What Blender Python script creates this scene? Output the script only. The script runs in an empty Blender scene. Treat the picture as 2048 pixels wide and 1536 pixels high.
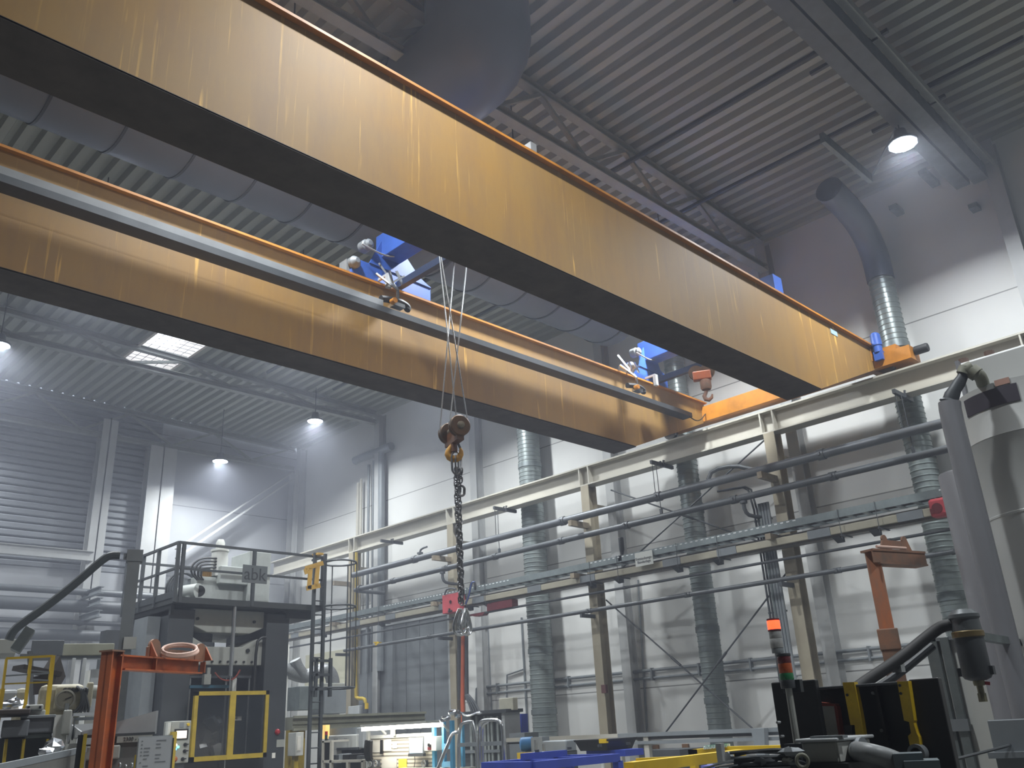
import bpy, bmesh, math, random
from mathutils import Vector, Matrix
random.seed(7)
C = bpy.context.scene
COL = C.collection
R = math.radians
# ------------------------------------------------------------------ camera
YAW, PITCH, ROLL, FPX = 0.777459, 0.371993, -0.052409, 1753.46
EYE = 1.6
def _axes():
    w = Vector((math.cos(PITCH)*math.cos(YAW), math.cos(PITCH)*math.sin(YAW), math.sin(PITCH)))
    r0 = Vector((math.sin(YAW), -math.cos(YAW), 0)); u0 = r0.cross(w)
    r = r0*math.cos(ROLL) + u0*math.sin(ROLL); u = -r0*math.sin(ROLL) + u0*math.cos(ROLL)
    return r, u, w
CR, CU, CW = _axes()
cam_data = bpy.data.cameras.new('camera'); cam = bpy.data.objects.new('camera', cam_data); COL.objects.link(cam)
cam.matrix_world = Matrix(((CR.x, CU.x, -CW.x, 0), (CR.y, CU.y, -CW.y, 0), (CR.z, CU.z, -CW.z, EYE), (0, 0, 0, 1)))
cam_data.sensor_width = 36; cam_data.lens = FPX*36/2048; cam_data.clip_start = 0.05; cam_data.clip_end = 200
C.camera = cam
# ------------------------------------------------------------------ exposure, world
C.view_settings.view_transform = 'Standard'; C.view_settings.look = 'None'
C.view_settings.gamma = 1; C.view_settings.use_curve_mapping = False
C.view_settings.exposure = 0.0
LAMP = 370.0          # watts of each high-bay lamp
HAZE, HAZE_FAR = 0.0046, 2.9   # scattering density of the workshop haze, and how much denser it is at the far wall
world = bpy.data.worlds.new('sky'); C.world = world; world.use_nodes = True
bg = world.node_tree.nodes['Background']; bg.inputs[0].default_value = (0.80, 0.88, 1, 1); bg.inputs[1].default_value = 7.0
C.cycles.max_bounces = 7; C.cycles.diffuse_bounces = 4; C.cycles.volume_bounces = 0
C.cycles.sample_clamp_indirect = 6; C.cycles.volume_step_rate = 3.0
# ------------------------------------------------------------------ placing helpers
def ray(px, py):
    d = CW*FPX + CR*(px-1024) - CU*(py-768)
    return d/math.hypot(d.x, d.y)
def P(px, py, X=None, Y=None, Z=None, d=None):
    r = ray(px, py)
    t = X/r.x if X is not None else Y/r.y if Y is not None else (Z-EYE)/r.z if Z is not None else d
    return Vector((0, 0, EYE)) + r*t
def mpp(p):      # metres per pixel at a point
    return (Vector(p)-Vector((0, 0, EYE))).dot(CW)/FPX
# ------------------------------------------------------------------ materials
def lin(h):
    h = h.lstrip('#'); o = []
    for i in (0, 2, 4):
        c = int(h[i:i+2], 16)/255; o.append(c/12.92 if c <= 0.04045 else ((c+0.055)/1.055)**2.4)
    return tuple(o)+(1,)
MATS = {}
def mat(key, col, rough=0.55, metal=0.0, var=0.12, scale=3.0, col2=None, bump=0.0, stretch=(1, 1, 1), emit=0.0):
    if key in MATS: return MATS[key]
    m = bpy.data.materials.new(key); m.use_nodes = True; nt = m.node_tree; N = nt.nodes; L = nt.links
    b = N['Principled BSDF']; c = lin(col)
    b.inputs['Roughness'].default_value = rough; b.inputs['Metallic'].default_value = metal
    tc = N.new('ShaderNodeTexCoord'); mp = N.new('ShaderNodeMapping'); mp.inputs['Scale'].default_value = stretch
    L.new(tc.outputs['Object'], mp.inputs['Vector'])
    n = N.new('ShaderNodeTexNoise'); n.inputs['Scale'].default_value = scale; n.inputs['Detail'].default_value = 6; n.inputs['Roughness'].default_value = 0.65
    L.new(mp.outputs[0], n.inputs['Vector'])
    r = N.new('ShaderNodeValToRGB'); r.color_ramp.elements[0].position = 0.3; r.color_ramp.elements[1].position = 0.72
    c2 = lin(col2) if col2 else tuple(max(0, x*(1-var*2)) for x in c[:3])+(1,)
    r.color_ramp.elements[0].color = c2; r.color_ramp.elements[1].color = c
    L.new(n.outputs['Fac'], r.inputs['Fac']); L.new(r.outputs[0], b.inputs['Base Color'])
    rr = N.new('ShaderNodeMapRange'); rr.inputs['To Min'].default_value = min(1, rough+0.12); rr.inputs['To Max'].default_value = max(0.05, rough-0.08)
    L.new(n.outputs['Fac'], rr.inputs['Value']); L.new(rr.outputs[0], b.inputs['Roughness'])
    if bump:
        bp = N.new('ShaderNodeBump'); bp.inputs['Strength'].default_value = bump; bp.inputs['Distance'].default_value = 0.02
        L.new(n.outputs['Fac'], bp.inputs['Height']); L.new(bp.outputs[0], b.inputs['Normal'])
    if emit:
        b.inputs['Emission Color'].default_value = c; b.inputs['Emission Strength'].default_value = emit
    MATS[key] = m; return m
def emitter(key, col, strength):
    if key in MATS: return MATS[key]
    m = bpy.data.materials.new(key); m.use_nodes = True; b = m.node_tree.nodes['Principled BSDF']
    b.inputs['Base Color'].default_value = lin(col); b.inputs['Emission Color'].default_value = lin(col); b.inputs['Emission Strength'].default_value = strength
    MATS[key] = m; return m
def glass(key, col, alpha=0.25, rough=0.1):
    if key in MATS: return MATS[key]
    m = bpy.data.materials.new(key); m.use_nodes = True; b = m.node_tree.nodes['Principled BSDF']
    b.inputs['Base Color'].default_value = lin(col); b.inputs['Alpha'].default_value = alpha; b.inputs['Roughness'].default_value = rough
    MATS[key] = m; return m
def girder_paint():
    m = bpy.data.materials.new('dusty_orange_paint'); m.use_nodes = True; nt = m.node_tree; N = nt.nodes; L = nt.links; b = N['Principled BSDF']
    tc = N.new('ShaderNodeTexCoord')
    def noise(sc, scale, det=5, ro=0.6):
        mp = N.new('ShaderNodeMapping'); mp.inputs['Scale'].default_value = sc; L.new(tc.outputs['Object'], mp.inputs['Vector'])
        n = N.new('ShaderNodeTexNoise'); n.inputs['Scale'].default_value = scale; n.inputs['Detail'].default_value = det; n.inputs['Roughness'].default_value = ro
        L.new(mp.outputs[0], n.inputs['Vector']); return n.outputs['Fac']
    def ramp(f, p0, p1, c0=(0, 0, 0, 1), c1=(1, 1, 1, 1)):
        r = N.new('ShaderNodeValToRGB'); r.color_ramp.elements[0].position = p0; r.color_ramp.elements[1].position = p1
        r.color_ramp.elements[0].color = c0; r.color_ramp.elements[1].color = c1; L.new(f, r.inputs['Fac']); return r.outputs[0]
    def mix(f, a, bb, fac=None):
        x = N.new('ShaderNodeMix'); x.data_type = 'RGBA'
        if f is not None: L.new(f, x.inputs['Factor'])
        for k, v in ((6, a), (7, bb)):
            if isinstance(v, tuple): x.inputs[k].default_value = v
            else: L.new(v, x.inputs[k])
        return x.outputs[2]
    def mul(a, c):
        x = N.new('ShaderNodeMath'); x.operation = 'MULTIPLY'; L.new(a, x.inputs[0])
        if isinstance(c, float): x.inputs[1].default_value = c
        else: L.new(c, x.inputs[1])
        return x.outputs[0]
    base = ramp(noise((0.35, 1, 0.8), 1.4), 0.3, 0.7, lin('9a7334'), lin('937442'))
    base = mix(mul(ramp(noise((1.6, 1.6, 0.35), 2.2, 8, 0.7), 0.45, 0.75), 0.55), base, lin('7d6044'))
    st = mul(ramp(noise((9, 9, 0.28), 1.5, 4, 0.7), 0.60, 0.68), ramp(noise((0.45, 1, 0.5), 1.1, 2), 0.42, 0.62))
    base = mix(mul(st, 0.65), base, lin('d9ab52'))
    st2 = mul(ramp(noise((2.6, 2.6, 0.16), 2.6, 3, 0.6), 0.655, 0.70), ramp(noise((0.5, 1, 1.3), 0.9, 2), 0.45, 0.6))
    base = mix(mul(st2, 0.8), base, lin('e3b35a'))
    L.new(base, b.inputs['Base Color']); b.inputs['Roughness'].default_value = 0.62
    MATS['girder'] = m; return m
M_GIRD = girder_paint()
M_ORANGE = mat('orange_paint', 'c47f22', 0.5, var=0.2, scale=2.5)
M_RUST = mat('worn_orange_paint', 'c0602a', 0.5, var=0.25, scale=4, col2='8a5138')
M_RUSTD = mat('dirty_orange_paint', '94654a', 0.6, scale=5, col2='6a5a4e')
M_BLUE = mat('hoist_blue_paint', '3a62b8', 0.45, var=0.15)
M_DBLUE = mat('frame_blue_paint', '2a3f9c', 0.45, var=0.15)
M_LBLUE = mat('shelf_blue_paint', '5aa6cf', 0.45)
M_GALV = mat('galvanised_sheet', '7f8889', 0.42, 0.5, var=0.12, scale=6)
M_STEEL = mat('grey_steel_paint', '80868a', 0.5, 0.1, var=0.1)
M_LSTEEL = mat('light_grey_paint', 'a9adaf', 0.5, var=0.1)
M_DSTEEL = mat('dark_grey_paint', '45494d', 0.5, 0.1, var=0.12)
M_ANTH = mat('anthracite_paint', '34383c', 0.5, var=0.1, scale=2)
M_BLACK = mat('black_plastic', '17181a', 0.45, var=0.1)
M_RUBBER = mat('black_rubber', '1c1d1e', 0.6)
M_CREAM = mat('cream_steel_paint', 'b6b3a8', 0.5, var=0.06, scale=1.5)
M_BEIGE = mat('beige_column_paint', 'a69f8c', 0.6, scale=1.2, col2='8d8470', stretch=(1, 1, 0.6))
M_WHITE = mat('white_machine_paint', 'c9cbc6', 0.5, var=0.06)
M_IVORY = mat('stained_ivory_paint', 'bdb8a2', 0.55, scale=4, col2='86816d')
M_GREYM = mat('machine_grey_paint', '9a9c96', 0.5, var=0.1)
M_OLIVE = mat('olive_grey_paint', '7c7d6e', 0.55)
M_YELLOW = mat('safety_yellow_paint', 'd8b417', 0.45, var=0.12)
M_DYEL = mat('dirty_yellow_paint', 'b49a24', 0.5, var=0.2)
M_CHROME = mat('bright_steel', 'c9ccce', 0.22, 0.95, var=0.06)
M_CHAIN = mat('oiled_chain_steel', '8e8f91', 0.3, 0.85, var=0.2, scale=30)
M_FOIL = mat('crumpled_foil', 'd4d8de', 0.2, 1.0, var=0.05)
M_RED = mat('red_box_paint', 'b2434a', 0.5, var=0.15)
M_DRED = mat('dark_red_paint', '6b2229', 0.5)
M_ROPE = mat('wire_rope', 'a5a8aa', 0.4, 0.7, var=0.2, scale=60)
M_HOOKY = mat('hook_yellow_paint', 'c9941c', 0.45, scale=14, col2='9a6a17')
M_SHEAVE = mat('greasy_sheave_steel', '3d382f', 0.45, 0.4, scale=7, col2='6b4a2a')
M_WRAIL = mat('rolled_rail_steel', '5b5a57', 0.45, 0.5)
M_PAPER = mat('paper_sheet', 'b9bcbf', 0.8, var=0.03)
M_WPAPER = mat('white_paper', 'dcdad2', 0.8, var=0.03)
M_GREEN = mat('green_sign_paint', '2f7d5b', 0.5, var=0.05)
M_INK = mat('printed_ink', '3a3c40', 0.7, var=0.02)
M_WINK = mat('white_lettering', 'd7e2dc', 0.6, var=0.02)
M_CARD = mat('brown_cardboard', '9a7350', 0.8)
M_GLASS = glass('dirty_acrylic', '20262c', 0.35, 0.25)
# ------------------------------------------------------------------ mesh builder
class MB:
    def __init__(s, T=None): s.v = []; s.f = []; s.T = T
    def add(s, vs, fs):
        b = len(s.v); s.v += [(s.T @ Vector(p)) if s.T else Vector(p) for p in vs]; s.f += [tuple(b+i for i in q) for q in fs]; return s
    def bx(s, x0, x1, y0, y1, z0, z1):
        if x0 > x1: x0, x1 = x1, x0
        if y0 > y1: y0, y1 = y1, y0
        if z0 > z1: z0, z1 = z1, z0
        return s.add([(x0, y0, z0), (x1, y0, z0), (x1, y1, z0), (x0, y1, z0), (x0, y0, z1), (x1, y0, z1), (x1, y1, z1), (x0, y1, z1)],
                     [(0, 3, 2, 1), (4, 5, 6, 7), (0, 1, 5, 4), (1, 2, 6, 5), (2, 3, 7, 6), (3, 0, 4, 7)])
    def bar(s, p0, p1, w, h, up=(0, 0, 1)):          # rectangular bar between two points
        p0, p1 = Vector(p0), Vector(p1); d = (p1-p0).normalized(); u = Vector(up)
        if abs(d.dot(u)) > 0.98: u = Vector((1, 0, 0))
        a = d.cross(u).normalized()*w/2; b = a.cross(d).normalized()*h/2
        return s.add([p0-a-b, p0+a-b, p0+a+b, p0-a+b, p1-a-b, p1+a-b, p1+a+b, p1-a+b],
                     [(0, 3, 2, 1), (4, 5, 6, 7), (0, 1, 5, 4), (1, 2, 6, 5), (2, 3, 7, 6), (3, 0, 4, 7)])
    def cyl(s, p0, p1, r0, r1=None, n=14, cap=True):
        p0, p1 = Vector(p0), Vector(p1); r1 = r0 if r1 is None else r1
        d = (p1-p0).normalized(); u = Vector((0, 0, 1)) if abs(d.z) < 0.9 else Vector((1, 0, 0))
        a = d.cross(u).normalized(); b = d.cross(a)
        vs = [p+a*r*math.cos(2*math.pi*i/n)+b*r*math.sin(2*math.pi*i/n) for p, r in ((p0, r0), (p1, r1)) for i in range(n)]
        fs = [(i, i+n, (i+1) % n+n, (i+1) % n) for i in range(n)]
        if cap: fs += [tuple(range(n)), tuple(range(2*n-1, n-1, -1))]
        return s.add(vs, fs)
    def tube(s, path, r, n=8, closed=False, smooth=0):
        pts = [Vector(p) for p in path]
        for _ in range(smooth):
            q = [] if closed else [pts[0]]; m = len(pts)
            for i in range(m if closed else m-1):
                a, b = pts[i], pts[(i+1) % m]; q += [a*0.75+b*0.25, a*0.25+b*0.75]
            pts = q if closed else q+[pts[-1]]
        m = len(pts); rs = r if isinstance(r, (list, tuple)) else [r]*m
        if len(rs) != m: rs = [rs[min(len(rs)-1, int(i*len(rs)/m))] for i in range(m)]
        vs = []; prev = None
        for i, p in enumerate(pts):
            a = pts[i-1] if (i or closed) else p; b = pts[(i+1) % m] if (i < m-1 or closed) else p
            t = (b-a).normalized()
            if prev is None:
                u = Vector((0, 0, 1)) if abs(t.z) < 0.9 else Vector((1, 0, 0)); na = t.cross(u).normalized()
            else: na = (prev-t*prev.dot(t)).normalized()
            prev = na; nb = t.cross(na)
            vs += [p+na*rs[i]*math.cos(2*math.pi*k/n)+nb*rs[i]*math.sin(2*math.pi*k/n) for k in range(n)]
        fs = []
        for i in range(m if closed else m-1):
            j = (i+1) % m
            fs += [(i*n+k, i*n+(k+1) % n, j*n+(k+1) % n, j*n+k) for k in range(n)]
        if not closed: fs += [tuple(range(n-1, -1, -1)), tuple((m-1)*n+k for k in range(n))]
        return s.add(vs, fs)
    def lathe(s, prof, o=(0, 0, 0), axis=(0, 0, 1), n=24):
        o = Vector(o); d = Vector(axis).normalized(); u = Vector((1, 0, 0)) if abs(d.x) < 0.9 else Vector((0, 1, 0))
        a = d.cross(u).normalized(); b = d.cross(a); vs = []; m = len(prof)
        for r, h in prof: vs += [o+d*h+a*r*math.cos(2*math.pi*k/n)+b*r*math.sin(2*math.pi*k/n) for k in range(n)]
        fs = [(i*n+k, i*n+(k+1) % n, (i+1)*n+(k+1) % n, (i+1)*n+k) for i in range(m-1) for k in range(n)]
        if prof[0][0] > 1e-4: fs.append(tuple(range(n-1, -1, -1)))
        if prof[-1][0] > 1e-4: fs.append(tuple((m-1)*n+k for k in range(n)))
        return s.add(vs, fs)
    def prism(s, poly, axis, a0, a1):               # poly in the two other axes, extruded along axis ('x','y','z')
        n = len(poly); mk = {'x': lambda p, a: (a, p[0], p[1]), 'y': lambda p, a: (p[0], a, p[1]), 'z': lambda p, a: (p[0], p[1], a)}[axis]
        return s.add([mk(p, a) for a in (a0, a1) for p in poly], [tuple(range(n)), tuple(range(2*n-1, n-1, -1))]+[(i, i+n, (i+1) % n+n, (i+1) % n) for i in range(n)])
    def ibeam(s, p0, p1, h, w, tf=0.02, tw=0.014, up=(0, 0, 1)):
        p0, p1 = Vector(p0), Vector(p1); d = (p1-p0).normalized(); u = Vector(up)
        a = d.cross(u).normalized(); b = a.cross(d).normalized()
        for k in (-1, 1): s.bar(p0+b*k*(h/2-tf/2), p1+b*k*(h/2-tf/2), w, tf, b)
        return s.bar(p0, p1, tw, h-2*tf+0.002, b)
ORG = {}
def finish(o, smooth):
    bm = bmesh.new(); bm.from_mesh(o.data); bmesh.ops.recalc_face_normals(bm, faces=bm.faces)
    if smooth:
        for f in bm.faces: f.smooth = True
        for e in bm.edges:
            if len(e.link_faces) == 2 and e.calc_face_angle(0) > 0.6: e.smooth = False
    bm.to_mesh(o.data); bm.free()
def obj(name, mb, m, parent=None, label=None, smooth=True, bevel=0.0):
    org = ORG[parent.name] if parent else Vector((0, 0, 0))
    if not parent and mb.v:
        lo = Vector([min(v[i] for v in mb.v) for i in range(3)]); hi = Vector([max(v[i] for v in mb.v) for i in range(3)])
        org = Vector(((lo.x+hi.x)/2, (lo.y+hi.y)/2, lo.z))
    me = bpy.data.meshes.new(name); me.from_pydata([v-org for v in mb.v], [], mb.f); me.materials.append(m)
    o = bpy.data.objects.new(name, me); COL.objects.link(o)
    if parent: o.parent = parent
    else: o.location = org
    ORG[o.name] = org
    finish(o, smooth)
    if bevel:
        b = o.modifiers.new('edge', 'BEVEL'); b.width = bevel; b.segments = 2; b.limit_method = 'ANGLE'
    if label: o['label'] = label
    return o
def tag(o, label, cat, group=None, kind=None):
    o['label'] = label; o['category'] = cat
    if group: o['group'] = group
    if kind: o['kind'] = kind
    return o
def thing(name, loc, label, cat, group=None):
    o = bpy.data.objects.new(name, None); COL.objects.link(o); o.location = Vector(loc); o.empty_display_size = 0.2
    ORG[o.name] = Vector(loc); return tag(o, label, cat, group)
def single(name, mb, m, label, cat, group=None, **k): return tag(obj(name, mb, m, None, None, **k), label, cat, group)
def struct(name, mb, m, parent=None, **k):
    o = obj(name, mb, m, parent, **k)
    if not parent: o['kind'] = 'structure'
    return o
def copy_tree(o, parent=None):
    c = o.copy(); COL.objects.link(c); ORG[c.name] = ORG.get(o.name, Vector((0, 0, 0)))
    if parent: c.parent = parent
    for ch in list(o.children): copy_tree(ch, c)
    return c
def text_mb(body, size, T, depth=0.002, align='CENTER'):
    cu = bpy.data.curves.new('t', 'FONT'); cu.body = body; cu.size = size; cu.extrude = depth; cu.align_x = align; cu.align_y = 'CENTER'
    o = bpy.data.objects.new('t', cu); COL.objects.link(o); bpy.context.view_layer.update()
    me = bpy.data.meshes.new_from_object(o.evaluated_get(bpy.context.evaluated_depsgraph_get()))
    mb = MB(T); mb.add([v.co for v in me.vertices], [tuple(p.vertices) for p in me.polygons])
    bpy.data.objects.remove(o); bpy.data.curves.remove(cu); bpy.data.meshes.remove(me); return mb
def face_T(origin, right, up):      # text plane: local x = right, y = up
    r = Vector(right).normalized(); u = Vector(up).normalized(); n = r.cross(u)
    return Matrix(((r.x, u.x, n.x, origin[0]), (r.y, u.y, n.y, origin[1]), (r.z, u.z, n.z, origin[2]), (0, 0, 0, 1)))
def stand(px, py, d, turn=0.0):     # upright local frame: x to the right, y away from the viewer, z up; origin on the floor
    p = P(px, py, d=d); a = math.atan2(p.y, p.x)-math.pi/2+R(turn)
    return Matrix.Translation((p.x, p.y, 0)) @ Matrix.Rotation(a, 4, 'Z'), p
# ================================================================== HALL
WX, FY = 17.3, 28.75            # right wall face, far wall face
X0, Y0 = -19.0, -9.0
def roof_z(x): return 11.95+(WX-x)*0.030
floor_m = mat('dusty_concrete', '6c6c69', 0.7, var=0.15, scale=1.2)
def panel_mat(key, col, h, w, off, axis):
    m = bpy.data.materials.new(key); m.use_nodes = True; nt = m.node_tree; N = nt.nodes; L = nt.links; b = N['Principled BSDF']
    tc = N.new('ShaderNodeTexCoord'); sp = N.new('ShaderNodeSeparateXYZ'); L.new(tc.outputs['Object'], sp.inputs[0])
    def line(o, per, offs, wd):
        a = N.new('ShaderNodeMath'); a.operation = 'ADD'; a.inputs[1].default_value = offs; L.new(o, a.inputs[0])
        f = N.new('ShaderNodeMath'); f.operation = 'PINGPONG'; f.inputs[1].default_value = per/2; L.new(a.outputs[0], f.inputs[0])
        c = N.new('ShaderNodeMath'); c.operation = 'LESS_THAN'; c.inputs[1].default_value = wd; L.new(f.outputs[0], c.inputs[0]); return c.outputs[0]
    ln = line(sp.outputs['Z'], h, off, 0.012)
    n = N.new('ShaderNodeTexNoise'); n.inputs['Scale'].default_value = 0.7; n.inputs['Detail'].default_value = 5; L.new(tc.outputs['Object'], n.inputs['Vector'])
    r = N.new('ShaderNodeValToRGB'); r.color_ramp.elements[0].position = 0.3; r.color_ramp.elements[1].position = 0.7
    c = lin(col); r.color_ramp.elements[1].color = c; r.color_ramp.elements[0].color = tuple(x*0.9 for x in c[:3])+(1,); L.new(n.outputs['Fac'], r.inputs['Fac'])
    x = N.new('ShaderNodeMix'); x.data_type = 'RGBA'; L.new(ln, x.inputs['Factor']); L.new(r.outputs[0], x.inputs[6]); x.inputs[7].default_value = tuple(v*0.35 for v in c[:3])+(1,)
    L.new(x.outputs[2], b.inputs['Base Color']); b.inputs['Roughness'].default_value = 0.55
    MATS[key] = m; return m
M_WALL = panel_mat('white_wall_panel', 'dadbd9', 3.27, 0, 0.99, 'y')
M_FWALL = panel_mat('grey_far_panel', '9fa2a7', 2.4, 0, 0.4, 'x')
M_OUT = mat('plain_side_wall', 'a0a2a0', 0.7, var=0.1, scale=0.5)  # plain grey for the left and back walls
struct('floor', MB().bx(X0, WX+0.3, Y0, FY+0.3, -0.2, 0), floor_m)
struct('wall_right', MB().bx(WX, WX+0.25, Y0, FY+0.3, 0, 13.2), M_WALL)
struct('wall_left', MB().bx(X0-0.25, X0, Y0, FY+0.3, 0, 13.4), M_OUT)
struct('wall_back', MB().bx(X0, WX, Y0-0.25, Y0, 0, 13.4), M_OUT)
# far wall: smooth white panel by the corner, horizontally ribbed sheet further left
wf = struct('wall_far', MB().bx(X0, WX, FY+0.06, FY+0.3, 0, 13.4), M_FWALL)
rib = MB(); prof = []
z = 6.75
while z < 13.2:
    prof += [(FY+0.06, z), (FY+0.035, z+0.03), (FY+0.035, z+0.15), (FY+0.06, z+0.18)]; z += 0.22
n = len(prof)
rib.add([(X0, y, zz) for y, zz in prof]+[(11.9, y, zz) for y, zz in prof], [(i, i+1, n+i+1, n+i) for i in range(n-1)])
struct('ribbed_cladding', rib, mat('grey_ribbed_sheet', '7d8187', 0.5, 0.1, var=0.08), wf)
# ceiling: trapezoidal steel deck, ribs along Y, with the rooflight opening cut out
M_DECK = mat('roof_deck_steel', 'a3a69f', 0.55, 0.1, var=0.1, scale=0.8, stretch=(1, 0.15, 1))
SX0, SX1, SY0, SY1 = 8.70, 10.15, 20.6, 24.45
def deck(x0, x1, y0, y1):
    prof = []; k0 = math.floor(x0/0.33); x = k0*0.33
    while x < x1:
        for dx, dz in ((0, 0.0), (0.14, 0.0), (0.185, 0.14), (0.285, 0.14)):
            xx = x+dx
            if x0 <= xx <= x1: prof.append((xx, roof_z(xx)+dz))
        x += 0.33
    prof = [(x0, roof_z(x0))]+prof+[(x1, roof_z(x1))]; m = len(prof)
    return [(a, y0, c) for a, c in prof]+[(a, y1, c) for a, c in prof], [(i, i+1, m+i+1, m+i) for i in range(m-1)]
cl = MB()
cl.add(*deck(X0, SX0, Y0, FY)); cl.add(*deck(SX1, WX, Y0, FY)); cl.add(*deck(SX0, SX1, Y0, SY0)); cl.add(*deck(SX0, SX1, SY1, FY))
ce = struct('ceiling', cl, M_DECK, smooth=False)

# rooflight: curb, glazing bars and wire mesh under a hazy dome
wz = roof_z(9.4)
wn = MB()
for x in (SX0, SX1): wn.bx(x-0.04, x+0.04, SY0-0.04, SY1+0.04, wz-0.06, wz+0.62)
for y in (SY0, SY1): wn.bx(SX0, SX1, y-0.04, y+0.04, wz-0.06, wz+0.62)
win = struct('window_1', wn, mat('rooflight_curb', 'd6cfc8', 0.6, var=0.04))
g = MB()
for k in range(1, 6): g.bx(SX0+k*0.24, SX0+k*0.24+0.010, SY0, SY1, wz-0.03, wz-0.018)
for k in range(1, 16): g.bx(SX0, SX1, SY0+k*0.24, SY0+k*0.24+0.010, wz-0.03, wz-0.018)
struct('wire_mesh', g, mat('mesh_wire', '6a6a6a', 0.5), win)
m = glass('rooflight_dome', 'f2f6fb', 0.12, 0.3)
struct('pane', MB().bx(SX0, SX1, SY0, SY1, wz+0.60, wz+0.62), m, win)
# building columns along the right and far walls
M_BCOL = mat('grey_building_column', 'b4b6b6', 0.55, var=0.1, scale=1)
def hcol(x, y, z0, z1, dx, dy, tf=0.02):          # H-section, flanges facing the hall in x
    return MB().bx(x, x+tf, y-dy/2, y+dy/2, z0, z1).bx(x+dx-tf, x+dx, y-dy/2, y+dy/2, z0, z1).bx(x+tf, x+dx-tf, y-0.012, y+0.012, z0, z1)
for k, y in enumerate((3.4, 8.42, 13.48, 16.25, 18.55, 23.35, 28.35)):
    w = 0.12 if y == 16.25 else 0.26
    struct('trim_%d' % (k+1), hcol(WX-(0.12 if w < 0.2 else 0.30), y, 0, roof_z(17)-0.1, 0.12 if w < 0.2 else 0.30, w), M_BCOL)
def vcol(px0, px1, py, z1, nm):
    a, b = P(px0, py, Y=28.3), P(px1, py, Y=28.3); cx = (a.x+b.x)/2; w = b.x-a.x
    mb = MB().bx(cx-w/2, cx+w/2, 28.3, 28.33, 0, z1).bx(cx-w/2, cx+w/2, 28.68, 28.71, 0, z1).bx(cx-0.02, cx+0.02, 28.3, 28.7, 0, z1)
    struct(nm, mb, M_BCOL)
vcol(290, 345, 1010, 11.0, 'trim_8'); vcol(180, 212, 1060, 11.6, 'trim_9')
vcol(586, 606, 1040, 11.0, 'trim_10')
# wind brace on the far wall: two parallel bars
tb = MB()
for o in (0, 14): tb.bar(P(585, 945+o, Y=28.2), P(352, 1098+o*1.3, Y=28.2), 0.05, 0.16, (0, 1, 0))
struct('trim_11', tb, M_BCOL)
struct('trim_12', MB().ibeam(P(-40, 1092, Y=28.25)+Vector((-8, 0, 0)), P(186, 1113, Y=28.25), 0.30, 0.16), M_BCOL)
# ------------------------------------------------------------------ roof trusses
M_TRUSS = mat('truss_paint', '8e918c', 0.55, 0.05, var=0.1)
def truss(y, zc, x0, x1, label, chord=0.16, seg=2.35, ph=0.0):
    t = thing('roof_truss', (0, y, zc), label, 'roof truss', None)
    obj('bottom_chord', MB().ibeam((x0, y, zc), (x1, y, zc), chord, 0.20), M_TRUSS, t, smooth=False)
    top = roof_z((x0+x1)/2)-0.14
    obj('top_chord', MB().ibeam((x0, y, roof_z(x0)-0.12), (x1, y, roof_z(x1)-0.12), 0.16, 0.18), M_TRUSS, t, smooth=False)
    x = x1-0.3-ph; k = 0
    while x-seg > x0:
        a = (x, y, roof_z(x)-0.18); b = (x-seg/2, y, zc+0.06); c = (x-seg, y, roof_z(x-seg)-0.18)
        if x > -6:
            obj('diagonal', MB().bar(a, b, 0.07, 0.09, (0, 1, 0)), M_TRUSS, t, smooth=False); obj('diagonal', MB().bar(b, c, 0.07, 0.09, (0, 1, 0)), M_TRUSS, t, smooth=False)
        x -= seg
    return t
TZ = 11.08
truss(28.45, TZ, X0+0.2, WX-0.4, 'roof truss farthest back, along the far wall above the small ceiling lamp', seg=3.0)
truss(23.3, TZ+0.45, X0+0.2, WX-0.4, 'roof truss crossing below the rooflight, far beyond the crane', seg=3.0, ph=0.6)
truss(18.5, TZ+0.1, X0+0.2, WX-0.4, 'roof truss behind the far crane girder, mostly hidden')
truss(13.45, TZ+0.35, X0+0.2, WX-0.4, 'roof truss above the large ventilation duct, seen between the two girders')
truss(8.33, TZ, X0+0.2, WX-0.4, 'pale-edged roof truss just above the near girder, right of the duct elbow')
# broad double roof beam beside the bright lamp
t = thing('roof_beam', (0, 3.85, 11.0), 'broad dark double roof beam at upper right, beside the bright lamp', 'roof beam')
obj('box_beam', MB().bx(X0+0.2, WX-0.4, 3.47, 3.74, 10.98, 11.3), mat('dark_beam_paint', '63686b', 0.55), t)
obj('box_beam', MB().bx(X0+0.2, WX-0.4, 3.80, 4.06, 11.02, 11.3), mat('dark_beam_paint', '63686b', 0.55), t)
obj('flange_angle', MB().bx(X0+0.2, WX-0.4, 3.30, 3.46, 11.3, 11.33).bx(X0+0.2, WX-0.4, 3.30, 3.32, 11.18, 11.3), M_TRUSS, t)
cl_ = MB()
for x in (9.6, 11.9, 14.2): cl_.bx(x, x+0.06, 3.2, 4.5, 11.3, 11.36)
obj('cross_clamps', cl_, M_DSTEEL, t)
# purlin pipes that run along the hall under the deck
for (a, b, r, lb) in (((1348, 430), (2048, 76), 0.045, 'thin dark roof pipe running from the near girder up to the right picture edge'),
                     ((1348, 268), (1640, 105), 0.05, 'thin dark purlin tube under the ribbed deck up to the roof beam')):
    p = P(*a, Z=11.75); q = P(*b, Z=11.75); x = (p.x+q.x)/2
    zc = min(11.75, roof_z(x)-0.08)
    single('roof_pipe', MB().cyl((x, max(q.y, -3), zc), (x, 22, zc), r, n=8), M_DSTEEL, lb, 'pipe')
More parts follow.
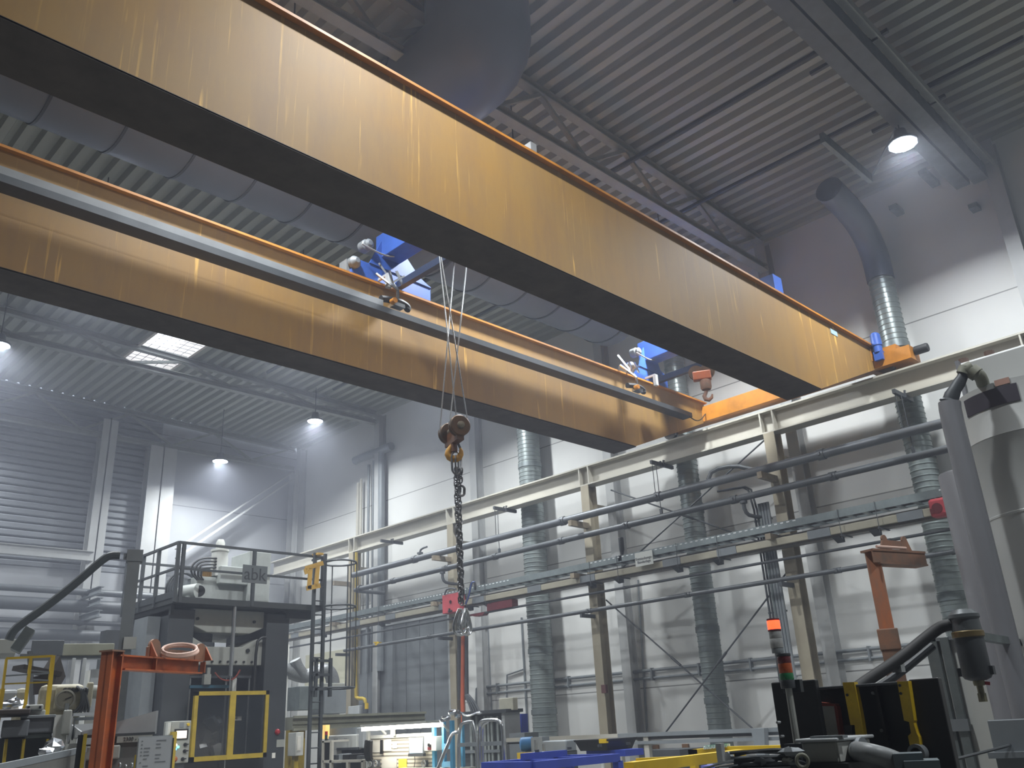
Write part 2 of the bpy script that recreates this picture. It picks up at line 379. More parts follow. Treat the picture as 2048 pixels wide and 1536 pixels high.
# ------------------------------------------------------------------ high-bay lamps
M_LED = emitter('lamp_face', 'eef4ff', 30.0)
LD = bpy.data.lights.new('lamp_light', 'AREA'); LD.shape = 'DISK'; LD.size = 0.42; LD.energy = LAMP; LD.spread = R(150); LD.color = (0.93, 0.97, 1.0)
M_HOUS = mat('lamp_housing', '6f7476', 0.45, 0.4)
LAMPS = [(13.95, 3.97, 10.62, 'big bright round high-bay lamp at upper right under the broad roof beam'),
         (14.25, 22.85, 10.90, 'larger of the two round lamps glowing below the far girder, left of the ropes'),
         (12.96, 26.5, 10.25, 'small round lamp farthest back, above the press'),
         (5.05, 22.4, 10.85, 'round lamp at the left edge of the picture, cut by the frame')]
HID = [(9.5, 16.0), (9.5, 9.0), (5.0, 3.9), (5.0, 8.95), (14.0, 9.1), (-4.1, 8.9), (5.0, 16.0), (14.0, 16.0), (-4.1, 16.0), (-4.1, 22.4), (5.0, 28.0), (5.0, -2.5), (13.0, -3.5)]  # unseen lamps, several of them added only to light the wall and hall
def lamp(x, y, z, label, grp=None):
    t = thing('high_bay_lamp', (x, y, z), label, 'ceiling lamp', grp)
    obj('housing', MB().lathe([(0.02, 0.30), (0.10, 0.28), (0.13, 0.12), (0.25, 0.05), (0.26, 0.0)], (x, y, z), n=20), M_HOUS, t)
    obj('led_face', MB().lathe([(0.0001, -0.004), (0.235, -0.004)], (x, y, z), n=10), M_LED, t)
    l = bpy.data.objects.new('lamp_light', LD); COL.objects.link(l); l.parent = t; l.location = (0, 0, -0.012)
    obj('hanger', MB().cyl((x, y, z+0.28), (x, y, roof_z(x)+0.10), 0.012, n=6), M_DSTEEL, t)
    return t
for a in LAMPS: lamp(*a)
first = None
for (x, y) in HID:
    if first is None: first = lamp(x, y, 10.6, 'unseen round high-bay lamp placed above to light the hall', 'unseen high-bay lamps')
    else:
        c = copy_tree(first); c.location = (x, y, 10.6+roof_z(x)-roof_z(5.0)); c['label'] = 'unseen round high-bay lamp placed above to light the hall'
# junction box and bracket lit beside the bright lamp
single('cable_tray_bracket', MB().bx(13.0, 14.9, 4.9, 4.98, 10.75, 10.95).bar((13.9, 4.0, 10.95), (15.0, 4.94, 10.95), 0.03, 0.03), M_GALV, 'short galvanised bracket bar lit up right below the big bright lamp', 'bracket')
# ------------------------------------------------------------------ big ventilation ducts under the roof
M_DUCT = mat('dull_duct_sheet', '6c7380', 0.5, 0.25, var=0.08, scale=0.8)
t = thing('ventilation_duct', (0, 11.9, 9.6), 'huge dull grey ventilation duct hanging under the roof between the two crane girders', 'duct')
def ringed(mb, pth, r, step, n=28):
    return mb.tube(pth, r, n)
obj('main_run', MB().cyl((X0+0.3, 11.75, 11.05), (15.6, 11.75, 11.05), 1.0, n=40), M_DUCT, t)
sm = MB()
for k in range(26):
    x = -11+k*1.05; sm.lathe([(1.0, -0.02), (1.018, -0.02), (1.018, 0.02), (1.0, 0.02)], (x, 11.75, 11.05), (1, 0, 0), 40)
obj('seam_rings', sm, mat('duct_seam', '4a505a', 0.5, 0.3), t)
t = thing('ventilation_duct', (6.9, 6.0, 10.5), 'huge grey duct with a rounded bend seen above the near girder, top middle', 'duct')
qd = P(955, 40, Z=11.6); DX = qd.x
bend = [(DX, 10.6, 10.95), (DX, 8.6, 10.95), (DX, qd.y+0.7, 10.95), (DX, qd.y, 11.0), (DX, qd.y, 11.7), (DX, qd.y, 12.6)]
obj('bend', MB().tube(bend, 0.80, 36, smooth=2), M_DUCT, t)
sr = MB()
for y in (9.9, 8.7): sr.lathe([(0.80, -0.02), (0.815, -0.02), (0.815, 0.02), (0.80, 0.02)], (DX, y, 10.95), (0, 1, 0), 36)
obj('seam_rings', sr, MATS['duct_seam'], t)
# ================================================================== OVERHEAD CRANE
GS = 0.84                               # girder lines were measured on a plane and scaled to the rail
NF, NB = 7.15*GS, 7.87*GS               # near girder: front and back face
FF, FB = 11.81*GS, 12.45*GS
GZ0 = EYE+5.955*GS; GZ1N = EYE+7.675*GS; GZ1F = EYE+7.70*GS
GX0, GX1 = -16.0, 19.2*GS; GK = 16.0*GS; GEZ = EYE+7.2*GS
RUN_T = 7.47                            # top of the runway flange
crane = thing('overhead_crane', (0, 8.2, 7.6), 'big dusty orange double-girder overhead crane spanning the hall', 'crane')
def girder(y0, y1, z1, lbl):
    poly = [(GX0, GZ0), (GK, GZ0), (GX1, GEZ), (GX1, z1), (GX0, z1)]
    g = obj('girder', MB().prism(poly, 'y', y0, y1), M_GIRD, crane, lbl, smooth=False)
    obj('top_flange', MB().bx(GX0, GX1+0.02, y0-0.07, y1+0.07, z1, z1+0.035), M_ORANGE, g, smooth=False)
    fl = MB()
    for y in (y0, y1): fl.bx(GX0, GK, y-0.014 if y == y0 else y-0.01, y+0.01 if y == y0 else y+0.014, GZ0-0.016, GZ0+0.004)
    obj('bottom_flange', fl.bx(GX0, GK, y0-0.014, y1+0.014, GZ0-0.018, GZ0-0.001), mat('shaded_underside', '4c423a', 0.6, var=0.2), g, smooth=False)  # shade under the girder put into a dark brown colour
    obj('trolley_rail', MB().bx(GX0, GX1-0.2, (y0+y1)/2-0.03, (y0+y1)/2+0.03, z1+0.035, z1+0.10), M_WRAIL, g, smooth=False)
    return g
gn = girder(NF, NB, GZ1N, 'near girder with long vertical scratches')
gf = girder(FF, FB, GZ1F, 'far girder carrying the cable track')
pl = P(1668, 665, Y=NF-0.006)
obj('name_plate', MB().bx(pl.x-0.13, pl.x+0.13, NF-0.008, NF-0.001, pl.z-0.05, pl.z+0.05), mat('pale_blue_plate', 'a9c3cf', 0.4), gn, 'pale blue maker plate')
# end carriage on the runway
EX = 16.17
ec = obj('end_carriage', MB().bx(EX-0.16, EX+0.16, 5.55, 11.1, 7.64, 7.98).bx(EX-0.22, EX+0.22, 5.30, 6.15, 7.60, 7.86), M_ORANGE, crane, 'orange end carriage on the runway rail', smooth=False)
for y in (5.85, 10.9):
    w = obj('wheel', MB().lathe([(0.13, -0.06), (0.16, -0.06), (0.16, -0.045), (0.14, -0.04), (0.14, 0.04), (0.16, 0.045), (0.16, 0.06), (0.13, 0.06)], (EX, y, 7.665), (1, 0, 0), 24), M_WRAIL, ec)
obj('buffer', MB().lathe([(0.05, 0), (0.055, 0.03), (0.085, 0.04), (0.085, 0.26), (0.075, 0.28)], (EX, 5.32, 7.78), (0, -1, 0), 18), M_RUBBER, ec, 'black rubber buffer')
obj('drive_motor', MB().lathe([(0.06, 0), (0.09, 0.03), (0.10, 0.26), (0.085, 0.28), (0.085, 0.40), (0.04, 0.42)], (EX-0.24, 5.86, 8.28), (0, 0, -1), 18).bx(EX-0.30, EX-0.12, 5.78, 5.94, 7.72, 7.9), M_BLUE, ec, 'blue travel drive motor')
obj('end_plate', MB().bx(EX-0.1, EX+0.02, 6.0, 6.05, 7.6, 8.1).bx(EX-0.25, EX-0.13, 5.98, 6.02, 7.75, 8.0), M_ORANGE, ec)
# cable track (grey trough with energy chain) along the far girder
ty = 11.4*GS; tz0 = EYE+6.955*GS; tz1 = EYE+7.165*GS; tx1 = 17.9*GS
ct = obj('cable_track', MB().bx(GX0, tx1, ty-0.02, ty+0.0, tz0, tz0+0.095).bx(GX0, tx1, ty, ty+0.20, tz0, tz0+0.02).bx(GX0, tx1, ty+0.20, ty+0.22, tz0, tz1+0.02), mat('track_dark_steel', '4d5257', 0.5, 0.3), crane, 'dark cable track along the far girder', smooth=False)
ax = P(795, 600, Y=ty).x
ch = MB()
ch.bx(GX0, ax-0.25, ty+0.02, ty+0.19, tz0+0.06, tz1+0.04)
obj('cable_chain', ch, mat('chain_grey_plastic', '8b9094', 0.45), ct, 'pale grey cable chain lying in the track', smooth=False)
obj('cable_chain', MB().bx(ax-0.25, tx1-0.1, ty+0.02, ty+0.19, tz0+0.025, tz0+0.10), mat('chain_grey_plastic', '8b9094', 0.45), ct, smooth=False)
obj('end_cable', MB().tube([P(1380, 834, Y=ty), P(1392, 842, Y=ty), P(1402, 840, Y=ty+0.1), P(1412, 826, Y=FF-0.05), P(1425, 815, Y=FF+0.1)], 0.012, 6, smooth=2), M_BLACK, ct)
# ------------------------------------------------------------------ trolleys
RZ = GZ1F+0.10
HY = 8.15; HXA = P(908, 860, Y=HY).x
def trolley(px, w, label, tow_px, dx):
    x = P(px, 560, Y=(FF+FB)/2).x; yc = (FF+FB)/2; yn = (NF+NB)/2
    t = thing('hoist_trolley', (x, 8.2, RZ), label, 'hoist trolley')
    ecs = obj('end_carriage', MB().bx(x-0.28, x+w, yc-0.14, yc+0.14, RZ+0.06, RZ+0.34), M_BLUE, t, bevel=0.01)
    for wx in (x-0.1, x+w-0.2): obj('wheel', MB().lathe([(0.10, -0.05), (0.13, -0.05), (0.11, -0.03), (0.11, 0.03), (0.13, 0.05), (0.10, 0.05)], (wx, yc, RZ+0.112), (0, 1, 0), 20), M_STEEL, ecs)
    obj('gusset_plate', MB().prism([(x+0.05, RZ+0.34), (x+w, RZ+0.30), (x+w-0.25, RZ+0.42), (x+0.62, RZ+0.86), (x+0.30, RZ+0.86)], 'y', yc-0.16, yc-0.13), M_BLUE, t, smooth=False)
    obj('cross_beam', MB().bx(x+0.28, x+0.64, 7.1, yc, RZ+0.52, RZ+0.96), M_BLUE, t, bevel=0.01)
    obj('end_carriage', MB().bx(x-0.28, x+w, yn+0.05, yn+0.25, RZ+0.02, RZ+0.20).bx(x+0.28, x+0.64, yn+0.1, 7.3, RZ+0.06, RZ+0.22).bx(x+0.28, x+0.64, 7.1, 7.3, RZ+0.2, RZ+0.6), M_BLUE, t, bevel=0.01)
    obj('stop_plate', MB().bx(x-0.34, x-0.28, yc-0.1, yc+0.1, RZ+0.05, RZ+0.3), M_STEEL, t)
    gm = obj('gear_motor', MB().lathe([(0.04, 0), (0.08, 0.03), (0.08, 0.08), (0.10, 0.10), (0.10, 0.22), (0.07, 0.25)], (x-0.02, yc-0.28, RZ+0.62), (0, 1, 0), 20), M_STEEL, t, 'grey gear motor')
    obj('gear_motor', MB().lathe([(0.04, 0), (0.07, 0.03), (0.10, 0.07), (0.10, 0.14), (0.05, 0.18)], (x-0.24, yc-0.26, RZ+0.24), (0, 1, 0), 20), M_STEEL, t, 'grey gear motor')
    if dx < 0.5: dx = HXA-x
    dr = obj('rope_drum', MB().cyl((x+dx, 7.35, RZ+0.26), (x+dx, 8.55, RZ+0.26), 0.22, n=24), M_DSTEEL, t, 'dark grooved rope drum')
    obj('hoist_frame', MB().bx(x+dx-0.28, x+dx+0.28, 8.56, 8.66, RZ+0.05, RZ+0.5).bx(x+dx-0.28, x+dx+0.28, 7.22, 7.34, RZ+0.05, RZ+0.5).bx(x+0.6, x+0.7, yn, yc, RZ+0.08, RZ+0.2), mat('dark_blue_steel', '28344f', 0.5), t)  # hoist frame in a darker blue than the rest of the trolley
    obj('signal_cable', MB().tube([(x-0.2, yc-0.3, RZ+0.52), (x+0.1, yc-0.32, RZ+0.46), (x+0.3, yc-0.3, RZ+0.48), (x+0.42, yc-0.3, RZ+0.52)], 0.014, 6, smooth=2), M_LSTEEL, t)
    obj('limit_switch', MB().bx(x+0.2, x+0.28, FF-0.16, FF-0.09, RZ-0.14, RZ+0.1).bx(x+0.22, x+0.26, FF-0.13, yc-0.12, RZ+0.08, RZ+0.12), M_LSTEEL, t)
    # tow arm that drags the cable chain
    q = P(*tow_px, Y=ty+0.1); b = Vector((q.x, ty+0.1, tz1+0.055))
    ta = obj('tow_arm', MB().bar(b+Vector((0, 0, 0.0)), b+Vector((0.02, 0.02, 0.32)), 0.035, 0.035).bar(b+Vector((0.02, 0.02, 0.32)), (b.x-0.12, yc-0.2, RZ+0.36), 0.03, 0.03).bar(b+Vector((0.0, 0.0, 0.30)), (b.x-0.30, ty+0.25, RZ+0.05), 0.03, 0.03), M_CHROME, t, 'bright steel tow arm')
    obj('tow_plate', MB().bx(b.x-0.10, b.x+0.10, ty+0.04, ty+0.17, b.z-0.01, b.z+0.05), M_CHROME, ta)
    obj('tow_bracket', MB().bar(b+Vector((-0.09, 0, 0.40)), b+Vector((0.13, 0, 0.58)), 0.03, 0.03).bar(b+Vector((0.10, 0, 0.42)), b+Vector((-0.02, 0, 0.62)), 0.025, 0.04).bar(b+Vector((-0.12, 0.05, 0.62)), b+Vector((-0.06, 0.05, 0.42)), 0.03, 0.03), M_CHROME, ta)
    obj('cable_loop', MB().tube([b+Vector((-0.30, 0.02, 0.06)), b+Vector((0.0, 0.02, 0.12)), b+Vector((0.16, 0.02, 0.10)), b+Vector((0.22, 0.02, 0.06)), b+Vector((0.20, 0.02, 0.02))], 0.055, 8, smooth=2), M_RUBBER, ta)
    obj('roller', MB().cyl((b.x-0.14, ty-0.03, b.z+0.03), (b.x-0.14, ty+0.06, b.z+0.03), 0.045, n=14), M_ORANGE, ta)
    return t, x
tA, xA = trolley(722, 1.30, 'blue hoist trolley between the girders, left of the four ropes', (795, 600), 0.30)
tB, xB = trolley(1245, 1.05, 'second blue hoist trolley near the right end of the far girder', (1275, 775), 0.9)
# parts of the trolleys that stand above the near girder
a = P(1541, 572, Y=NB-0.05); obj('drive_box', MB().bx(a.x-0.15, a.x+0.15, NB-0.2, NB+0.1, GZ1N+0.06, a.z+0.14), M_BLUE, tB)
a = P(1057, 298, Y=NB-0.05); obj('drive_box', MB().bx(a.x-0.06, a.x+0.05, NB-0.15, NB+0.1, GZ1N+0.06, a.z+0.04), M_LSTEEL, tA)
# ------------------------------------------------------------------ hook block, ropes, chain
HY = 8.15
hb = P(908, 860, Y=HY); m = mpp(hb); HX, HZ = hb.x, hb.z
hk = thing('hook_block', (HX, HY, HZ-0.5), 'rusty twin-sheave hook block with yellow hook on four ropes', 'hook block')
rs = 21.5*m; ah = math.atan2(HY, HX); RV = Vector((math.sin(ah), -math.cos(ah), 0)); FV = Vector((math.cos(ah), math.sin(ah), 0)); ZV = Vector((0, 0, 1))
NA = (RV*0.40-FV*0.92).normalized(); RR = NA.cross(ZV).normalized()
sa, sb = hb+NA*0.17, hb-NA*0.17
for c in (sa, sb):
    sh = obj('sheave', MB().lathe([(0.03, -0.055), (0.045, -0.05), (rs*0.92, -0.05), (rs, -0.04), (rs, -0.02), (rs*0.9, 0), (rs, 0.02), (rs, 0.04), (rs*0.92, 0.05), (0.045, 0.05)], c, NA, 32), M_SHEAVE, hk, 'greasy rope sheave with guard')
    obj('hub_cap', MB().lathe([(0.05, 0), (0.045, 0.03), (0.02, 0.04)], c+NA*0.05, NA, 16), mat('worn_hub', '8a8272', 0.4, 0.5), sh)
obj('crosshead', MB().bar(hb-NA*0.2+Vector((0, 0, -0.11)), hb+NA*0.2+Vector((0, 0, -0.11)), 0.10, 0.16).cyl((HX-0.01, HY, HZ-0.30), (HX-0.01, HY, HZ-0.18), 0.045, n=14), mat('rust_orange_steel', '6e4424', 0.5, 0.1, scale=8, col2='47301f'), hk)
def toward_view(base, du, dz):      # offset along the horizontal that faces the camera
    a = math.atan2(base.y, base.x); r = Vector((math.sin(a), -math.cos(a), 0)); return base+r*du+Vector((0, 0, dz))
hpx = [(906, 884), (905, 890), (900, 897), (896, 904), (895, 909), (898, 915), (904, 918.5), (911, 918.5), (917, 915.5), (920.5, 909.5), (921, 903), (919.5, 897)]
pth = [P(x, y, Y=HY) for x, y in hpx]; base = Vector((HX, HY, HZ))
pth = []
for (x, y) in hpx: pth.append(toward_view(base, (x-908)*m, -(y-860)*m/math.cos(PITCH*0.6)))
obj('hook', MB().tube(pth, [0.030, 0.032, 0.038, 0.044, 0.046, 0.048, 0.050, 0.048, 0.042, 0.036, 0.028, 0.014], 12, smooth=0), M_HOOKY, hk, 'yellow painted hook')
obj('safety_latch', MB().bar(toward_view(base, 6*m, -26*m), toward_view(base, 12*m, -40*m), 0.016, 0.03), M_CHAIN, hk)
for (c, ox, tx) in ((sb, -1, 880), (sa, -1, 884), (sb, 1, 909), (sa, 1, 934)):
    bot = c+RR*(ox*rs*0.95); tp = P(tx, 525, Y=bot.y); top2 = bot+(tp-bot)*((RZ+0.035-bot.z)/(tp.z-bot.z))
    obj('rope', MB().cyl(bot, top2, 0.009, n=6), M_ROPE, hk)
cx0 = toward_view(base, 3.0*m, 0); 
sl = thing('chain_sling', (HX, HY, HZ-2.8), 'doubled heavy steel chain sling hanging from the yellow crane hook', 'chain')
def zat(py): return HZ-(py-860)*m/math.cos(PITCH*0.62)
ar = math.atan2(HY, HX); RV = Vector((math.sin(ar), -math.cos(ar), 0)); FV = Vector((math.cos(ar), math.sin(ar), 0))
def link(mb, c, L, W, r, ax1, ax2, n=14):        # stadium link: long axis ax1, cross axis ax2
    c = Vector(c); p = []
    for k in range(n):
        a = 2*math.pi*k/n; s = 1 if math.sin(a) >= 0 else -1
        p.append(c+ax2*(W/2*math.cos(a))+ax1*(W/2*math.sin(a)+s*(L-W)/2))
    return mb.tube(p, r, 6, closed=True)
ZV = Vector((0, 0, 1))
obj('master_link', link(link(MB(), Vector((HX, HY, zat(927)))+RV*3*m, 0.30, 0.15, 0.014, ZV, (RV*0.8+FV*0.6).normalized()), Vector((HX, HY, zat(932)))+RV*4*m, 0.26, 0.12, 0.012, ZV, (RV*0.3+FV*0.95).normalized()), M_CHAIN, sl)
def strand(off, z0, z1, jig):
    mb = MB(); pit = 0.058; n = int((z0-z1)/pit)
    for k in range(n):
        z = z0-k*pit; d = (RV+FV).normalized() if k % 2 else (RV-FV).normalized()
        wob = math.sin(k*1.7+jig)*0.006
        link(mb, Vector((HX, HY, z))+RV*(off(k/n)+wob)+FV*0.02*jig, 0.086, 0.056, 0.0105, ZV, d, 10)
    return mb
zt, zb = zat(941), zat(1198)
obj('chain_strand', strand(lambda u: (1.2+2.6*u)*m, zt, zb, 0.3), M_CHAIN, sl)
obj('chain_strand', strand(lambda u: (6.4+0.5*u)*m, zt-0.02, zb, 1.9), M_CHAIN, sl)
obj('chain_strand', strand(lambda u: 11*m, zt, zat(975), 2.5), M_CHAIN, sl, 'short spare chain end')
link_ = MB(); link(link_, Vector((HX, HY, zat(982)))+RV*11.5*m, 0.13, 0.075, 0.017, ZV, RV)
obj('grab_hook', link_, M_CHAIN, sl)
for du, tw in ((2.5, 0.2), (13.0, 0.8)):
    c = Vector((HX, HY, zat(1222)))+RV*du*m; ax2 = (RV*math.cos(tw)+FV*math.sin(tw)).normalized()
    pp = [(0, 0.17), (-0.055, 0.05), (-0.088, -0.07), (-0.07, -0.14), (0, -0.165), (0.07, -0.14), (0.088, -0.07), (0.05, 0.05)]
    obj('sling_hook', MB().tube([c+ax2*a+ZV*b for a, b in pp], 0.017, 8, closed=True, smooth=1).tube([c+ax2*a+ZV*b for a, b in ((0.0, 0.10), (-0.02, 0.0), (-0.03, -0.06), (0.0, -0.10), (0.04, -0.06), (0.03, -0.01))], 0.016, 8, smooth=1), M_CHROME, sl, 'bright steel sling hook')

# auxiliary hook block drawn up under the second trolley
ab = P(1404, 752, Y=8.5); ma = mpp(ab); aa_ = math.atan2(ab.y, ab.x); ra = Vector((math.sin(aa_), -math.cos(aa_), 0)); na = Vector((-math.cos(aa_), -math.sin(aa_), 0))
ax_ = thing('hook_block', (ab.x, ab.y, ab.z-0.5), 'small orange hook block drawn up high under the second blue trolley', 'hook block')
obj('block_body', MB().bar(ab-ra*18*ma, ab+ra*18*ma, 0.16, 18*ma), M_RUST, ax_, bevel=0.02, smooth=False)
for o_ in (-1, 1): obj('sheave', MB().lathe([(0.02, -0.03), (15*ma, -0.03), (15*ma, 0.03), (0.02, 0.03)], ab+ra*o_*11*ma+Vector((0, 0, 8*ma)), na, 20), M_SHEAVE, ax_)
obj('swivel', MB().lathe([(9*ma, -30*ma), (11*ma, -26*ma), (11*ma, -12*ma), (7*ma, -8*ma)], ab+ra*5*ma, n=14), M_RUSTD, ax_)
obj('hook', MB().tube([ab+ra*(x*ma)+Vector((0, 0, -y*ma)) for x, y in ((6, 28), (3, 36), (-1, 43), (1, 50), (7, 52), (13, 48), (15, 41))], [0.03, 0.035, 0.04, 0.042, 0.038, 0.03, 0.016], 10), M_RUSTD, ax_)
for o_ in (-16, 16): obj('rope', MB().cyl(ab+ra*o_*ma+Vector((0, 0, 6*ma)), Vector((xB+0.9+o_*0.01, ab.y, RZ+0.1)), 0.008, n=6), M_ROPE, ax_)
# ================================================================== RIGHT WALL: RUNWAY, COLUMNS, PIPES
RX = 16.0
rw = thing('crane_runway', (RX+0.17, 12, 6.99), 'long cream steel runway beam carrying the crane along the white wall', 'crane runway beam')
obj('runway_beam', MB().bx(RX, RX+0.34, Y0+0.5, 28.3, RUN_T-0.035, RUN_T).bx(RX, RX+0.34, Y0+0.5, 28.3, 6.98, 7.01).bx(RX+0.16, RX+0.18, Y0+0.5, 28.3, 7.0, RUN_T-0.03), M_CREAM, rw, smooth=False)
obj('crane_rail', MB().bx(RX+0.14, RX+0.20, Y0+0.5, 28.3, RUN_T, RUN_T+0.05), M_WRAIL, rw, 'dark worn crane rail', smooth=False)
CY = (3.36, 8.42, 13.47, 18.5, 23.3)
for y in CY:
    for o_ in (-0.16, 0.13): obj('stiffener', MB().bx(RX+0.005, RX+0.16, y+o_, y+o_+0.03, 7.01, RUN_T-0.035), M_CREAM, rw, smooth=False)
CLB = ['beige crane column at lower right beside the bundle of vertical pipes', 'beige crane column carrying the small dark red box, between the two middle ducts', 'beige crane column behind the hanging chain', 'beige crane column with the yellow gas pipe, beside the caged ladder']
PZ1, PZ2, TRZ, P3Z, P4Z = 6.14, 5.68, 4.96, 4.33, 3.96
PX = 15.62
for y, lb in zip(CY[1:], CLB):
    c = thing('crane_column', (RX+0.15, y, 0), lb, 'column', 'crane columns under the runway')
    obj('shaft', MB().bx(RX, RX+0.022, y-0.12, y+0.12, 0, 6.98).bx(RX+0.278, RX+0.30, y-0.12, y+0.12, 0, 6.98).bx(RX+0.022, RX+0.278, y-0.008, y+0.008, 0, 6.98), M_BEIGE, c, smooth=False)
    obj('base_plate', MB().bx(RX-0.06, RX+0.36, y-0.2, y+0.2, 0, 0.03), M_BEIGE, c)
    obj('wall_tie', MB().bx(RX+0.30, WX-0.425, y-0.05, y+0.05, 6.45, 6.55), M_BEIGE, c)
    obj('pipe_bracket', MB().bx(PX-0.25, RX, y-0.05, y+0.05, PZ1-0.22, PZ1-0.09).bx(PX-0.22, RX, y+0.05, y+0.07, PZ1-0.20, PZ1-0.1), mat('rusty_bracket', '8f8470', 0.6, scale=6, col2='6c6252'), c)
    obj('pipe_bracket', MB().bx(PX-0.3, RX, y-0.06, y+0.06, TRZ-0.26, TRZ-0.15), mat('rusty_bracket', '8f8470', 0.6), c)
    obj('pipe_bracket', MB().bx(PX-0.1, RX, y-0.03, y+0.03, P4Z-0.13, P4Z-0.048), M_DSTEEL, c)
# header pipes with couplings
def wallpipe(z, r, y0, y1, m, label, coup, x=PX, nm='header_pipe'):
    t = thing(nm, (x, (y0+y1)/2, z), label, 'pipe')
    obj('tube', MB().cyl((x, y0, z), (x, y1, z), r, n=16), m, t)
    for y in coup: obj('coupling', MB().cyl((x, y-0.07, z), (x, y+0.07, z), r*1.22, n=16).bx(x-r*1.5, x+r*1.5, y-0.02, y+0.02, z-0.03, z+0.03), m, t)
    return t
M_PIPE = mat('grey_header_pipe', '666a6e', 0.42, 0.25, var=0.12, scale=2)
M_PIPED = mat('dark_header_pipe', '565a5d', 0.45, 0.2, var=0.15, scale=2)
hp = wallpipe(PZ1, 0.088, -1.5, 22.6, M_PIPE, 'thick grey header pipe, uppermost of the pipes along the white wall', (7.2, 11.05, 13.9, 19.6))
hp2 = wallpipe(PZ2, 0.070, -1.5, 22.3, M_PIPED, 'grey header pipe second from top along the wall, ending in a flanged elbow', (7.05, 9.2, 12.0, 14.0, 16.3, 18.2, 20.6))
obj('elbow_branch', MB().tube([(PX, 22.25, PZ2), (PX, 22.5, PZ2), (PX+0.12, 22.62, PZ2), (PX+0.6, 22.62, PZ2), (WX-0.5, 22.62, PZ2)], 0.06, 12, smooth=1).cyl((PX, 22.2, PZ2), (PX, 22.26, PZ2), 0.11, n=16), M_PIPED, hp2)
for y in (9.0, 18.4):
    obj('drop_branch', MB().tube([(PX, y, PZ2-0.07), (PX, y, PZ2-0.28), (PX+0.1, y-0.05, PZ2-0.38), (PX+0.45, y-0.3, PZ2-0.42)], 0.04, 10, smooth=1).cyl((PX, y, PZ2-0.12), (PX, y, PZ2-0.07), 0.075, n=14), M_PIPED, hp2)
obj('valve_branch', MB().tube([(PX, 19.35, PZ1+0.08), (PX, 19.35, PZ1+0.22), (PX, 19.2, PZ1+0.26), (PX, 19.05, PZ1+0.26)], 0.03, 8, smooth=1).bx(PX-0.06, PX+0.06, 19.3, 19.42, PZ1+0.1, PZ1+0.16), M_PIPE, hp)
obj('valve_branch', MB().tube([(PX, 9.75, PZ1+0.08), (PX+0.05, 9.65, PZ1+0.28), (PX+0.2, 9.2, PZ1+0.3), (RX-0.02, 8.9, PZ1+0.16)], 0.045, 8, smooth=1), M_PIPED, hp)
wallpipe(P3Z, 0.028, -1.5, 27.5, M_DSTEEL, 'thin dark pipe right below the beige busbar run along the wall', (6.3, 12.2, 18.0), nm='conduit_pipe')
wallpipe(P4Z, 0.045, -1.5, 23.0, M_PIPED, 'lowest dark pipe on the column brackets along the wall', (5.2, 7.3, 10.6, 13.3, 19.0, 22.2), nm='conduit_pipe')
obj('yellow_valve', MB().lathe([(0.03, 0), (0.07, 0.02), (0.07, 0.1), (0.03, 0.12)], (PX, 21.35, P4Z-0.02), (0, 0, 1), 12).bx(PX-0.12, PX+0.12, 21.3, 21.36, P4Z+0.06, P4Z+0.09), M_YELLOW, bpy.data.objects['conduit_pipe.001'], 'yellow valve')
# perforated cable tray
tr = thing('cable_tray', (PX, 14, TRZ), 'galvanised cable tray with a punched flange running along the wall', 'cable tray')
pf = MB().bx(PX-0.20, PX-0.19, -1.5, 27.6, TRZ-0.10, TRZ+0.04).bx(PX+0.19, PX+0.20, -1.5, 27.6, TRZ-0.10, TRZ+0.04)
obj('side_rail', pf, M_GALV, tr, smooth=False)
for k in range(84): obj('rung', MB().bx(PX-0.19, PX+0.19, 2.6+k*0.30, 2.68+k*0.30, TRZ-0.10, TRZ-0.08), M_GALV, tr, smooth=False)
pu = MB(); y = 2.0
while y < 24:
    if int(y/2.6) % 3 != 2: pu.bx(PX-0.203, PX-0.199, y, y+0.06, TRZ+0.0, TRZ+0.022)
    y += 0.13
obj('punched_slots', pu, mat('pale_slot', 'd8dcdd', 0.5), tr, smooth=False)
obj('cable_bundle', MB().tube([(PX-0.05, -1.5, TRZ-0.05), (PX-0.03, 8, TRZ-0.05), (PX-0.06, 16, TRZ-0.05), (PX, 27.5, TRZ-0.05)], 0.03, 6).tube([(PX+0.05, -1.5, TRZ-0.05), (PX+0.08, 10, TRZ-0.05), (PX+0.05, 27.5, TRZ-0.05)], 0.035, 6), M_BLACK, tr)
# busbar run: alternating beige covers and grey joints under the tray
bb = thing('busbar_run', (PX-0.08, 14, 4.50), 'beige busbar conductor run with grey joint covers hung below the cable tray', 'busbar')
BZ = P(971, 1196, X=PX-0.08).z
obj('conductor_rail', MB().bx(PX-0.06, PX+0.14, -1.5, 27.5, BZ-0.13, BZ-0.085).bx(PX-0.02, PX+0.10, -1.5, 27.5, BZ+0.03, BZ+0.10), mat('brown_steel', '5c5850', 0.5), bb, smooth=False)
y = 0.3; k = 0
while y < 27:
    L = (1.55, 0.9, 1.9, 1.25)[k % 4]; obj('cover', MB().bx(PX-0.12, PX+0.1, y, y+L, BZ-0.085, BZ+0.05), mat('busbar_beige', 'a9a492', 0.5, var=0.08), bb, smooth=False, bevel=0.01)
    obj('joint', MB().bx(PX-0.125, PX+0.1, y+L, y+L+0.45, BZ-0.09, BZ+0.06), M_STEEL, bb, smooth=False); y += L+0.45; k += 1
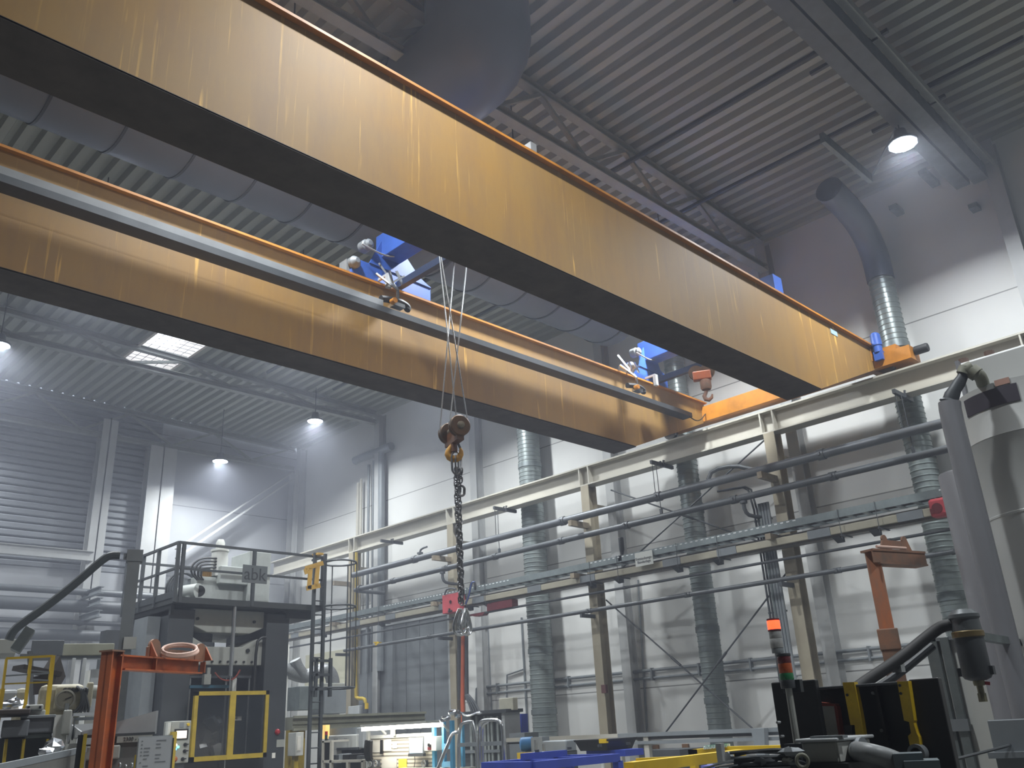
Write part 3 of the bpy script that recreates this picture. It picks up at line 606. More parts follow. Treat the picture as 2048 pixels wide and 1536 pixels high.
for y in (4.9, 6.3, 7.0, 9.6, 10.6, 12.2, 13.0, 16.5, 17.2, 21, 24):
    obj('hanger_rod', MB().bx(PX-0.24, PX+0.2, y-0.015, y+0.015, BZ-0.15, BZ-0.13).cyl((PX-0.22, y, BZ-0.22), (PX-0.22, y, TRZ+0.05), 0.007, n=6).prism([(PX-0.1, BZ-0.13), (PX+0.1, BZ-0.13), (PX+0.1, BZ-0.22)], 'y', y+0.1, y+0.25), M_DSTEEL, bb, smooth=False)
# red collector boxes
def redbox(px0, py0, px1, py1, x, label, m=M_RED, dep=0.22, name='junction_box'):
    a, b = P(px0, py0, X=x), P(px1, py1, X=x); z0, z1 = min(a.z, b.z), max(a.z, b.z)
    t = thing(name, (x, (a.y+b.y)/2, z0), label, 'electrical box')
    obj('case', MB().bx(x, x+dep, a.y, b.y, z0, z1), m, t, bevel=0.015, smooth=False)
    return t, a, b, z0, z1
t, a, b, z0, z1 = redbox(884, 1191, 919, 1222, PX-0.25, 'square faded red box on the cable tray behind the chain hook')
obj('round_hole', MB().lathe([(0.05, 0), (0.05, 0.012), (0.035, 0.012), (0.035, 0)], (PX-0.25, (a.y+b.y)/2, (z0+z1)/2+0.03), (-1, 0, 0), 16), M_DRED, t)
obj('latch', MB().bx(PX-0.27, PX-0.25, (a.y+b.y)/2-0.06, (a.y+b.y)/2+0.10, z0+0.02, z0+0.06).bx(PX-0.29, PX-0.25, (a.y+b.y)/2+0.02, (a.y+b.y)/2+0.05, z0+0.02, z0+0.11), M_BLACK, t)
t, a, b, z0, z1 = redbox(975, 1203, 1020, 1206, PX-0.02, 'dark red collector shoe under the busbar, right of the chain hook', M_DRED)
obj('shoe', MB().bx(PX-0.05, PX+0.16, a.y, b.y-0.1, BZ-0.33, BZ-0.14).prism([(a.y+0.1, BZ-0.33), (a.y+0.75, BZ-0.33), (a.y+0.5, BZ-0.40), (a.y+0.2, BZ-0.40)], 'x', PX-0.03, PX+0.14), M_DRED, t, smooth=False)
x = PX-0.25; a, b = P(1853, 1000, X=x), P(1900, 1030, X=x); z0 = P(1875, 1033, X=x).z; z1 = P(1875, 995, X=x).z
t = thing('junction_box', (x, a.y, z0), 'red rounded box on the cable tray beside the grey tanks, far right', 'electrical box')
obj('case', MB().bx(x, x+0.25, b.y-0.5, a.y, z0, z1), M_RED, t, bevel=0.05)
obj('cutout', MB().lathe([(0.09, 0), (0.09, 0.012), (0.0001, 0.012)], (x, a.y-0.14, (z0+z1)/2-0.02), (-1, 0, 0), 16).bx(x-0.014, x, a.y-0.1, a.y-0.02, z0+0.06, z0+0.14), mat('dark_red_metal', '5d1c22', 0.5), t)  # cutout in a darker red than the case
# cable loops at the first red box
cbs = thing('cable_loop', (PX, 17.4, TRZ), 'black and blue cable loops bending over the tray beside the square red box', 'cable')
pts = [P(x, y, X=PX-0.28) for x, y in ((931, 1208), (938, 1190), (941, 1172), (944, 1163), (949, 1163), (951, 1172), (950, 1180))]
obj('black_cable', MB().tube(pts, 0.030, 8, smooth=2), M_BLACK, cbs)
obj('blue_cable', MB().tube([p+Vector((-0.05, -0.06, -0.02)) for p in pts[:5]], 0.015, 6, smooth=2), mat('blue_cable_sheath', '38508f', 0.4), cbs)
obj('grey_cable', MB().tube([P(x, y, X=PX-0.26) for x, y in ((889, 1190), (892, 1180), (900, 1176), (912, 1178))], 0.022, 8, smooth=2), M_DSTEEL, cbs)
# pipe hangers clipped to the runway
for (ax_, ay_, bx_, by_, lab) in ((997, 1010, 1034, 1015, 'hanger bar with two rods on the runway, right of the chain'), (1311, 917, 1346, 926, 'hanger bar with two rods on the runway, below the far girder end'), (1790, 772, 1826, 792, 'hanger bar clamped under the runway beside the duct next to the tank'), (771, 1075, 808, 1081, 'small hanger bar on the runway above the caged ladder')):
    z = 6.97; a, b = P(ax_, ay_, Z=z), P(bx_, by_, Z=z); yy = P((ax_+bx_)/2, (ay_+by_)/2, X=RX+0.1).y
    t = thing('pipe_hanger', (RX, yy, z), lab, 'pipe hanger', 'pipe hangers on the runway')
    obj('cross_bar', MB().bx(RX-0.42, RX+0.40, yy-0.03, yy+0.03, 6.90, 6.98), M_DSTEEL, t)
    obj('clamp', MB().bx(RX-0.02, RX+0.03, yy-0.06, yy-0.03, 6.90, 7.04).bx(RX-0.02, RX+0.03, yy+0.03, yy+0.06, 6.90, 7.04), M_DSTEEL, t)
    if ax_ > 800: obj('rod', MB().cyl((PX, yy, PZ1+0.088), (PX, yy, 6.9), 0.009, n=6), M_DSTEEL, t); obj('rod', MB().cyl((PX-0.0, yy-0.10, PZ2+0.07), (PX-0.0, yy-0.10, 6.9), 0.009, n=6).bx(PX-0.02, PX+0.02, yy-0.13, yy-0.07, PZ2+0.07, PZ2+0.18), M_DSTEEL, t)
# spiral ducts up the wall
M_SPIRAL = mat('spiral_duct_zinc', '8a9392', 0.36, 0.45, var=0.1, scale=3)
def spiral(pxl, pxr, py, z1, label, plain=()):
    X = 16.78; a, b = P(pxl, py, X=X), P(pxr, py, X=X); c = P((pxl+pxr)/2, py, X=X); r = (pxr-pxl)/2*mpp(c); y = c.y
    t = thing('spiral_duct', (X, y, 0), label, 'duct', 'vertical spiral ducts')
    prof = []; z = 0.02
    while z < z1:
        prof += [(r, z), (r, z+0.078), (r+0.011, z+0.089), (r+0.011, z+0.10), (r, z+0.111)]; z += 0.111
    obj('spiral_tube', MB().lathe(prof, (X, y, 0), n=36), M_SPIRAL, t)
    for zc in (1.9, 3.35, 5.95, 8.2): obj('joint_sleeve', MB().lathe([(r+0.013, zc-0.06), (r+0.022, zc-0.06), (r+0.022, zc+0.06), (r+0.013, zc+0.06)], (X, y, 0), n=36), M_GALV, t)
    return t, X, y, r
s1 = spiral(1038.5, 1083, 950, 11.3, 'tall spiral duct on the wall just right of the hanging chain')
s2 = spiral(1352, 1393, 922, 11.3, 'tall spiral duct in the middle, behind the crossed bracing rods')
s3 = spiral(1820, 1871, 930, 9.75, 'tall spiral duct at right beside the tanks, bending over at the top')
t, X, y, r = s3
obj('top_bend', MB().tube([(X, y, 9.7), (X, y, 10.25), (X-0.25, y+0.0, 10.7), (X-0.75, y, 11.0), (X-1.7, y, 11.15)], r*1.12, 28, smooth=2), M_DUCT, t)
# slender drop pipe beside the first duct
# twin conduits on the wall and drop to the cabinet
zc = P(1194, 1351, X=WX-0.06).z
t = thing('wall_conduit', (WX-0.06, 8, zc), 'pair of thin grey pipes running level across the lower white wall', 'pipe')
y0 = P(952, 1376, X=WX-0.06).y
obj('conduit', MB().tube([(WX-0.06, 0, zc), (WX-0.06, y0-0.1, zc), (WX-0.06, y0, zc-0.05), (WX-0.06, y0, zc-0.95)], 0.035, 8, smooth=1), M_STEEL, t)
obj('conduit', MB().tube([(WX-0.06, 0, zc-0.17), (WX-0.06, y0-0.35, zc-0.17), (WX-0.06, y0-0.25, zc-0.25), (WX-0.06, y0-0.25, zc-0.9)], 0.028, 8, smooth=1), M_STEEL, t)
for k in range(14): obj('clip', MB().bx(WX-0.11, WX, 1.2+k*1.3, 1.24+k*1.3, zc-0.22, zc+0.05), M_STEEL, t)
# thin verticals on the wall
def vp(pts, r, label, m=M_STEEL, X=WX-0.04, nm='wall_conduit'):
    return single(nm, MB().tube([P(x, y, X=X) for x, y in pts], r, 6), m, label, 'pipe')
vp([(944, 1256), (976, 1258), (983, 1420)], 0.018, 'thin wall conduit stepping down right of the orange pipe')
vp([(1043, 1235), (1056, 1475)], 0.03, 'slim vertical pipe just left of the first spiral duct')
vp([(1013, 1395), (1014, 1350), (1046, 1339)], 0.022, 'short bent conduit above the beige box')
vp([(1276, 1160), (1294, 1463)], 0.024, 'pair-width vertical wall conduit left of the middle duct')
# lower tie bar seam
# vertical pipe bundle at the right column
pb = thing('pipe_bundle', (15.85, 9.1, 2), 'bundle of vertical grey pipes beside the right crane column', 'pipe')
for k, (xx, m_) in enumerate(((1522, M_DSTEEL), (1529, M_DSTEEL), (1537, M_GALV), (1544, M_STEEL), (1550, M_STEEL), (1556, M_STEEL))):
    p = Vector((15.9, 8.95-k*0.064, 0)); top = (5.45 if k < 2 else 5.55)
    pth = [(15.9, p.y, 0.4), (15.9, p.y, top)]
    if k < 2: pth += [(15.88, p.y+0.05, top+0.42), (15.86, p.y+0.15, top+0.50), (15.84, p.y+0.75, top+0.54)]
    obj('riser', MB().tube(pth, 0.022 if k < 2 else 0.032, 8), m_, pb)
for z in (5.2, 3.4, 2.2): obj('clamp_bar', MB().bx(15.92, 15.96, 8.6, 9.0, z, z+0.03), M_STEEL, pb)
# crossed bracing rods between the two right-hand crane columns
def brace(a, b, label, off=0.08):
    t = thing('bracing_rod', (RX+0.1, 11, 1), label, 'bracing rod', 'crossed bracing rods')
    obj('rod', MB().cyl(P(*a, X=RX+off), P(*b, X=RX+off), 0.018, n=8), M_DSTEEL, t)
    m_ = (P(*a, X=RX+off)+P(*b, X=RX+off))/2; d = (P(*b, X=RX+off)-P(*a, X=RX+off)).normalized()
    obj('turnbuckle', MB().cyl(m_-d*0.14, m_+d*0.14, 0.03, n=8), M_DSTEEL, t)
brace((1537, 873), (1222, 1156), 'upper bracing rod rising to the right behind the header pipes')
brace((1222, 980), (1560, 1098), 'upper bracing rod falling to the right behind the header pipes', 0.17)
brace((1572, 1147), (1325, 1473), 'lower bracing rod rising to the right across the middle duct')
brace((1212, 1200), (1520, 1470), 'lower bracing rod falling to the right across the middle duct', 0.17)
# tray sign
M_SIGN = mat('grey_white_sign', 'c3c6c2', 0.6, var=0.04)
x = PX-0.235; a = P(1269, 1107, X=x); b = P(1307, 1130, X=x); z0 = P(1288, 1131, X=x).z; z1 = P(1288, 1103, X=x).z
t = thing('hanging_sign', (x, a.y, z0), 'white text sign hung on the cable tray left of the middle duct', 'sign')
obj('board', MB().bx(x, x+0.012, b.y, a.y, z0, z1), M_SIGN, t)
T = face_T((x-0.002, (a.y+b.y)/2, (z0+z1)/2), (0, -1, 0), (0, 0, 1)); h = z1-z0; w = a.y-b.y
for s, dy in (('Entstaubungs-', 0.03), ('Bandanlage', -0.22)): obj('lettering', text_mb(s, w*0.17, T @ Matrix.Translation((0, dy*h, 0))), M_INK, t, smooth=False)
obj('lettering', text_mb('B 12', w*0.08, T @ Matrix.Translation((w*0.3, h*0.36, 0))), M_INK, t, smooth=False) if False else None
# grey sliding gate of vertical panels
a = P(712, 1300, X=WX-0.12); b = P(897, 1300, X=WX-0.12); zt_ = P(800, 1247, X=WX-0.12).z
gt = thing('sectional_gate', (WX-0.1, (a.y+b.y)/2, 0), 'big grey gate of vertical panels behind the lit workbench', 'gate')
n = 7; st = (a.y-b.y)/n; M_GATE = mat('grey_gate_panel', '777c80', 0.5, 0.15, var=0.1, scale=0.8)
for k in range(n): obj('panel', MB().bx(WX-0.12, WX-0.03, b.y+k*st+0.012, b.y+(k+1)*st-0.012, 0, zt_), M_GATE, gt, smooth=False)
obj('joint_strip', MB().bx(WX-0.07, WX-0.02, b.y, a.y, 0, zt_), M_LSTEEL, gt)
obj('frame', MB().bx(WX-0.16, WX, b.y-0.18, b.y-0.02, 0, zt_+0.15).bx(WX-0.16, WX, a.y+0.02, a.y+0.18, 0, zt_+0.15).bx(WX-0.16, WX, b.y-0.18, a.y+0.18, zt_, zt_+0.18), M_LSTEEL, gt, smooth=False)
# yellow gas pipe down the column by the ladder
X = 15.8
gp = thing('gas_pipe', (X, 23, 0), 'yellow gas pipe running down beside the crane column, with a dog-leg and valve', 'pipe')
obj('pipe', MB().tube([P(x, y, X=X) for x, y in ((713, 1105), (713, 1200), (711, 1393), (716, 1397), (728, 1397), (731, 1403), (732, 1440), (733, 1536))], 0.05, 10, smooth=1), M_DYEL, gp)
q = P(731, 1422, X=X); obj('regulator', MB().cyl(q-Vector((0, 0, 0.22)), q+Vector((0, 0, 0.22)), 0.085, n=14), M_DSTEEL, gp)
q = P(732, 1412, X=X); obj('union', MB().cyl(q-Vector((0, 0, 0.08)), q+Vector((0, 0, 0.08)), 0.075, n=14), M_YELLOW, gp)
# orange cable duct and black pipes behind the chain column
X = 15.9
oc = thing('cable_riser', (X, 18, 0), 'orange riser pipe between black pipes beside the column behind the chain', 'pipe')
obj('orange_pipe', MB().tube([P(x, y, X=X) for x, y in ((926, 1215), (926, 1300), (925, 1400))]+[Vector((X, P(925, 1400, X=X).y, 0))], 0.055, 10), mat('orange_pvc', 'b3542f', 0.5), oc, 'orange pipe')
for dx in (-8, 7): obj('black_pipe', MB().tube([P(926+dx, 1190, X=X+0.06), P(926+dx, 1310, X=X+0.06), P(927+dx, 1400, X=X+0.06)], 0.05, 10), M_DSTEEL, oc)
for k in range(4): obj('bent_hose', MB().tube([P(931+k*2, 1390, X=X), P(936+k*4, 1403, X=X), P(940+k*5, 1412+k, X=X), P(944+k*5, 1425, X=X)], 0.03, 8, smooth=1), M_DSTEEL, oc)
# fire box on column 2
a = P(1203, 1370, X=RX-0.06); b = P(1213, 1386, X=RX-0.06)
single('switch_box', MB().bx(RX-0.08, RX, b.y, a.y, b.z, a.z), mat('brown_red_box', '5e3a38', 0.5), 'small dark red switch box screwed on the middle crane column', 'electrical box')
# pipes in the far left corner of the hall, along the far wall
for (py0, py1, r, lb, m_) in ((1170, 1192, 0.10, 'light-topped pipe crossing the far wall, upper one at left edge', M_PIPED), (1199, 1221, 0.19, 'thick grey pipe crossing the far wall at left', M_DSTEEL), (1235, 1252, 0.07, 'thin dark pipe below the thick one on the far wall at left', M_DSTEEL), (1262, 1277, 0.16, 'lowest grey pipe on the far wall above the left machines', M_DSTEEL)):
    p = P(0, py0, Y=27.9); q = P(240, py1, Y=27.9); z = (p.z+q.z)/2
    single('far_pipe', MB().cyl((-9, 27.9, z), (13.2, 27.9, z), r, n=12).bx(9.7, 9.8, 27.85, 28.3, z-0.05, z+0.05).bx(1.2, 1.3, 27.85, 28.7, z-0.05, z+0.05), m_, lb, 'pipe')
for (px_, py_) in ((192, 1183), (190, 1205), (188, 1230)):
    a = P(px_, py_, Y=27.3); single('bracket_arm', MB().ibeam((a.x, 26.9, a.z), (a.x, 28.3, a.z), 0.20, 0.16), M_STEEL, {1183: 'uppermost of three I-beam stubs on the far column left of the press', 1205: 'middle of three I-beam stubs on the far column left of the press', 1230: 'lowest of three I-beam stubs on the far column left of the press'}[py_], 'bracket')
# vertical service pipes at the far right corner
vs = thing('service_pipes', (16.9, 23, 0), 'tall cream and grey service pipes beside the corner column above the gate', 'pipe')
for (xx, r, m_, zt2) in ((716, 0.06, M_CREAM, 9.7), (722, 0.05, M_CREAM, 9.8), (746, 0.03, M_STEEL, 10.3), (763, 0.12, M_STEEL, 10.6), (737, 0.05, M_STEEL, 10.2)):
    p = P(xx, 1000, X=17.1); obj('riser', MB().cyl((17.1, p.y, 3.4), (17.1, p.y, zt2), r, n=10), m_, vs)
p = P(765, 915, X=17.1); obj('pipe_head', MB().cyl((17.1, p.y-0.5, 10.55), (17.1, p.y+1.6, 10.55), 0.14, n=12), M_STEEL, vs)
obj('rungs', MB().bx(16.78, 16.82, P(763, 1, X=16.8).y, P(742, 1, X=16.8).y, 8.2, 8.26), M_STEEL, vs) if False else None

q = P(1245, 1113, X=PX-0.1)
t = thing('tray_siren', (PX-0.1, q.y, TRZ+0.05), 'small dark cylinder fitting standing on the cable tray beside the middle column', 'fitting')
obj('body', MB().lathe([(0.02, 0), (0.045, 0.10), (0.06, 0.14), (0.06, 0.40), (0.04, 0.42)], (PX-0.1, q.y, TRZ+0.04), n=14), M_ANTH, t); obj('foot', MB().bx(PX-0.2, PX, q.y-0.05, q.y+0.05, TRZ-0.08, TRZ+0.045), M_ANTH, t)
for i, (x_, y_, z_) in enumerate(((16.6, 4.5, 11.5), (16.9, 5.3, 11.2), (17.05, 3.9, 10.6))):
    single('wall_bracket', MB().bx(x_, WX, y_-0.08, y_+0.08, z_, z_+0.10), M_GALV, ('small bright bracket plate near the roof, right of the big lamp, uppermost', 'small bright bracket plate near the roof, right below the big lamp', 'small bright bracket plate at the right, on the wall below the broad roof beam')[i], 'bracket')
# ================================================================== PRESS WITH WORK PLATFORM
PY = 16.0
def pq(px, py, Y=PY): return P(px, py, Y=Y)
dk0, dk1 = pq(349, 1193), pq(643, 1211); DZ = (dk0.z+dk1.z)/2; DX0, DX1 = dk0.x, dk1.x; DY1 = 18.35
press = thing('forming_press', ((DX0+DX1)/2, 17, 0), 'tall anthracite hydraulic press with a railed platform on top and a yellow framed door', 'press')
cxl0, cxl1 = pq(349, 1240).x, pq(402, 1240).x; cxr0, cxr1 = pq(546, 1250).x, pq(592, 1255).x
cy0 = PY+0.25
for a, b in ((cxl0, cxl1), (cxr0, cxr1)): obj('column', MB().bx(a, b, cy0, 17.9, 0, DZ-0.18), M_ANTH, press, 'anthracite press column', smooth=False, bevel=0.02)
obj('side_strip', MB().bx(cxl0-0.26, cxl0-0.02, cy0+0.3, cy0+0.9, 0, DZ-0.3), M_STEEL, press, 'lighter grey side strip')
obj('side_guard', MB().bx(cxl0-0.75, cxl0-0.35, cy0+0.9, cy0+1.2, 0, DZ-0.5), M_DSTEEL, press, 'dark guard at the side')
obj('guard_post', MB().bx(cxl0-0.95, cxl0-0.80, cy0+1.0, cy0+1.15, 0, pq(320, 1330).z), M_WHITE, press, 'white guard frame post')
# crown with the main cylinder
kz0, kz1 = pq(470, 1262).z, DZ-0.14
obj('crown', MB().prism([(cxl1, kz1), (cxl1, kz0+0.12), (cxl1+0.3, kz0), (cxr0-0.3, kz0), (cxr0, kz0+0.12), (cxr0, kz1)], 'y', cy0+0.1, 17.6), M_GREYM, press, 'grey crown beam', smooth=False, bevel=0.015)
b = pq(437, 1285); obj('main_cylinder', MB().cyl((b.x, cy0+0.5, b.z+0.05), (b.x, cy0+0.5, kz0), 0.22, n=20).cyl((b.x, cy0+0.5, b.z-0.02), (b.x, cy0+0.5, b.z+0.06), 0.27, n=20), M_DSTEEL, press, 'dark main cylinder')
sz0, sz1, szn = pq(470, 1327).z, pq(400, 1270).z, pq(470, 1290).z
obj('slide', MB().prism([(cxl1, sz0), (cxr0, sz0), (cxr0, sz1), (cxr0-0.12, sz1), (cxr0-0.45, szn), (cxl1+0.35, szn), (cxl1+0.05, sz1), (cxl1, sz1)], 'y', cy0+0.12, 17.4), M_GREYM, press, 'grey moving slide', smooth=False, bevel=0.012)
sl_ = bpy.data.objects['slide']
for (hx, hy) in ((408, 1295), (514, 1298)): q = pq(hx, hy); obj('bolt', MB().lathe([(0.04, 0), (0.04, 0.03), (0.0001, 0.03)], (q.x, cy0+0.12, q.z), (0, -1, 0), 10), M_BLACK, sl_)
for k in range(8): q = pq(410+k*16, 1325); obj('bolt', MB().cyl((q.x, cy0+0.12, sz0+0.06), (q.x, cy0+0.09, sz0+0.06), 0.022, n=8), M_BLACK, sl_)
for (hx, hy) in ((412, 1233), (526, 1240)): q = pq(hx, hy); obj('bolt', MB().cyl((q.x, cy0+0.1, q.z), (q.x, cy0+0.07, q.z), 0.03, n=8), M_BLACK, bpy.data.objects['crown'])
obj('tie_bar', MB().cyl((pq(472, 1215).x, PY+0.05, pq(472, 1352).z), (pq(472, 1215).x, PY+0.05, DZ-0.1), 0.04, n=12).cyl((pq(472, 1215).x, PY+0.05, 0.3), (pq(472, 1215).x, PY+0.05, pq(472, 1352).z), 0.014, n=8), M_CHROME, press, 'bright vertical rod')
obj('corner_pipe', MB().tube([(cxr0-0.2, cy0, sz0-0.5), (cxr0-0.2, cy0, sz0+0.42), (cxr0-0.1, cy0, sz0+0.52), (cxr0, cy0, sz0+0.52)], 0.03, 8, smooth=1), M_BLACK, press)
# inside of the press
obj('added_dark_back', MB().bx(cxl1, cxr0, 17.5, 17.6, 0, sz0), M_BLACK, press)  # added black sheet that makes the inside of the press read dark
obj('upper_die', MB().bx(cxl1+0.08, cxr0-0.1, cy0+0.3, 17.3, sz0-0.22, sz0), M_DSTEEL, press)
obj('die_frame', MB().bx(cxl1+0.10, cxr0-0.6, cy0+0.2, cy0+0.3, pq(420, 1373).z, pq(420, 1367).z), mat('teal_frame', '24566b', 0.5), press, 'teal cross rail')
for xx in (401, 410, 483, 530): q = pq(xx, 1360); obj('guide_rod', MB().cyl((q.x, cy0+0.35, 0.4), (q.x, cy0+0.35, sz0), 0.025, n=10), M_CHROME, press)
q0, q1 = pq(428, 1366), pq(443, 1345); obj('hanging_box', MB().bx(q0.x, q1.x, cy0+0.15, cy0+0.25, q0.z, q1.z).bx(q0.x+0.05, q1.x-0.02, cy0+0.15, cy0+0.2, q1.z, q1.z+0.12), M_GREYM, press)
q0, q1 = pq(492, 1392), pq(503, 1340); obj('tool_mast', MB().bx(q0.x, q1.x, cy0+0.3, cy0+0.4, q0.z-0.7, q1.z), M_WHITE, press, 'white tool mast')
q0, q1 = pq(478, 1440), pq(502, 1431); obj('number_plate', MB().bx(q0.x, q1.x, cy0+0.1, cy0+0.115, q0.z, q1.z), M_WPAPER, press, 'white plate inside the press')
T = face_T(((q0.x+q1.x)/2-0.05, cy0+0.098, (q0.z+q1.z)/2), (1, 0, 0), (0, 0, 1)); obj('plate_lettering', text_mb('1604', 0.085, T), M_INK, bpy.data.objects['number_plate'], smooth=False)
obj('red_hose', MB().tube([pq(430, 1345, cy0+0.2), pq(440, 1358, cy0+0.1), pq(455, 1362, cy0+0.1), pq(470, 1357, cy0+0.1), pq(480, 1340, cy0+0.15)], 0.016, 6, smooth=2), mat('red_hose', '8a3a2a', 0.5), press)
random.seed(3)
for k in range(16):
    q = pq(405+random.random()*35, 1438+random.random()*65, cy0+0.35+random.random()*0.5); s = 0.05+random.random()*0.10
    obj('die_fitting', MB(Matrix.Translation(q) @ Matrix.Rotation(random.random()*3, 4, 'Y') @ Matrix.Rotation(random.random(), 4, 'X')).bx(-s, s, -s*0.4, s*0.4, -s*0.6, s*0.6), M_CHROME if k % 3 else M_DSTEEL, press, smooth=False, bevel=0.006)
obj('lower_die', MB().bx(cxl1+0.25, cxr0-0.75, cy0+0.4, 17.3, 0.5, 1.05).cyl((cxl1+0.7, cy0+0.9, 1.05), (cxl1+0.7, cy0+0.9, 1.5), 0.34, n=20), M_DSTEEL, press)
obj('bed', MB().bx(cxl1-0.05, cxr0+0.05, cy0-0.05, 17.9, 0, pq(460, 1521).z), M_BLACK, press, 'black press bed')
# yellow framed door
f0, f1 = pq(391, 1383), pq(539, 1383); fz0, fz1 = pq(460, 1519).z, f0.z
dr = obj('door', MB().bx(f0.x, f0.x+0.07, PY, PY+0.07, fz0, fz1).bx(f1.x-0.07, f1.x, PY, PY+0.07, fz0, fz1).bx(f0.x, f1.x, PY, PY+0.07, fz1-0.07, fz1).bx(f0.x, f1.x, PY, PY+0.07, fz0, fz0+0.08).bx((f0.x+f1.x)/2-0.06, (f0.x+f1.x)/2+0.06, PY-0.005, PY+0.075, fz0, fz1), M_DYEL, press, 'yellow safety door frame', smooth=False)
for a, b in ((f0.x+0.07, (f0.x+f1.x)/2-0.06), ((f0.x+f1.x)/2+0.06, f1.x-0.07)): obj('door_pane', MB().bx(a, b, PY+0.03, PY+0.04, fz0+0.08, fz1-0.07), M_GLASS, dr, 'dark see-through door pane')
# platform deck, railing
obj('deck', MB().bx(DX0, DX1, PY-0.02, DY1, DZ-0.11, DZ).bx(DX0+0.1, cxl0, PY+0.2, 18, DZ-0.3, DZ-0.11).bx(cxr1-0.1, DX1-0.1, PY+0.2, 18, DZ-0.26, DZ-0.11), mat('dark_deck_steel', '2e3233', 0.55), press, 'dark platform deck', smooth=False)
RH = 1.0; tz = DZ+RH; mz = DZ+RH*0.52; rr = 0.024
M_RAILD = mat('dark_rail_paint', '3c4144', 0.5)
rl = obj('railing', MB().bar((DX0, PY, tz), (DX1, PY, tz), 0.05, 0.045).bar((DX0, PY, mz), (DX1, PY, mz), 0.04, 0.04).bar((DX0, PY, tz), (DX0, DY1, tz), 0.05, 0.045).bar((DX0, PY, mz), (DX0, DY1, mz), 0.04, 0.04).bar((DX1, PY, tz), (DX1, PY+0.4, tz), 0.05, 0.045).bar((DX0, DY1, tz), (DX1, DY1, tz), 0.045, 0.045).bar((DX0, DY1, mz), (DX1, DY1, mz), 0.04, 0.04).bar((DX0, PY, DZ+0.05), (DX0, DY1, DZ+0.05), 0.02, 0.12), M_RAILD, press, 'dark platform railing', smooth=False)
pxm = pq(507, 1150).x
for (x, y) in ((DX0, PY), (DX0+0.10, PY), (pxm, PY), (DX1, PY), (DX0, PY+0.85), (DX0, PY+1.55), (DX0, DY1), (DX1, DY1), (pxm, DY1)): obj('post', MB().bx(x-0.03, x+0.03, y-0.03, y+0.03, DZ-0.1, tz), M_RAILD, rl, smooth=False)
q0, q1 = pq(482, 1165), pq(533, 1134)
sg = obj('name_board', MB().bx(q0.x, q1.x, PY-0.045, PY-0.03, q0.z, q1.z), mat('grey_board', '5d6365', 0.5), press, 'grey name board on the railing')
T = face_T(((q0.x+q1.x)/2, PY-0.047, (q0.z+q1.z)/2-0.01), (1, 0, 0), (0, 0, 1)); obj('letter', text_mb('abk', (q1.z-q0.z)*0.98, T), mat('dark_letter', '26292c', 0.5), sg, smooth=False)
# hydraulic power pack on the platform
hy = PY+0.75
def hb(px0, py0, px1, py1, y0, y1, nm, m, **k):
    a, b = pq(px0, py1, y0), pq(px1, py0, y0); return obj(nm, MB().bx(a.x, b.x, y0, y1, max(a.z, DZ), b.z), m, press, bevel=0.015, smooth=False, **k)
M_PP = mat('pale_power_pack', 'aeb3b0', 0.5, var=0.12)
hb(392, 1160, 500, 1200, hy, hy+1.1, 'power_pack', M_PP, label='pale grey hydraulic tank')
hb(440, 1136, 500, 1166, hy-0.15, hy+0.5, 'valve_box', M_PP)
hb(495, 1106, 543, 1206, hy-0.2, hy+0.6, 'tank_cabinet', M_PP, label='tall pale cabinet on the platform')
q = pq(441, 1152, hy); obj('filter_cylinder', MB().lathe([(0.16, 0), (0.16, 0.5), (0.18, 0.5), (0.18, 0.54), (0.09, 0.56), (0.09, 0.68), (0.06, 0.75)], (q.x, hy+0.1, q.z), n=20), M_WHITE, press, 'white filter cylinder')
q = pq(458, 1140, hy); obj('stand_pipe', MB().tube([(q.x, hy+0.2, q.z-0.1), (q.x, hy+0.2, q.z+0.38), (q.x-0.08, hy+0.2, q.z+0.46), (q.x-0.16, hy+0.2, q.z+0.42)], 0.06, 12, smooth=1), M_WHITE, press)
q = pq(395, 1183, hy-0.3); obj('pump_motor', MB().lathe([(0.05, 0), (0.15, 0.0), (0.15, 0.03), (0.14, 0.4), (0.10, 0.46)], (q.x, hy-0.35, q.z), (-0.45, 0.9, 0), 20).bx(q.x-0.2, q.x+0.1, hy-0.3, hy+0.1, DZ, q.z-0.1), M_PP, press, 'pump motor with fan cover')
obj('fan_grille', MB().cyl((q.x+0.005, hy-0.36, q.z), (q.x+0.01, hy-0.352, q.z), 0.11, n=20), M_BLACK, bpy.data.objects['pump_motor'])
for k in range(4):
    obj('hydraulic_hose', MB().tube([pq(434, 1117+k*6, hy), pq(405-k*1, 1115+k*7, hy), pq(385+k*6, 1128+k*5, hy), pq(381+k*7, 1145+k*3, hy), pq(395+k*4, 1160, hy)], 0.02, 6, smooth=2), M_BLACK, press)
for k in range(3):
    obj('hydraulic_hose', MB().tube([pq(332+k*5, 1190, hy+0.3), pq(334+k*5, 1165, hy+0.3), pq(350+k*4, 1146, hy+0.3), pq(372+k*3, 1146, hy+0.3), pq(390, 1158, hy+0.3)], 0.02, 6, smooth=2), M_DSTEEL, press)
obj('valve_block', MB().bx(pq(365, 1150, hy).x, pq(430, 1150, hy).x, hy+0.3, hy+0.7, DZ+0.2, pq(400, 1153, hy).z), M_STEEL, press)
for k in range(5): q = pq(410+k*4, 1147, hy); obj('solenoid', MB().cyl((q.x, hy+0.1, q.z-0.05), (q.x, hy+0.1, q.z+0.06), 0.03, n=8), mat('brass_fitting', '9b7a45', 0.35, 0.7), press)
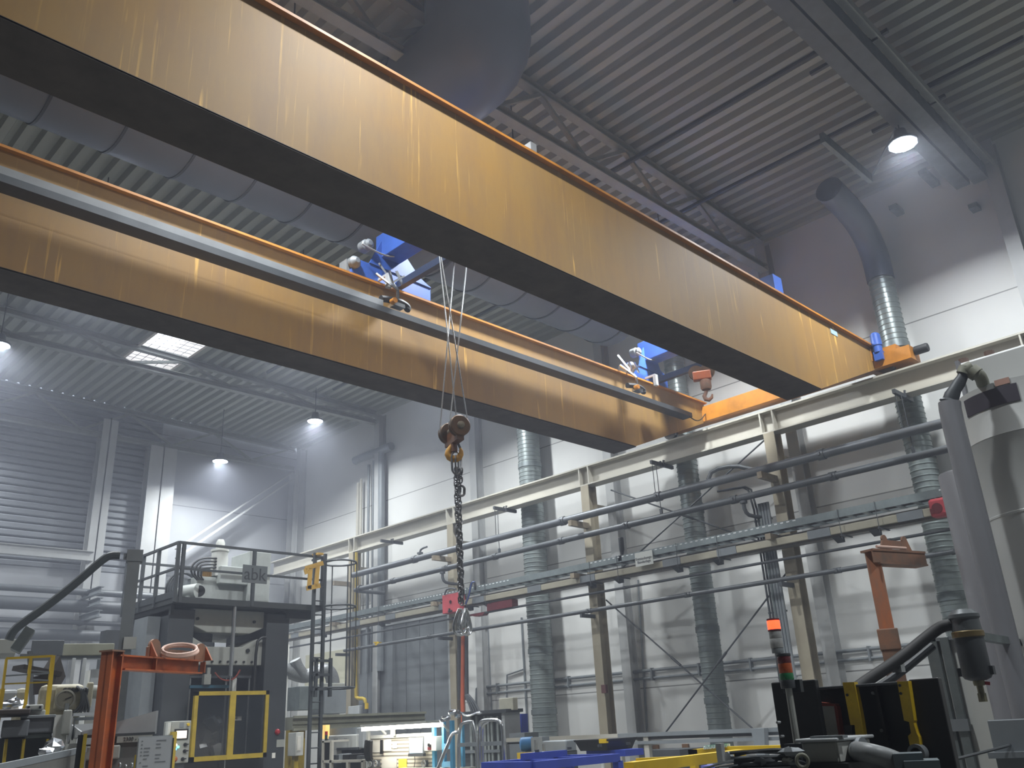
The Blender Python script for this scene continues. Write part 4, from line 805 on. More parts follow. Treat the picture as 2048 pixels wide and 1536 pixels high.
# marks on the right column
q = pq(568, 1463); obj('red_button', MB().lathe([(0.055, 0), (0.055, 0.02), (0.03, 0.05), (0.0001, 0.05)], (q.x, cy0-0.001, q.z), (0, -1, 0), 12), mat('emergency_red', 'a01f28', 0.4), press, 'red emergency button')
for a_, b_, c_, d_, m_ in ((566, 1478, 582, 1494, M_GREYM), (557, 1505, 564, 1516, M_WPAPER)):
    q0, q1 = pq(a_, d_), pq(c_, b_); obj('sticker', MB().bx(q0.x, q1.x, cy0-0.012, cy0+0.0, q0.z, q1.z), m_, press)
# ------------------------------------------------------------------ yellow lifting bracket hung on the railing corner
by = PY-0.24
yb = thing('lifting_bracket', (pq(630, 1180, by).x, by, pq(630, 1180, by).z), 'yellow flat steel bracket hooked onto the platform railing corner', 'bracket')
mb = MB()
def ybar(a, b, w=0.09): mb.bar(pq(*a, by), pq(*b, by), 0.03, w, (0, 0, 1) if abs(a[1]-b[1]) < 15 else (1, 0, 0))
ybar((611, 1137), (646, 1126)); ybar((613, 1177), (640, 1171)); ybar((621, 1136), (618, 1178)); ybar((636, 1130), (632, 1174)); ybar((611, 1137), (614, 1148))
obj('plate_frame', mb, mat('faded_yellow_paint', 'd6a944', 0.5, var=0.2), yb, smooth=False)
obj('hook_strap', MB().bx(pq(640, 1126, by).x-0.05, pq(640, 1126, by).x+0.08, by, PY+0.0, tz+0.0, tz+0.04), mat('faded_yellow_paint', 'd6a944'), yb)
# ------------------------------------------------------------------ caged ladder
lx0, lx1 = pq(624, 1300, PY-0.12).x, pq(645, 1300, PY-0.12).x; ly = PY-0.12
ld = thing('caged_ladder', ((lx0+lx1)/2, ly, 0), 'dark steel ladder with safety cage climbing to the press platform', 'ladder')
for x in (lx0, lx1): obj('stile', MB().bx(x-0.03, x+0.03, ly-0.03, ly+0.03, 0, DZ+1.05), M_RAILD, ld, smooth=False)
for k in range(16): obj('rung', MB().cyl((lx0, ly, 0.28+k*0.28), (lx1, ly, 0.28+k*0.28), 0.014, n=6), M_RAILD, ld)
cgx = lx1+0.36
def hoop(z, r=0.37):
    return MB().tube([(lx1+0.02, ly-0.02, z), (lx1+0.15, ly-0.30, z), (lx1+0.45, ly-0.36, z), (lx1+0.72, ly-0.15, z), (lx1+0.72, ly+0.2, z), (lx1+0.45, ly+0.42, z), (lx1+0.15, ly+0.34, z), (lx1+0.02, ly+0.06, z)], 0.022, 6, smooth=2)
cz0 = pq(660, 1377).z
for z in (DZ+0.90, DZ-0.02, cz0): obj('cage_hoop', hoop(z), M_RAILD, ld)
for (dx, dy) in ((0.42, -0.35), (0.71, -0.13), (0.70, 0.18), (0.45, 0.40)): obj('cage_bar', MB().bar((lx1+dx, ly+dy, cz0), (lx1+dx, ly+dy, DZ+0.9), 0.03, 0.012), M_RAILD, ld, smooth=False)
lo = pq(634, 1400); z0 = pq(630, 1395).z; z1 = pq(640, 1318).z
for x in (lx0+0.05, lx1+0.14): obj('extension_stile', MB().bx(x-0.03, x+0.03, ly-0.12, ly-0.06, z0, z1), M_RAILD, ld, smooth=False)
for k in range(3): obj('extension_rung', MB().bx(lx0-0.02, lx1+0.1, ly-0.12, ly-0.07, z0+0.12+k*0.27, z0+0.17+k*0.27), M_RAILD, ld, smooth=False)
# ------------------------------------------------------------------ control cabinet of the press
a, b = pq(336, 1528, PY-0.35), pq(383, 1441, PY-0.35); yc = PY-0.35
cc = thing('control_cabinet', ((a.x+b.x)/2, yc, 0), 'pale grey control cabinet with lit screen and coloured buttons at the press', 'control cabinet')
obj('cabinet', MB().bx(a.x, b.x, yc, yc+0.3, a.z, b.z), M_GREYM, cc, bevel=0.012, smooth=False)
obj('pedestal', MB().bx(a.x+0.05, b.x-0.05, yc+0.05, yc+0.28, 0, a.z), M_DSTEEL, cc)
q0, q1 = pq(351, 1477, yc), pq(373, 1461, yc)
sc_ = obj('screen_frame', MB().bx(q0.x-0.03, q1.x+0.03, yc-0.015, yc, q0.z-0.02, q1.z+0.03), M_BLACK, cc)
obj('screen', MB().bx(q0.x, q1.x, yc-0.02, yc-0.014, q0.z, q1.z), emitter('warm_screen', 'fff0dc', 1.6), sc_, 'lit warm white screen')
for (x, y, c, r, e) in ((351, 1490, 'fff6f0', 0.022, 2.2), (355.5, 1494, '7ff0c8', 0.022, 1.6), (350.5, 1498, '6fc4ff', 0.022, 1.8)):
    q = pq(x, y, yc); obj('lit_button', MB().lathe([(r, 0), (r, 0.02), (0.0001, 0.024)], (q.x, yc, q.z), (0, -1, 0), 12), emitter('button_'+c, c, e), cc)
for (x, y) in ((370, 1489), (369, 1502), (365, 1518)): q = pq(x, y, yc); obj('selector_switch', MB().lathe([(0.03, 0), (0.03, 0.015), (0.0001, 0.02)], (q.x, yc, q.z), (0, -1, 0), 12).bx(q.x-0.012, q.x+0.05, yc-0.04, yc-0.015, q.z-0.008, q.z+0.012), M_BLACK, cc)
q = pq(349, 1518.5, yc); obj('orange_button', MB().lathe([(0.045, 0), (0.045, 0.02), (0.02, 0.04), (0.0001, 0.04)], (q.x, yc, q.z), (0, -1, 0), 14), mat('amber_button', 'a85a26', 0.4), cc)
q0, q1 = pq(359, 1455, yc), pq(368, 1445, yc); obj('vent_plate', MB().bx(q0.x, q1.x, yc-0.006, yc, q0.z, q1.z), M_STEEL, cc)
q = pq(376, 1449, yc); obj('key_lock', MB().cyl((q.x, yc, q.z), (q.x, yc-0.03, q.z), 0.025, n=10), M_YELLOW, cc)
obj('side_light', MB().bx(a.x-0.06, a.x-0.005, yc, yc+0.08, pq(336, 1470, yc).z, b.z-0.02), M_WHITE, cc)
obj('yellow_post', MB().bx(a.x-0.02, a.x+0.07, yc-0.10, yc-0.02, 0, pq(340, 1464, yc).z), M_DYEL, cc, 'yellow corner post', smooth=False)
# ================================================================== ORANGE CANTILEVER STANDS
def flange_T(px, py, d, turn): return stand(px, py, d, turn)
T, p0 = stand(224, 1480, 7.6, 46)
top = P(222, 1303, d=7.6).z; bl = (391-232)*mpp(P(300, 1330, d=7.6)); hh = (1330-1300)*mpp(P(300, 1315, d=7.6))
st = thing('cantilever_stand', (p0.x, p0.y, 0), 'orange steel cantilever stand with a cable coil lying on its arm, left of the press', 'stand')
pw = 0.115
obj('post', MB(T).bx(-pw/2, -pw/2+0.012, 0.03, 0.14, 0, top).bx(-pw/2, pw/2, 0.075, 0.09, 0, top).bx(pw/2-0.012, pw/2, 0.03, 0.14, 0, top), M_RUST, st, smooth=False)
obj('top_plate', MB(T).bx(-pw/2-0.015, pw/2+0.0, 0.02, 0.15, top, top+0.012), M_RUSTD, st)
bl = 0.92
obj('arm', MB(T).bx(pw/2-0.03, pw/2+bl, 0.03, 0.14, top-0.03, top-0.018).bx(pw/2+0.03, pw/2+bl, 0.03, 0.14, top-0.13, top-0.118).bx(pw/2, pw/2+bl, 0.078, 0.09, top-0.125, top-0.02).bar((pw/2-0.01, 0.085, top-0.01), (pw/2+0.06, 0.085, top-0.125), 0.11, 0.012, (0, 1, 0)), M_RUST, st, smooth=False)
for x in (0.36, 0.95): obj('rib', MB(T).bx(pw/2+x, pw/2+x+0.012, 0.035, 0.085, top-0.12, top-0.03), M_RUST, st)
def ear(x): 
    n = 10; poly = [(x-0.075, top-0.018), (x-0.075, top+0.06)]+[(x+0.062*math.cos(math.pi-math.pi*k/n), top+0.065+0.062*math.sin(math.pi*k/n)) for k in range(n+1)]+[(x+0.075, top-0.018)]
    return MB(T).prism(poly, 'y', 0.075, 0.10)
for x in (0.38, 0.94): obj('ear', ear(pw/2+x), M_RUSTD, st); obj('ear_gusset', MB(T).prism([(0.0, top-0.018), (0.0+0.075, top-0.018), (0.075, top+0.10)], 'x', pw/2+x+(-0.06 if x < 0.5 else 0.05), pw/2+x+(-0.045 if x < 0.5 else 0.065)), M_RUST, st)
obj('cross_plate', MB(T).bx(pw/2+0.38, pw/2+0.94, 0.082, 0.094, top-0.02, top+0.055), M_RUSTD, st)
c = T @ Vector((pw/2+0.58, 0.0, top+0.035)); a = math.atan2(c.y, c.x); RVV = Vector((math.sin(a), -math.cos(a), 0)); FVV = Vector((math.cos(a), math.sin(a), 0))
mb = MB()
for k, (e, rr_) in enumerate(((0, 0.145), (0.012, 0.135), (-0.006, 0.14))):
    mb.tube([c+RVV*(rr_*math.cos(2*math.pi*i/22))+FVV*(0.13*math.sin(2*math.pi*i/22))+ZV*(e+0.055*math.sin(2*math.pi*i/22)+0.02*k*0.3) for i in range(22)], 0.012, 7, closed=True)
single('cable_coil', mb, mat('pinkish_cable_sheath', 'c9a696', 0.55, var=0.1), 'pale pinkish coil of cable resting on the orange cantilever arm', 'cable coil')
# right stand
T, p0 = stand(1800, 1390, 9.0); k9 = mpp(P(1770, 1200, d=9.0))
top = P(1735, 1100, d=9.0).z
st2 = thing('cantilever_stand', (p0.x, p0.y, 0), 'worn orange telescopic cantilever stand rising behind the black chest at right', 'stand')
sh_ = (T.inverted() @ P(1728, 1100, d=9.0)).x*0
obj('post', MB(T).bx(-0.065, 0.065, 0, 0.13, 0, top), mat('rubbed_orange_paint', 'b8683a', 0.55, scale=3, col2='77685c', stretch=(2, 2, 0.5)), st2, smooth=False, bevel=0.012)
zcol = P(1765, 1290, d=9.0).z
obj('collar', MB(T).bx(-0.09, 0.09, -0.025, 0.155, zcol-0.05, zcol+0.14), M_RUSTD, st2, smooth=False, bevel=0.01)
obj('lower_tube', MB(T).bx(-0.08, 0.08, -0.015, 0.145, 0, zcol-0.05), M_RUSTD, st2, smooth=False)
Ta = T @ Matrix.Rotation(R(50), 4, 'Z')
obj('arm', MB(Ta).bx(-0.05, 0.68, -0.06, 0.09, top-0.02, top+0.0).bx(0.02, 0.68, -0.06, 0.09, top-0.14, top-0.125).bx(-0.05, 0.68, -0.05, -0.038, top-0.13, top), M_RUSTD, st2, smooth=False)
def ear2(x):
    n = 8; poly = [(x-0.08, top), (x-0.03, top+0.10)]+[(x+0.035*math.cos(math.pi-math.pi*k/n), top+0.11+0.04*math.sin(math.pi*k/n)) for k in range(n+1)]+[(x+0.08, top)]
    return MB(Ta).prism(poly, 'y', -0.01, 0.01)
for x in (0.20, 0.48): obj('ear', ear2(x), M_RUSTD, st2)
obj('cross_plate', MB(Ta).bx(0.20, 0.48, -0.008, 0.008, top+0.04, top+0.10), M_RUSTD, st2)
obj('cable_rod', MB(Ta).cyl((0.02, -0.05, top+0.02), (0.42, -0.05, top+0.02), 0.015, n=8), mat('pinkish_cable_sheath', 'c9a696'), st2, 'pale rod on the arm')
# ================================================================== MACHINES AT THE LEFT
def lift(T, p): return T.inverted() @ p
def hz(px, py, d): return P(px, py, d=d).z
def wpx(px, py, d): return mpp(P(px, py, d=d))
# grey post with the thick sloping cable hose
T, p0 = stand(238, 1400, 13.5); z1 = hz(249, 1104, 13.5)
t = thing('service_post', (p0.x, p0.y, 0), 'tall grey steel post left of the press holding a thick sloping dark hose', 'post')
obj('post', MB(T).ibeam((0, 0, 0), (0, 0, z1), 0.17, 0.16, up=(0, 1, 0)), M_STEEL, t, smooth=False)
obj('head', MB(T).bx(-0.1, 0.11, -0.1, 0.1, z1-0.14, z1+0.02), M_STEEL, t)
pts = [P(x, y, d=13.4) for x, y in ((240, 1111), (222, 1110), (205, 1119), (150, 1168), (90, 1215), (45, 1246), (26, 1262), (18, 1280))]
obj('hose', MB().tube(pts, 0.055, 10, smooth=2), mat('dark_green_hose', '3b4345', 0.55), t, 'thick dark hose')
obj('hose_clip', MB(T).bx(-0.14, 0.02, -0.06, 0.06, z1-0.1, z1-0.03), M_STEEL, t)
obj('white_box', MB(T).bx(-0.02, 0.14, -0.14, -0.05, hz(235, 1300, 13.5), hz(235, 1276, 13.5)), M_WHITE, t, 'white box on the post')
# tilted galvanised hood
T, p0 = stand(48, 1400, 12.5); c = P(46, 1277, d=12.5); k = wpx(46, 1277, 12.5)
t = thing('exhaust_hood', (c.x, c.y, c.z), 'tilted bright galvanised box hood above the yellow railing at far left', 'hood')
Tt = Matrix.Translation(c) @ T.to_3x3().to_4x4() @ Matrix.Rotation(R(27), 4, 'Y')
obj('hood_box', MB(Tt).bx(-10*k, 10*k, 0, 0.3, -25*k, 24*k), M_GALV, t, smooth=False, bevel=0.01)
obj('strut', MB().bar(c+Vector((0, 0, -0.2)), P(112, 1313, d=12.6), 0.04, 0.04).bar(P(60, 1302, d=12.6), P(66, 1465, d=12.6), 0.05, 0.05), M_STEEL, t)
# conveyor housing and olive duct behind the railing
def qbox(name, x0, y0, x1, y1, d, dep, m, label, cat, floor=False, turn=0, bevel=0.01, group=None, parent=None):
    T, p = stand((x0+x1)/2, max(y0, y1), d, turn); w = (x1-x0)*wpx((x0+x1)/2, (y0+y1)/2, d)
    z0 = 0 if floor else hz((x0+x1)/2, y1, d); z1 = hz((x0+x1)/2, y0, d)
    mb = MB(T).bx(-w/2, w/2, 0, dep, z0, z1)
    if parent: return obj(name, mb, m, parent, label, smooth=False, bevel=bevel)
    return single(name, mb, m, label, cat, group, smooth=False, bevel=bevel)
t = thing('conveyor', P(110, 1312, d=15), 'grey overhead conveyor housing with an olive side beam behind the yellow railing', 'conveyor')
qbox('drive_housing', -60, 1278, 25, 1308, 14.2, 0.8, M_GREYM, None, None, parent=t)
qbox('drive_housing', 64, 1280, 122, 1312, 15, 0.8, M_DSTEEL, 'dark end of the conveyor', None, parent=t)
qbox('side_beam', 118, 1287, 222, 1311, 15, 0.3, M_OLIVE, 'olive side beam', None, parent=t)
qbox('cross_tie', 122, 1309, 225, 1317, 15.05, 0.2, M_STEEL, None, None, parent=t)
for x in (128, 150, 205): qbox('leg', x, 1316, x+7, 1450, 15, 0.12, M_LSTEEL, None, None, floor=True, parent=t)
qbox('cabinet', 176, 1338, 204, 1400, 15.2, 0.4, M_LSTEEL, 'pale upright panel under the conveyor', None, floor=True, parent=t)
# dark chute arm
t = thing('feed_chute', P(80, 1340, d=11.6), 'dark brown steel chute leaning behind the yellow railing', 'chute')
obj('chute', MB().bar(P(36, 1335, d=11.6), P(112, 1350, d=11.8), 0.25, 0.05).bar(P(100, 1330, d=11.7), P(112, 1372, d=11.9), 0.10, 0.30).bar(P(80, 1352, d=11.7), P(80, 1388, d=11.7), 0.07, 0.12).bar(P(104, 1350, d=11.75), Vector((P(104, 1350, d=11.75).x, P(104, 1350, d=11.75).y, 0)), 0.06, 0.06), mat('dark_brown_steel', '3d3532', 0.6), t, smooth=False)
# yellow railing
t = thing('guard_railing', P(60, 1440, d=8.85), 'yellow steel guard railing on the machine platform at far left', 'railing')
def yr(a, b, w=0.035, d=8.85, d2=None): return MB().bar(P(*a, d=d), P(*b, d=d2 or d), w, w, (0, 0, 1) if abs(a[0]-b[0]) > abs(a[1]-b[1]) else (1, 0, 0))
for a, b, w in (((13, 1318), (5, 1380), 0.018), ((62, 1314), (50, 1413), 0.022), ((106, 1311), (94, 1424), 0.03)): obj('post', yr(a, b, w), M_YELLOW, t, smooth=False)
obj('top_rail', MB().bar(P(12, 1317, d=8.85), P(106, 1312, d=8.85), 0.018, 0.018), M_YELLOW, t, smooth=False)
for a, b in (((8, 1352), (104, 1346)), ((8, 1368), (102, 1364)), ((62, 1341), (104, 1345)), ((60, 1359), (102, 1361))): obj('mid_rail', MB().bar(P(*a, d=8.85), P(*b, d=8.85), 0.012, 0.012), M_DYEL if a[1] == 1368 else M_STEEL, t, smooth=False)
for p_ in ((5, 1380), (50, 1413), (94, 1424)): q = P(*p_, d=8.85); obj('lower_post', MB().bx(q.x-0.015, q.x+0.015, q.y-0.015, q.y+0.015, 0, q.z+0.01), M_YELLOW, t, smooth=False)
# ivory machine with the round dial
T, p0 = stand(128, 1425, 9.2); k = wpx(128, 1395, 9.2); z0, z1 = hz(128, 1422, 9.2), hz(128, 1368, 9.2)
t = thing('dial_machine', (p0.x, p0.y, 0), 'stained ivory machine head with a big round dial, left of the orange stand', 'machine')
obj('housing', MB(T).bx(-50*k, 32*k, 0, 0.6, z0-0.06, z1), M_IVORY, t, smooth=False, bevel=0.05)
obj('front_plate', MB(T).bx(-20*k, 30*k, -0.03, 0, z0+0.01, z1-0.02), M_IVORY, t, smooth=False, bevel=0.02)
obj('end_flange', MB(T).bx(36*k, 48*k, 0.0, 0.4, z0+0.02, z1+0.01).bx(30*k, 37*k, 0.1, 0.3, z0+0.1, z1-0.08), M_IVORY, t, smooth=False, bevel=0.012)
cd = T @ Vector((-1*k, -0.03, (z0+z1)/2-0.02)); ny = T.to_3x3() @ Vector((0, -1, 0))
dl = obj('dial', MB().lathe([(0.085, 0), (0.085, 0.03), (0.07, 0.035), (0.065, 0.02), (0.0001, 0.02)], cd, ny, 28), mat('dial_grey', '8d8c82', 0.5), t, 'round dial')
obj('dial_pointer', MB().bar(cd+ny*0.03, cd+ny*0.03+(T.to_3x3() @ Vector((0.05, 0, 0.02))), 0.012, 0.008), M_BLACK, dl)
for i in range(4): q = T @ Vector(((-3+i*7)*k, -0.035, z1-0.055)); obj('knob', MB().lathe([(0.02, 0), (0.02, 0.02), (0.0001, 0.025)], q, ny, 10), M_BLACK, t)
for i in range(5): obj('hose', MB(T).tube([(18*k+i*0.02, -0.04, z0+0.20-i*0.02), (24*k+i*0.015, -0.10, z0+0.18), (30*k, -0.08, z0+0.10+i*0.02), (26*k+i*0.02, -0.05, z0+0.02), (16*k+0.03*i, -0.05, z0-0.02)], 0.012, 6, smooth=2), M_DSTEEL, t)
obj('spindle', MB(T).cyl((48*k, 0.2, (z0+z1)/2+0.05), (100*k, 0.2, (z0+z1)/2+0.04), 0.06, n=14), M_GREYM, t)
obj('drain_pipe', MB(T).cyl((4*k, -0.06, z0-0.15), (4*k, -0.06, z0+0.06), 0.018, n=8), M_STEEL, t)
obj('stand', MB(T).bx(-15*k, 28*k, 0.05, 0.5, 0, z0-0.06).bx(40*k, 55*k, 0.0, 0.3, z0-0.12, z0-0.02), M_WHITE, t, 'pale machine stand')
# second ivory head at the frame edge
t = thing('foil_covered_head', P(20, 1440, d=9.3), 'pale machine head covered with crumpled foil at the left edge', 'machine')
qbox('housing', 26, 1376, 50, 1424, 9.4, 0.5, M_IVORY, None, None, parent=t, floor=True, bevel=0.04)
qbox('housing', -60, 1380, 28, 1410, 9.4, 0.5, M_LSTEEL, None, None, parent=t, bevel=0.03)
random.seed(11)
def crumple(mb, c, rx, rz, n=9, m=5, FVv=None):
    a = math.atan2(c.y, c.x); r = Vector((math.sin(a), -math.cos(a), 0)); f = Vector((math.cos(a), math.sin(a), 0)); vs = []
    for j in range(m+1):
        for i in range(n):
            th = 2*math.pi*i/n; ph = math.pi*j/m-math.pi/2; q = 0.6+random.random()*0.6
            vs.append(c+r*rx*math.cos(ph)*math.cos(th)*q+f*rx*0.6*math.cos(ph)*math.sin(th)*q+Vector((0, 0, rz*math.sin(ph)*q)))
    return mb.add(vs, [(j*n+i, j*n+(i+1) % n, (j+1)*n+(i+1) % n, (j+1)*n+i) for j in range(m) for i in range(n)])
obj('foil', crumple(crumple(MB(), P(18, 1412, d=9.1), 0.16, 0.05), P(30, 1404, d=9.1), 0.06, 0.05), M_FOIL, t, 'crumpled bright foil', smooth=False)
# grey hopper boxes
t = thing('hopper_unit', P(60, 1500, d=8.4), 'grey steel hopper boxes under the railing at far left', 'machine')
qbox('motor_block', 52, 1409, 84, 1420, 8.5, 0.25, M_GREYM, None, None, parent=t)
for i in (58, 81): qbox('socket', i-3, 1412, i+1, 1417, 8.48, 0.02, M_BLACK, None, None, parent=t, bevel=0)
qbox('neck', 56, 1420, 88, 1432, 8.55, 0.25, M_GREYM, None, None, parent=t)
qbox('tank', 50, 1434, 106, 1466, 8.45, 0.45, mat('hopper_grey', '73777c', 0.5), 'larger grey hopper tank', None, parent=t)
qbox('tank', 4, 1440, 52, 1474, 8.4, 0.45, mat('hopper_grey', '73777c'), None, None, parent=t)
qbox('rim', 45, 1430, 108, 1436, 8.42, 0.5, M_STEEL, None, None, parent=t, bevel=0.004)
qbox('tray_rim', -20, 1418, 55, 1430, 8.3, 0.6, mat('dark_brown_steel', '3d3532'), None, None, parent=t)
qbox('outlet', 52, 1466, 100, 1476, 8.5, 0.35, M_GALV, None, None, parent=t)
qbox('under_frame', -10, 1474, 118, 1536, 8.7, 0.3, M_DSTEEL, None, None, floor=True, parent=t)
for x in (10, 45, 92, 106): 
    b = MB().bar(P(x+3, 1478, d=8.45), P(x-3, 1530, d=8.45), 0.02, 0.02, (1, 0, 0)); obj('yellow_edge', b, M_DYEL, t, smooth=False)
# pale frame and tilted pan
t = thing('pale_frame', P(145, 1480, d=8.3), 'pale grey square tube frame beside the tilted pan', 'frame')
T, p0 = stand(150, 1500, 8.4); k = wpx(150, 1460, 8.4)
za, zb_ = hz(150, 1426, 8.4), hz(150, 1480, 8.4)
obj('upright', MB(T).bx(-17*k, -11*k, 0, 0.05, 0, za), M_LSTEEL, t, smooth=False); obj('cross_tube', MB(T).bx(-17*k, 60*k, 0, 0.05, za-6*k, za), M_LSTEEL, t, smooth=False)
obj('inner_tube', MB(T).bx(-8*k, 55*k, 0.06, 0.10, za-14*k, za-8*k).bx(-9*k, -6*k, 0.06, 0.10, zb_, za-8*k), M_STEEL, t, smooth=False)
obj('side_panel', MB(T).bx(-44*k, -19*k, 0.02, 0.2, 0, za-2*k), M_WHITE, t, smooth=False); obj('foot', MB(T).bx(-18*k, 10*k, -0.1, 0.0, 0, hz(150, 1487, 8.4)), M_WHITE, t, smooth=False)
qbox('grey_panel', 122, 1420, 138, 1470, 8.35, 0.15, M_GREYM, None, None, parent=t)
T, p0 = stand(225, 1500, 8.0); k = wpx(225, 1450, 8.0); z0 = hz(225, 1466, 8.0)
t = thing('scrap_pan', (p0.x, p0.y, 0), 'shallow light grey steel pan with raised edges behind the orange post', 'pan')
pz = z0
A = [(-58*k, 0.0), (75*k, -0.05), (66*k, 0.75), (-84*k, 0.70)]
mb = MB(T); fl = [(x, y, pz+0.02) for x, y in A]; mb.add(fl+[(x, y, pz) for x, y in A], [(0, 1, 2, 3), (7, 6, 5, 4)])
obj('pan_floor', mb, mat('pan_grey', 'a5a7a8', 0.5), t, smooth=False)
for i, h0, h1 in ((0, 0.02, 0.15), (1, 0.15, 0.10), (2, 0.1, 0.09), (3, 0.09, 0.02)):
    (x0, y0), (x1, y1) = A[i], A[(i+1) % 4]; nx, nyy = (y1-y0), -(x1-x0); l = math.hypot(nx, nyy); nx, nyy = nx/l*0.012, nyy/l*0.012
    obj('pan_side', MB(T).add([(x0, y0, pz-0.02), (x1, y1, pz-0.02), (x1, y1, pz+h1), (x0, y0, pz+h0), (x0+nx, y0+nyy, pz-0.02), (x1+nx, y1+nyy, pz-0.02), (x1+nx, y1+nyy, pz+h1), (x0+nx, y0+nyy, pz+h0)], [(0, 1, 2, 3), (7, 6, 5, 4), (3, 2, 6, 7), (0, 4, 5, 1), (1, 5, 6, 2), (0, 3, 7, 4)]), mat('pan_grey', 'a5a7a8'), t, smooth=False)
obj('pan_frame', MB(T).bx(-40*k, 62*k, 0.1, 0.6, 0, pz-0.02), M_GREYM, t, smooth=False)
# grey press controller with lettering
T, p0 = stand(232, 1536, 7.9); k = wpx(232, 1490, 7.9)
t = thing('machine_cabinet', (p0.x, p0.y, 0), 'grey machine cabinet lettered 2300 right behind the orange post', 'machine')
z1 = hz(232, 1473, 7.9)
obj('header', MB(T).bx(-4*k, 62*k, -0.03, 0.1, hz(232, 1486, 7.9), z1), M_GREYM, t, smooth=False); obj('body', MB(T).bx(-70*k, 62*k, 0, 0.1, 0, hz(232, 1486, 7.9)), mat('cabinet_dark_grey', '6c6d6b', 0.55), t, smooth=False)  # body in a darker grey than the header
Tt = T @ Matrix.Translation((24*k, -0.032, (z1+hz(232, 1486, 7.9))/2)) @ Matrix.Rotation(R(90), 4, 'X')
obj('lettering', text_mb('2300 - 1', 9.5*k, Tt), M_INK, t, smooth=False)
obj('rim', MB(T).bx(-70*k, 66*k, -0.02, 0.1, z1, z1+0.02), M_DSTEEL, t)
qbox('lower_panel', 160, 1492, 235, 1520, 7.85, 0.05, M_GREYM, None, None, parent=t)
for i in range(4): qbox('bright_fitting', 236+i*12, 1525+(i % 2)*4, 242+i*12, 1536, 7.6, 0.05, M_CHROME, None, None, parent=t)
# pin board with a printed sheet
T, p0 = stand(306, 1536, 7.4); k = wpx(306, 1500, 7.4); z1 = hz(306, 1472, 7.4)
t = thing('notice_board', (p0.x, p0.y, 0), 'grey printed notice sheet on a board in front of the control cabinet', 'notice board')
obj('board', MB(T).bx(-33*k, 32*k, 0, 0.02, 0.75, z1), M_LSTEEL, t, smooth=False)
sh_ = obj('sheet', MB(T).bx(-31*k, 30*k, -0.006, 0, 0.8, z1-0.01), M_PAPER, t, smooth=False)
mb = MB(T); random.seed(5)
for i in range(24):
    z = z1-0.035-i*0.024
    for x0_, w_ in ((-26, 3), (-20, 6+random.random()*6), (2, 8+random.random()*14)):
        if random.random() < 0.8: mb.bx(x0_*k, (x0_+w_)*k, -0.0075, -0.006, z, z+0.006)
obj('print_lines', mb, mat('faint_print', '83868c', 0.7), sh_, smooth=False)
obj('leg', MB(T).bx(-36*k, -33*k, 0, 0.05, 0, hz(270, 1510, 7.4)), M_DYEL, t, smooth=False); obj('leg', MB(T).bx(32*k, 35*k, 0, 0.05, 0, z1-0.02), M_DSTEEL, t, smooth=False)
# foreground trough with foil scrap and the yellow-edged post
a = [P(-20, 1536, d=6.2), P(150, 1496, d=7.4), P(158, 1503, d=7.3), P(-20, 1512, d=6.6)]
t = thing('foil_conveyor', P(60, 1530, d=6.6), 'grey sloping conveyor trough in the lower left corner with foil on it', 'conveyor')
top0, top1 = P(-60, 1541, d=6.3), P(140, 1500, d=7.6)
obj('trough', MB().bar(top0+Vector((0, 0, -0.12)), top1+Vector((0, 0, -0.12)), 0.24, 0.20), mat('dusty_trough_grey', '6f6f6b', 0.6), t, smooth=False)
obj('side_edge', MB().bar(top0+Vector((0.08, -0.08, 0.0)), top1+Vector((0.08, -0.08, 0.0)), 0.02, 0.04), M_STEEL, t, smooth=False)
for x in (-10, 100): q = P(x, 1530, d=6.9); obj('leg', MB().bx(q.x-0.04, q.x+0.04, q.y-0.04, q.y+0.04, 0, q.z-0.05), M_STEEL, t)
random.seed(4)
single('foil_scrap', crumple(crumple(MB(), P(105, 1493, d=7.25), 0.07, 0.05, 8, 4), P(92, 1505, d=7.15), 0.06, 0.03, 8, 4), M_FOIL, 'crumpled bright foil scrap lying on the lower left trough', 'scrap', smooth=False)
T, p0 = stand(158, 1536, 7.2); k = wpx(158, 1500, 7.2)
t = thing('corner_post', (p0.x, p0.y, 0), 'black post with a yellow edge left of the orange stand', 'post')
obj('post', MB(T).bx(-9*k, 1*k, 0, 0.06, 0, hz(158, 1470, 7.2)), M_BLACK, t, smooth=False); obj('yellow_strip', MB(T).bx(1*k, 8*k, -0.01, 0.05, 0, hz(158, 1468, 7.2)), M_DYEL, t, smooth=False)
# silver exhaust duct behind the press
t = thing('flexible_duct', P(620, 1345, d=21), 'silver flexible exhaust duct bending down right of the press', 'duct')
obj('duct', MB().tube([P(x, y, Y=18.9) for x, y in ((560, 1335), (600, 1352), (618, 1352), (640, 1340), (655, 1340), (664, 1352), (667, 1375))]+[Vector((P(667, 1375, Y=18.9).x, 18.9, 0))], 0.16, 14, smooth=2), mat('silver_flex', '9da0a2', 0.35, 0.7, bump=0.3, scale=30), t)
obj('duct_branch', MB().tube([P(x, y, Y=18.8) for x, y in ((590, 1320), (596, 1335), (606, 1348))], 0.13, 14, smooth=1), mat('silver_flex', '9da0a2'), t)
single('exhaust_line', MB().tube([(pq(380, 1272, 18.9).x, 18.9, pq(450, 1274, 18.9).z), (pq(562, 1276, 18.9).x, 18.9, pq(450, 1274, 18.9).z-0.05), (pq(570, 1276, 18.9).x, 18.9, pq(450, 1274, 18.9).z-0.15), (pq(570, 1276, 18.9).x, 18.9, 0)], 0.11, 14), M_WHITE, 'white horizontal pipe seen through the press above the slide', 'pipe')
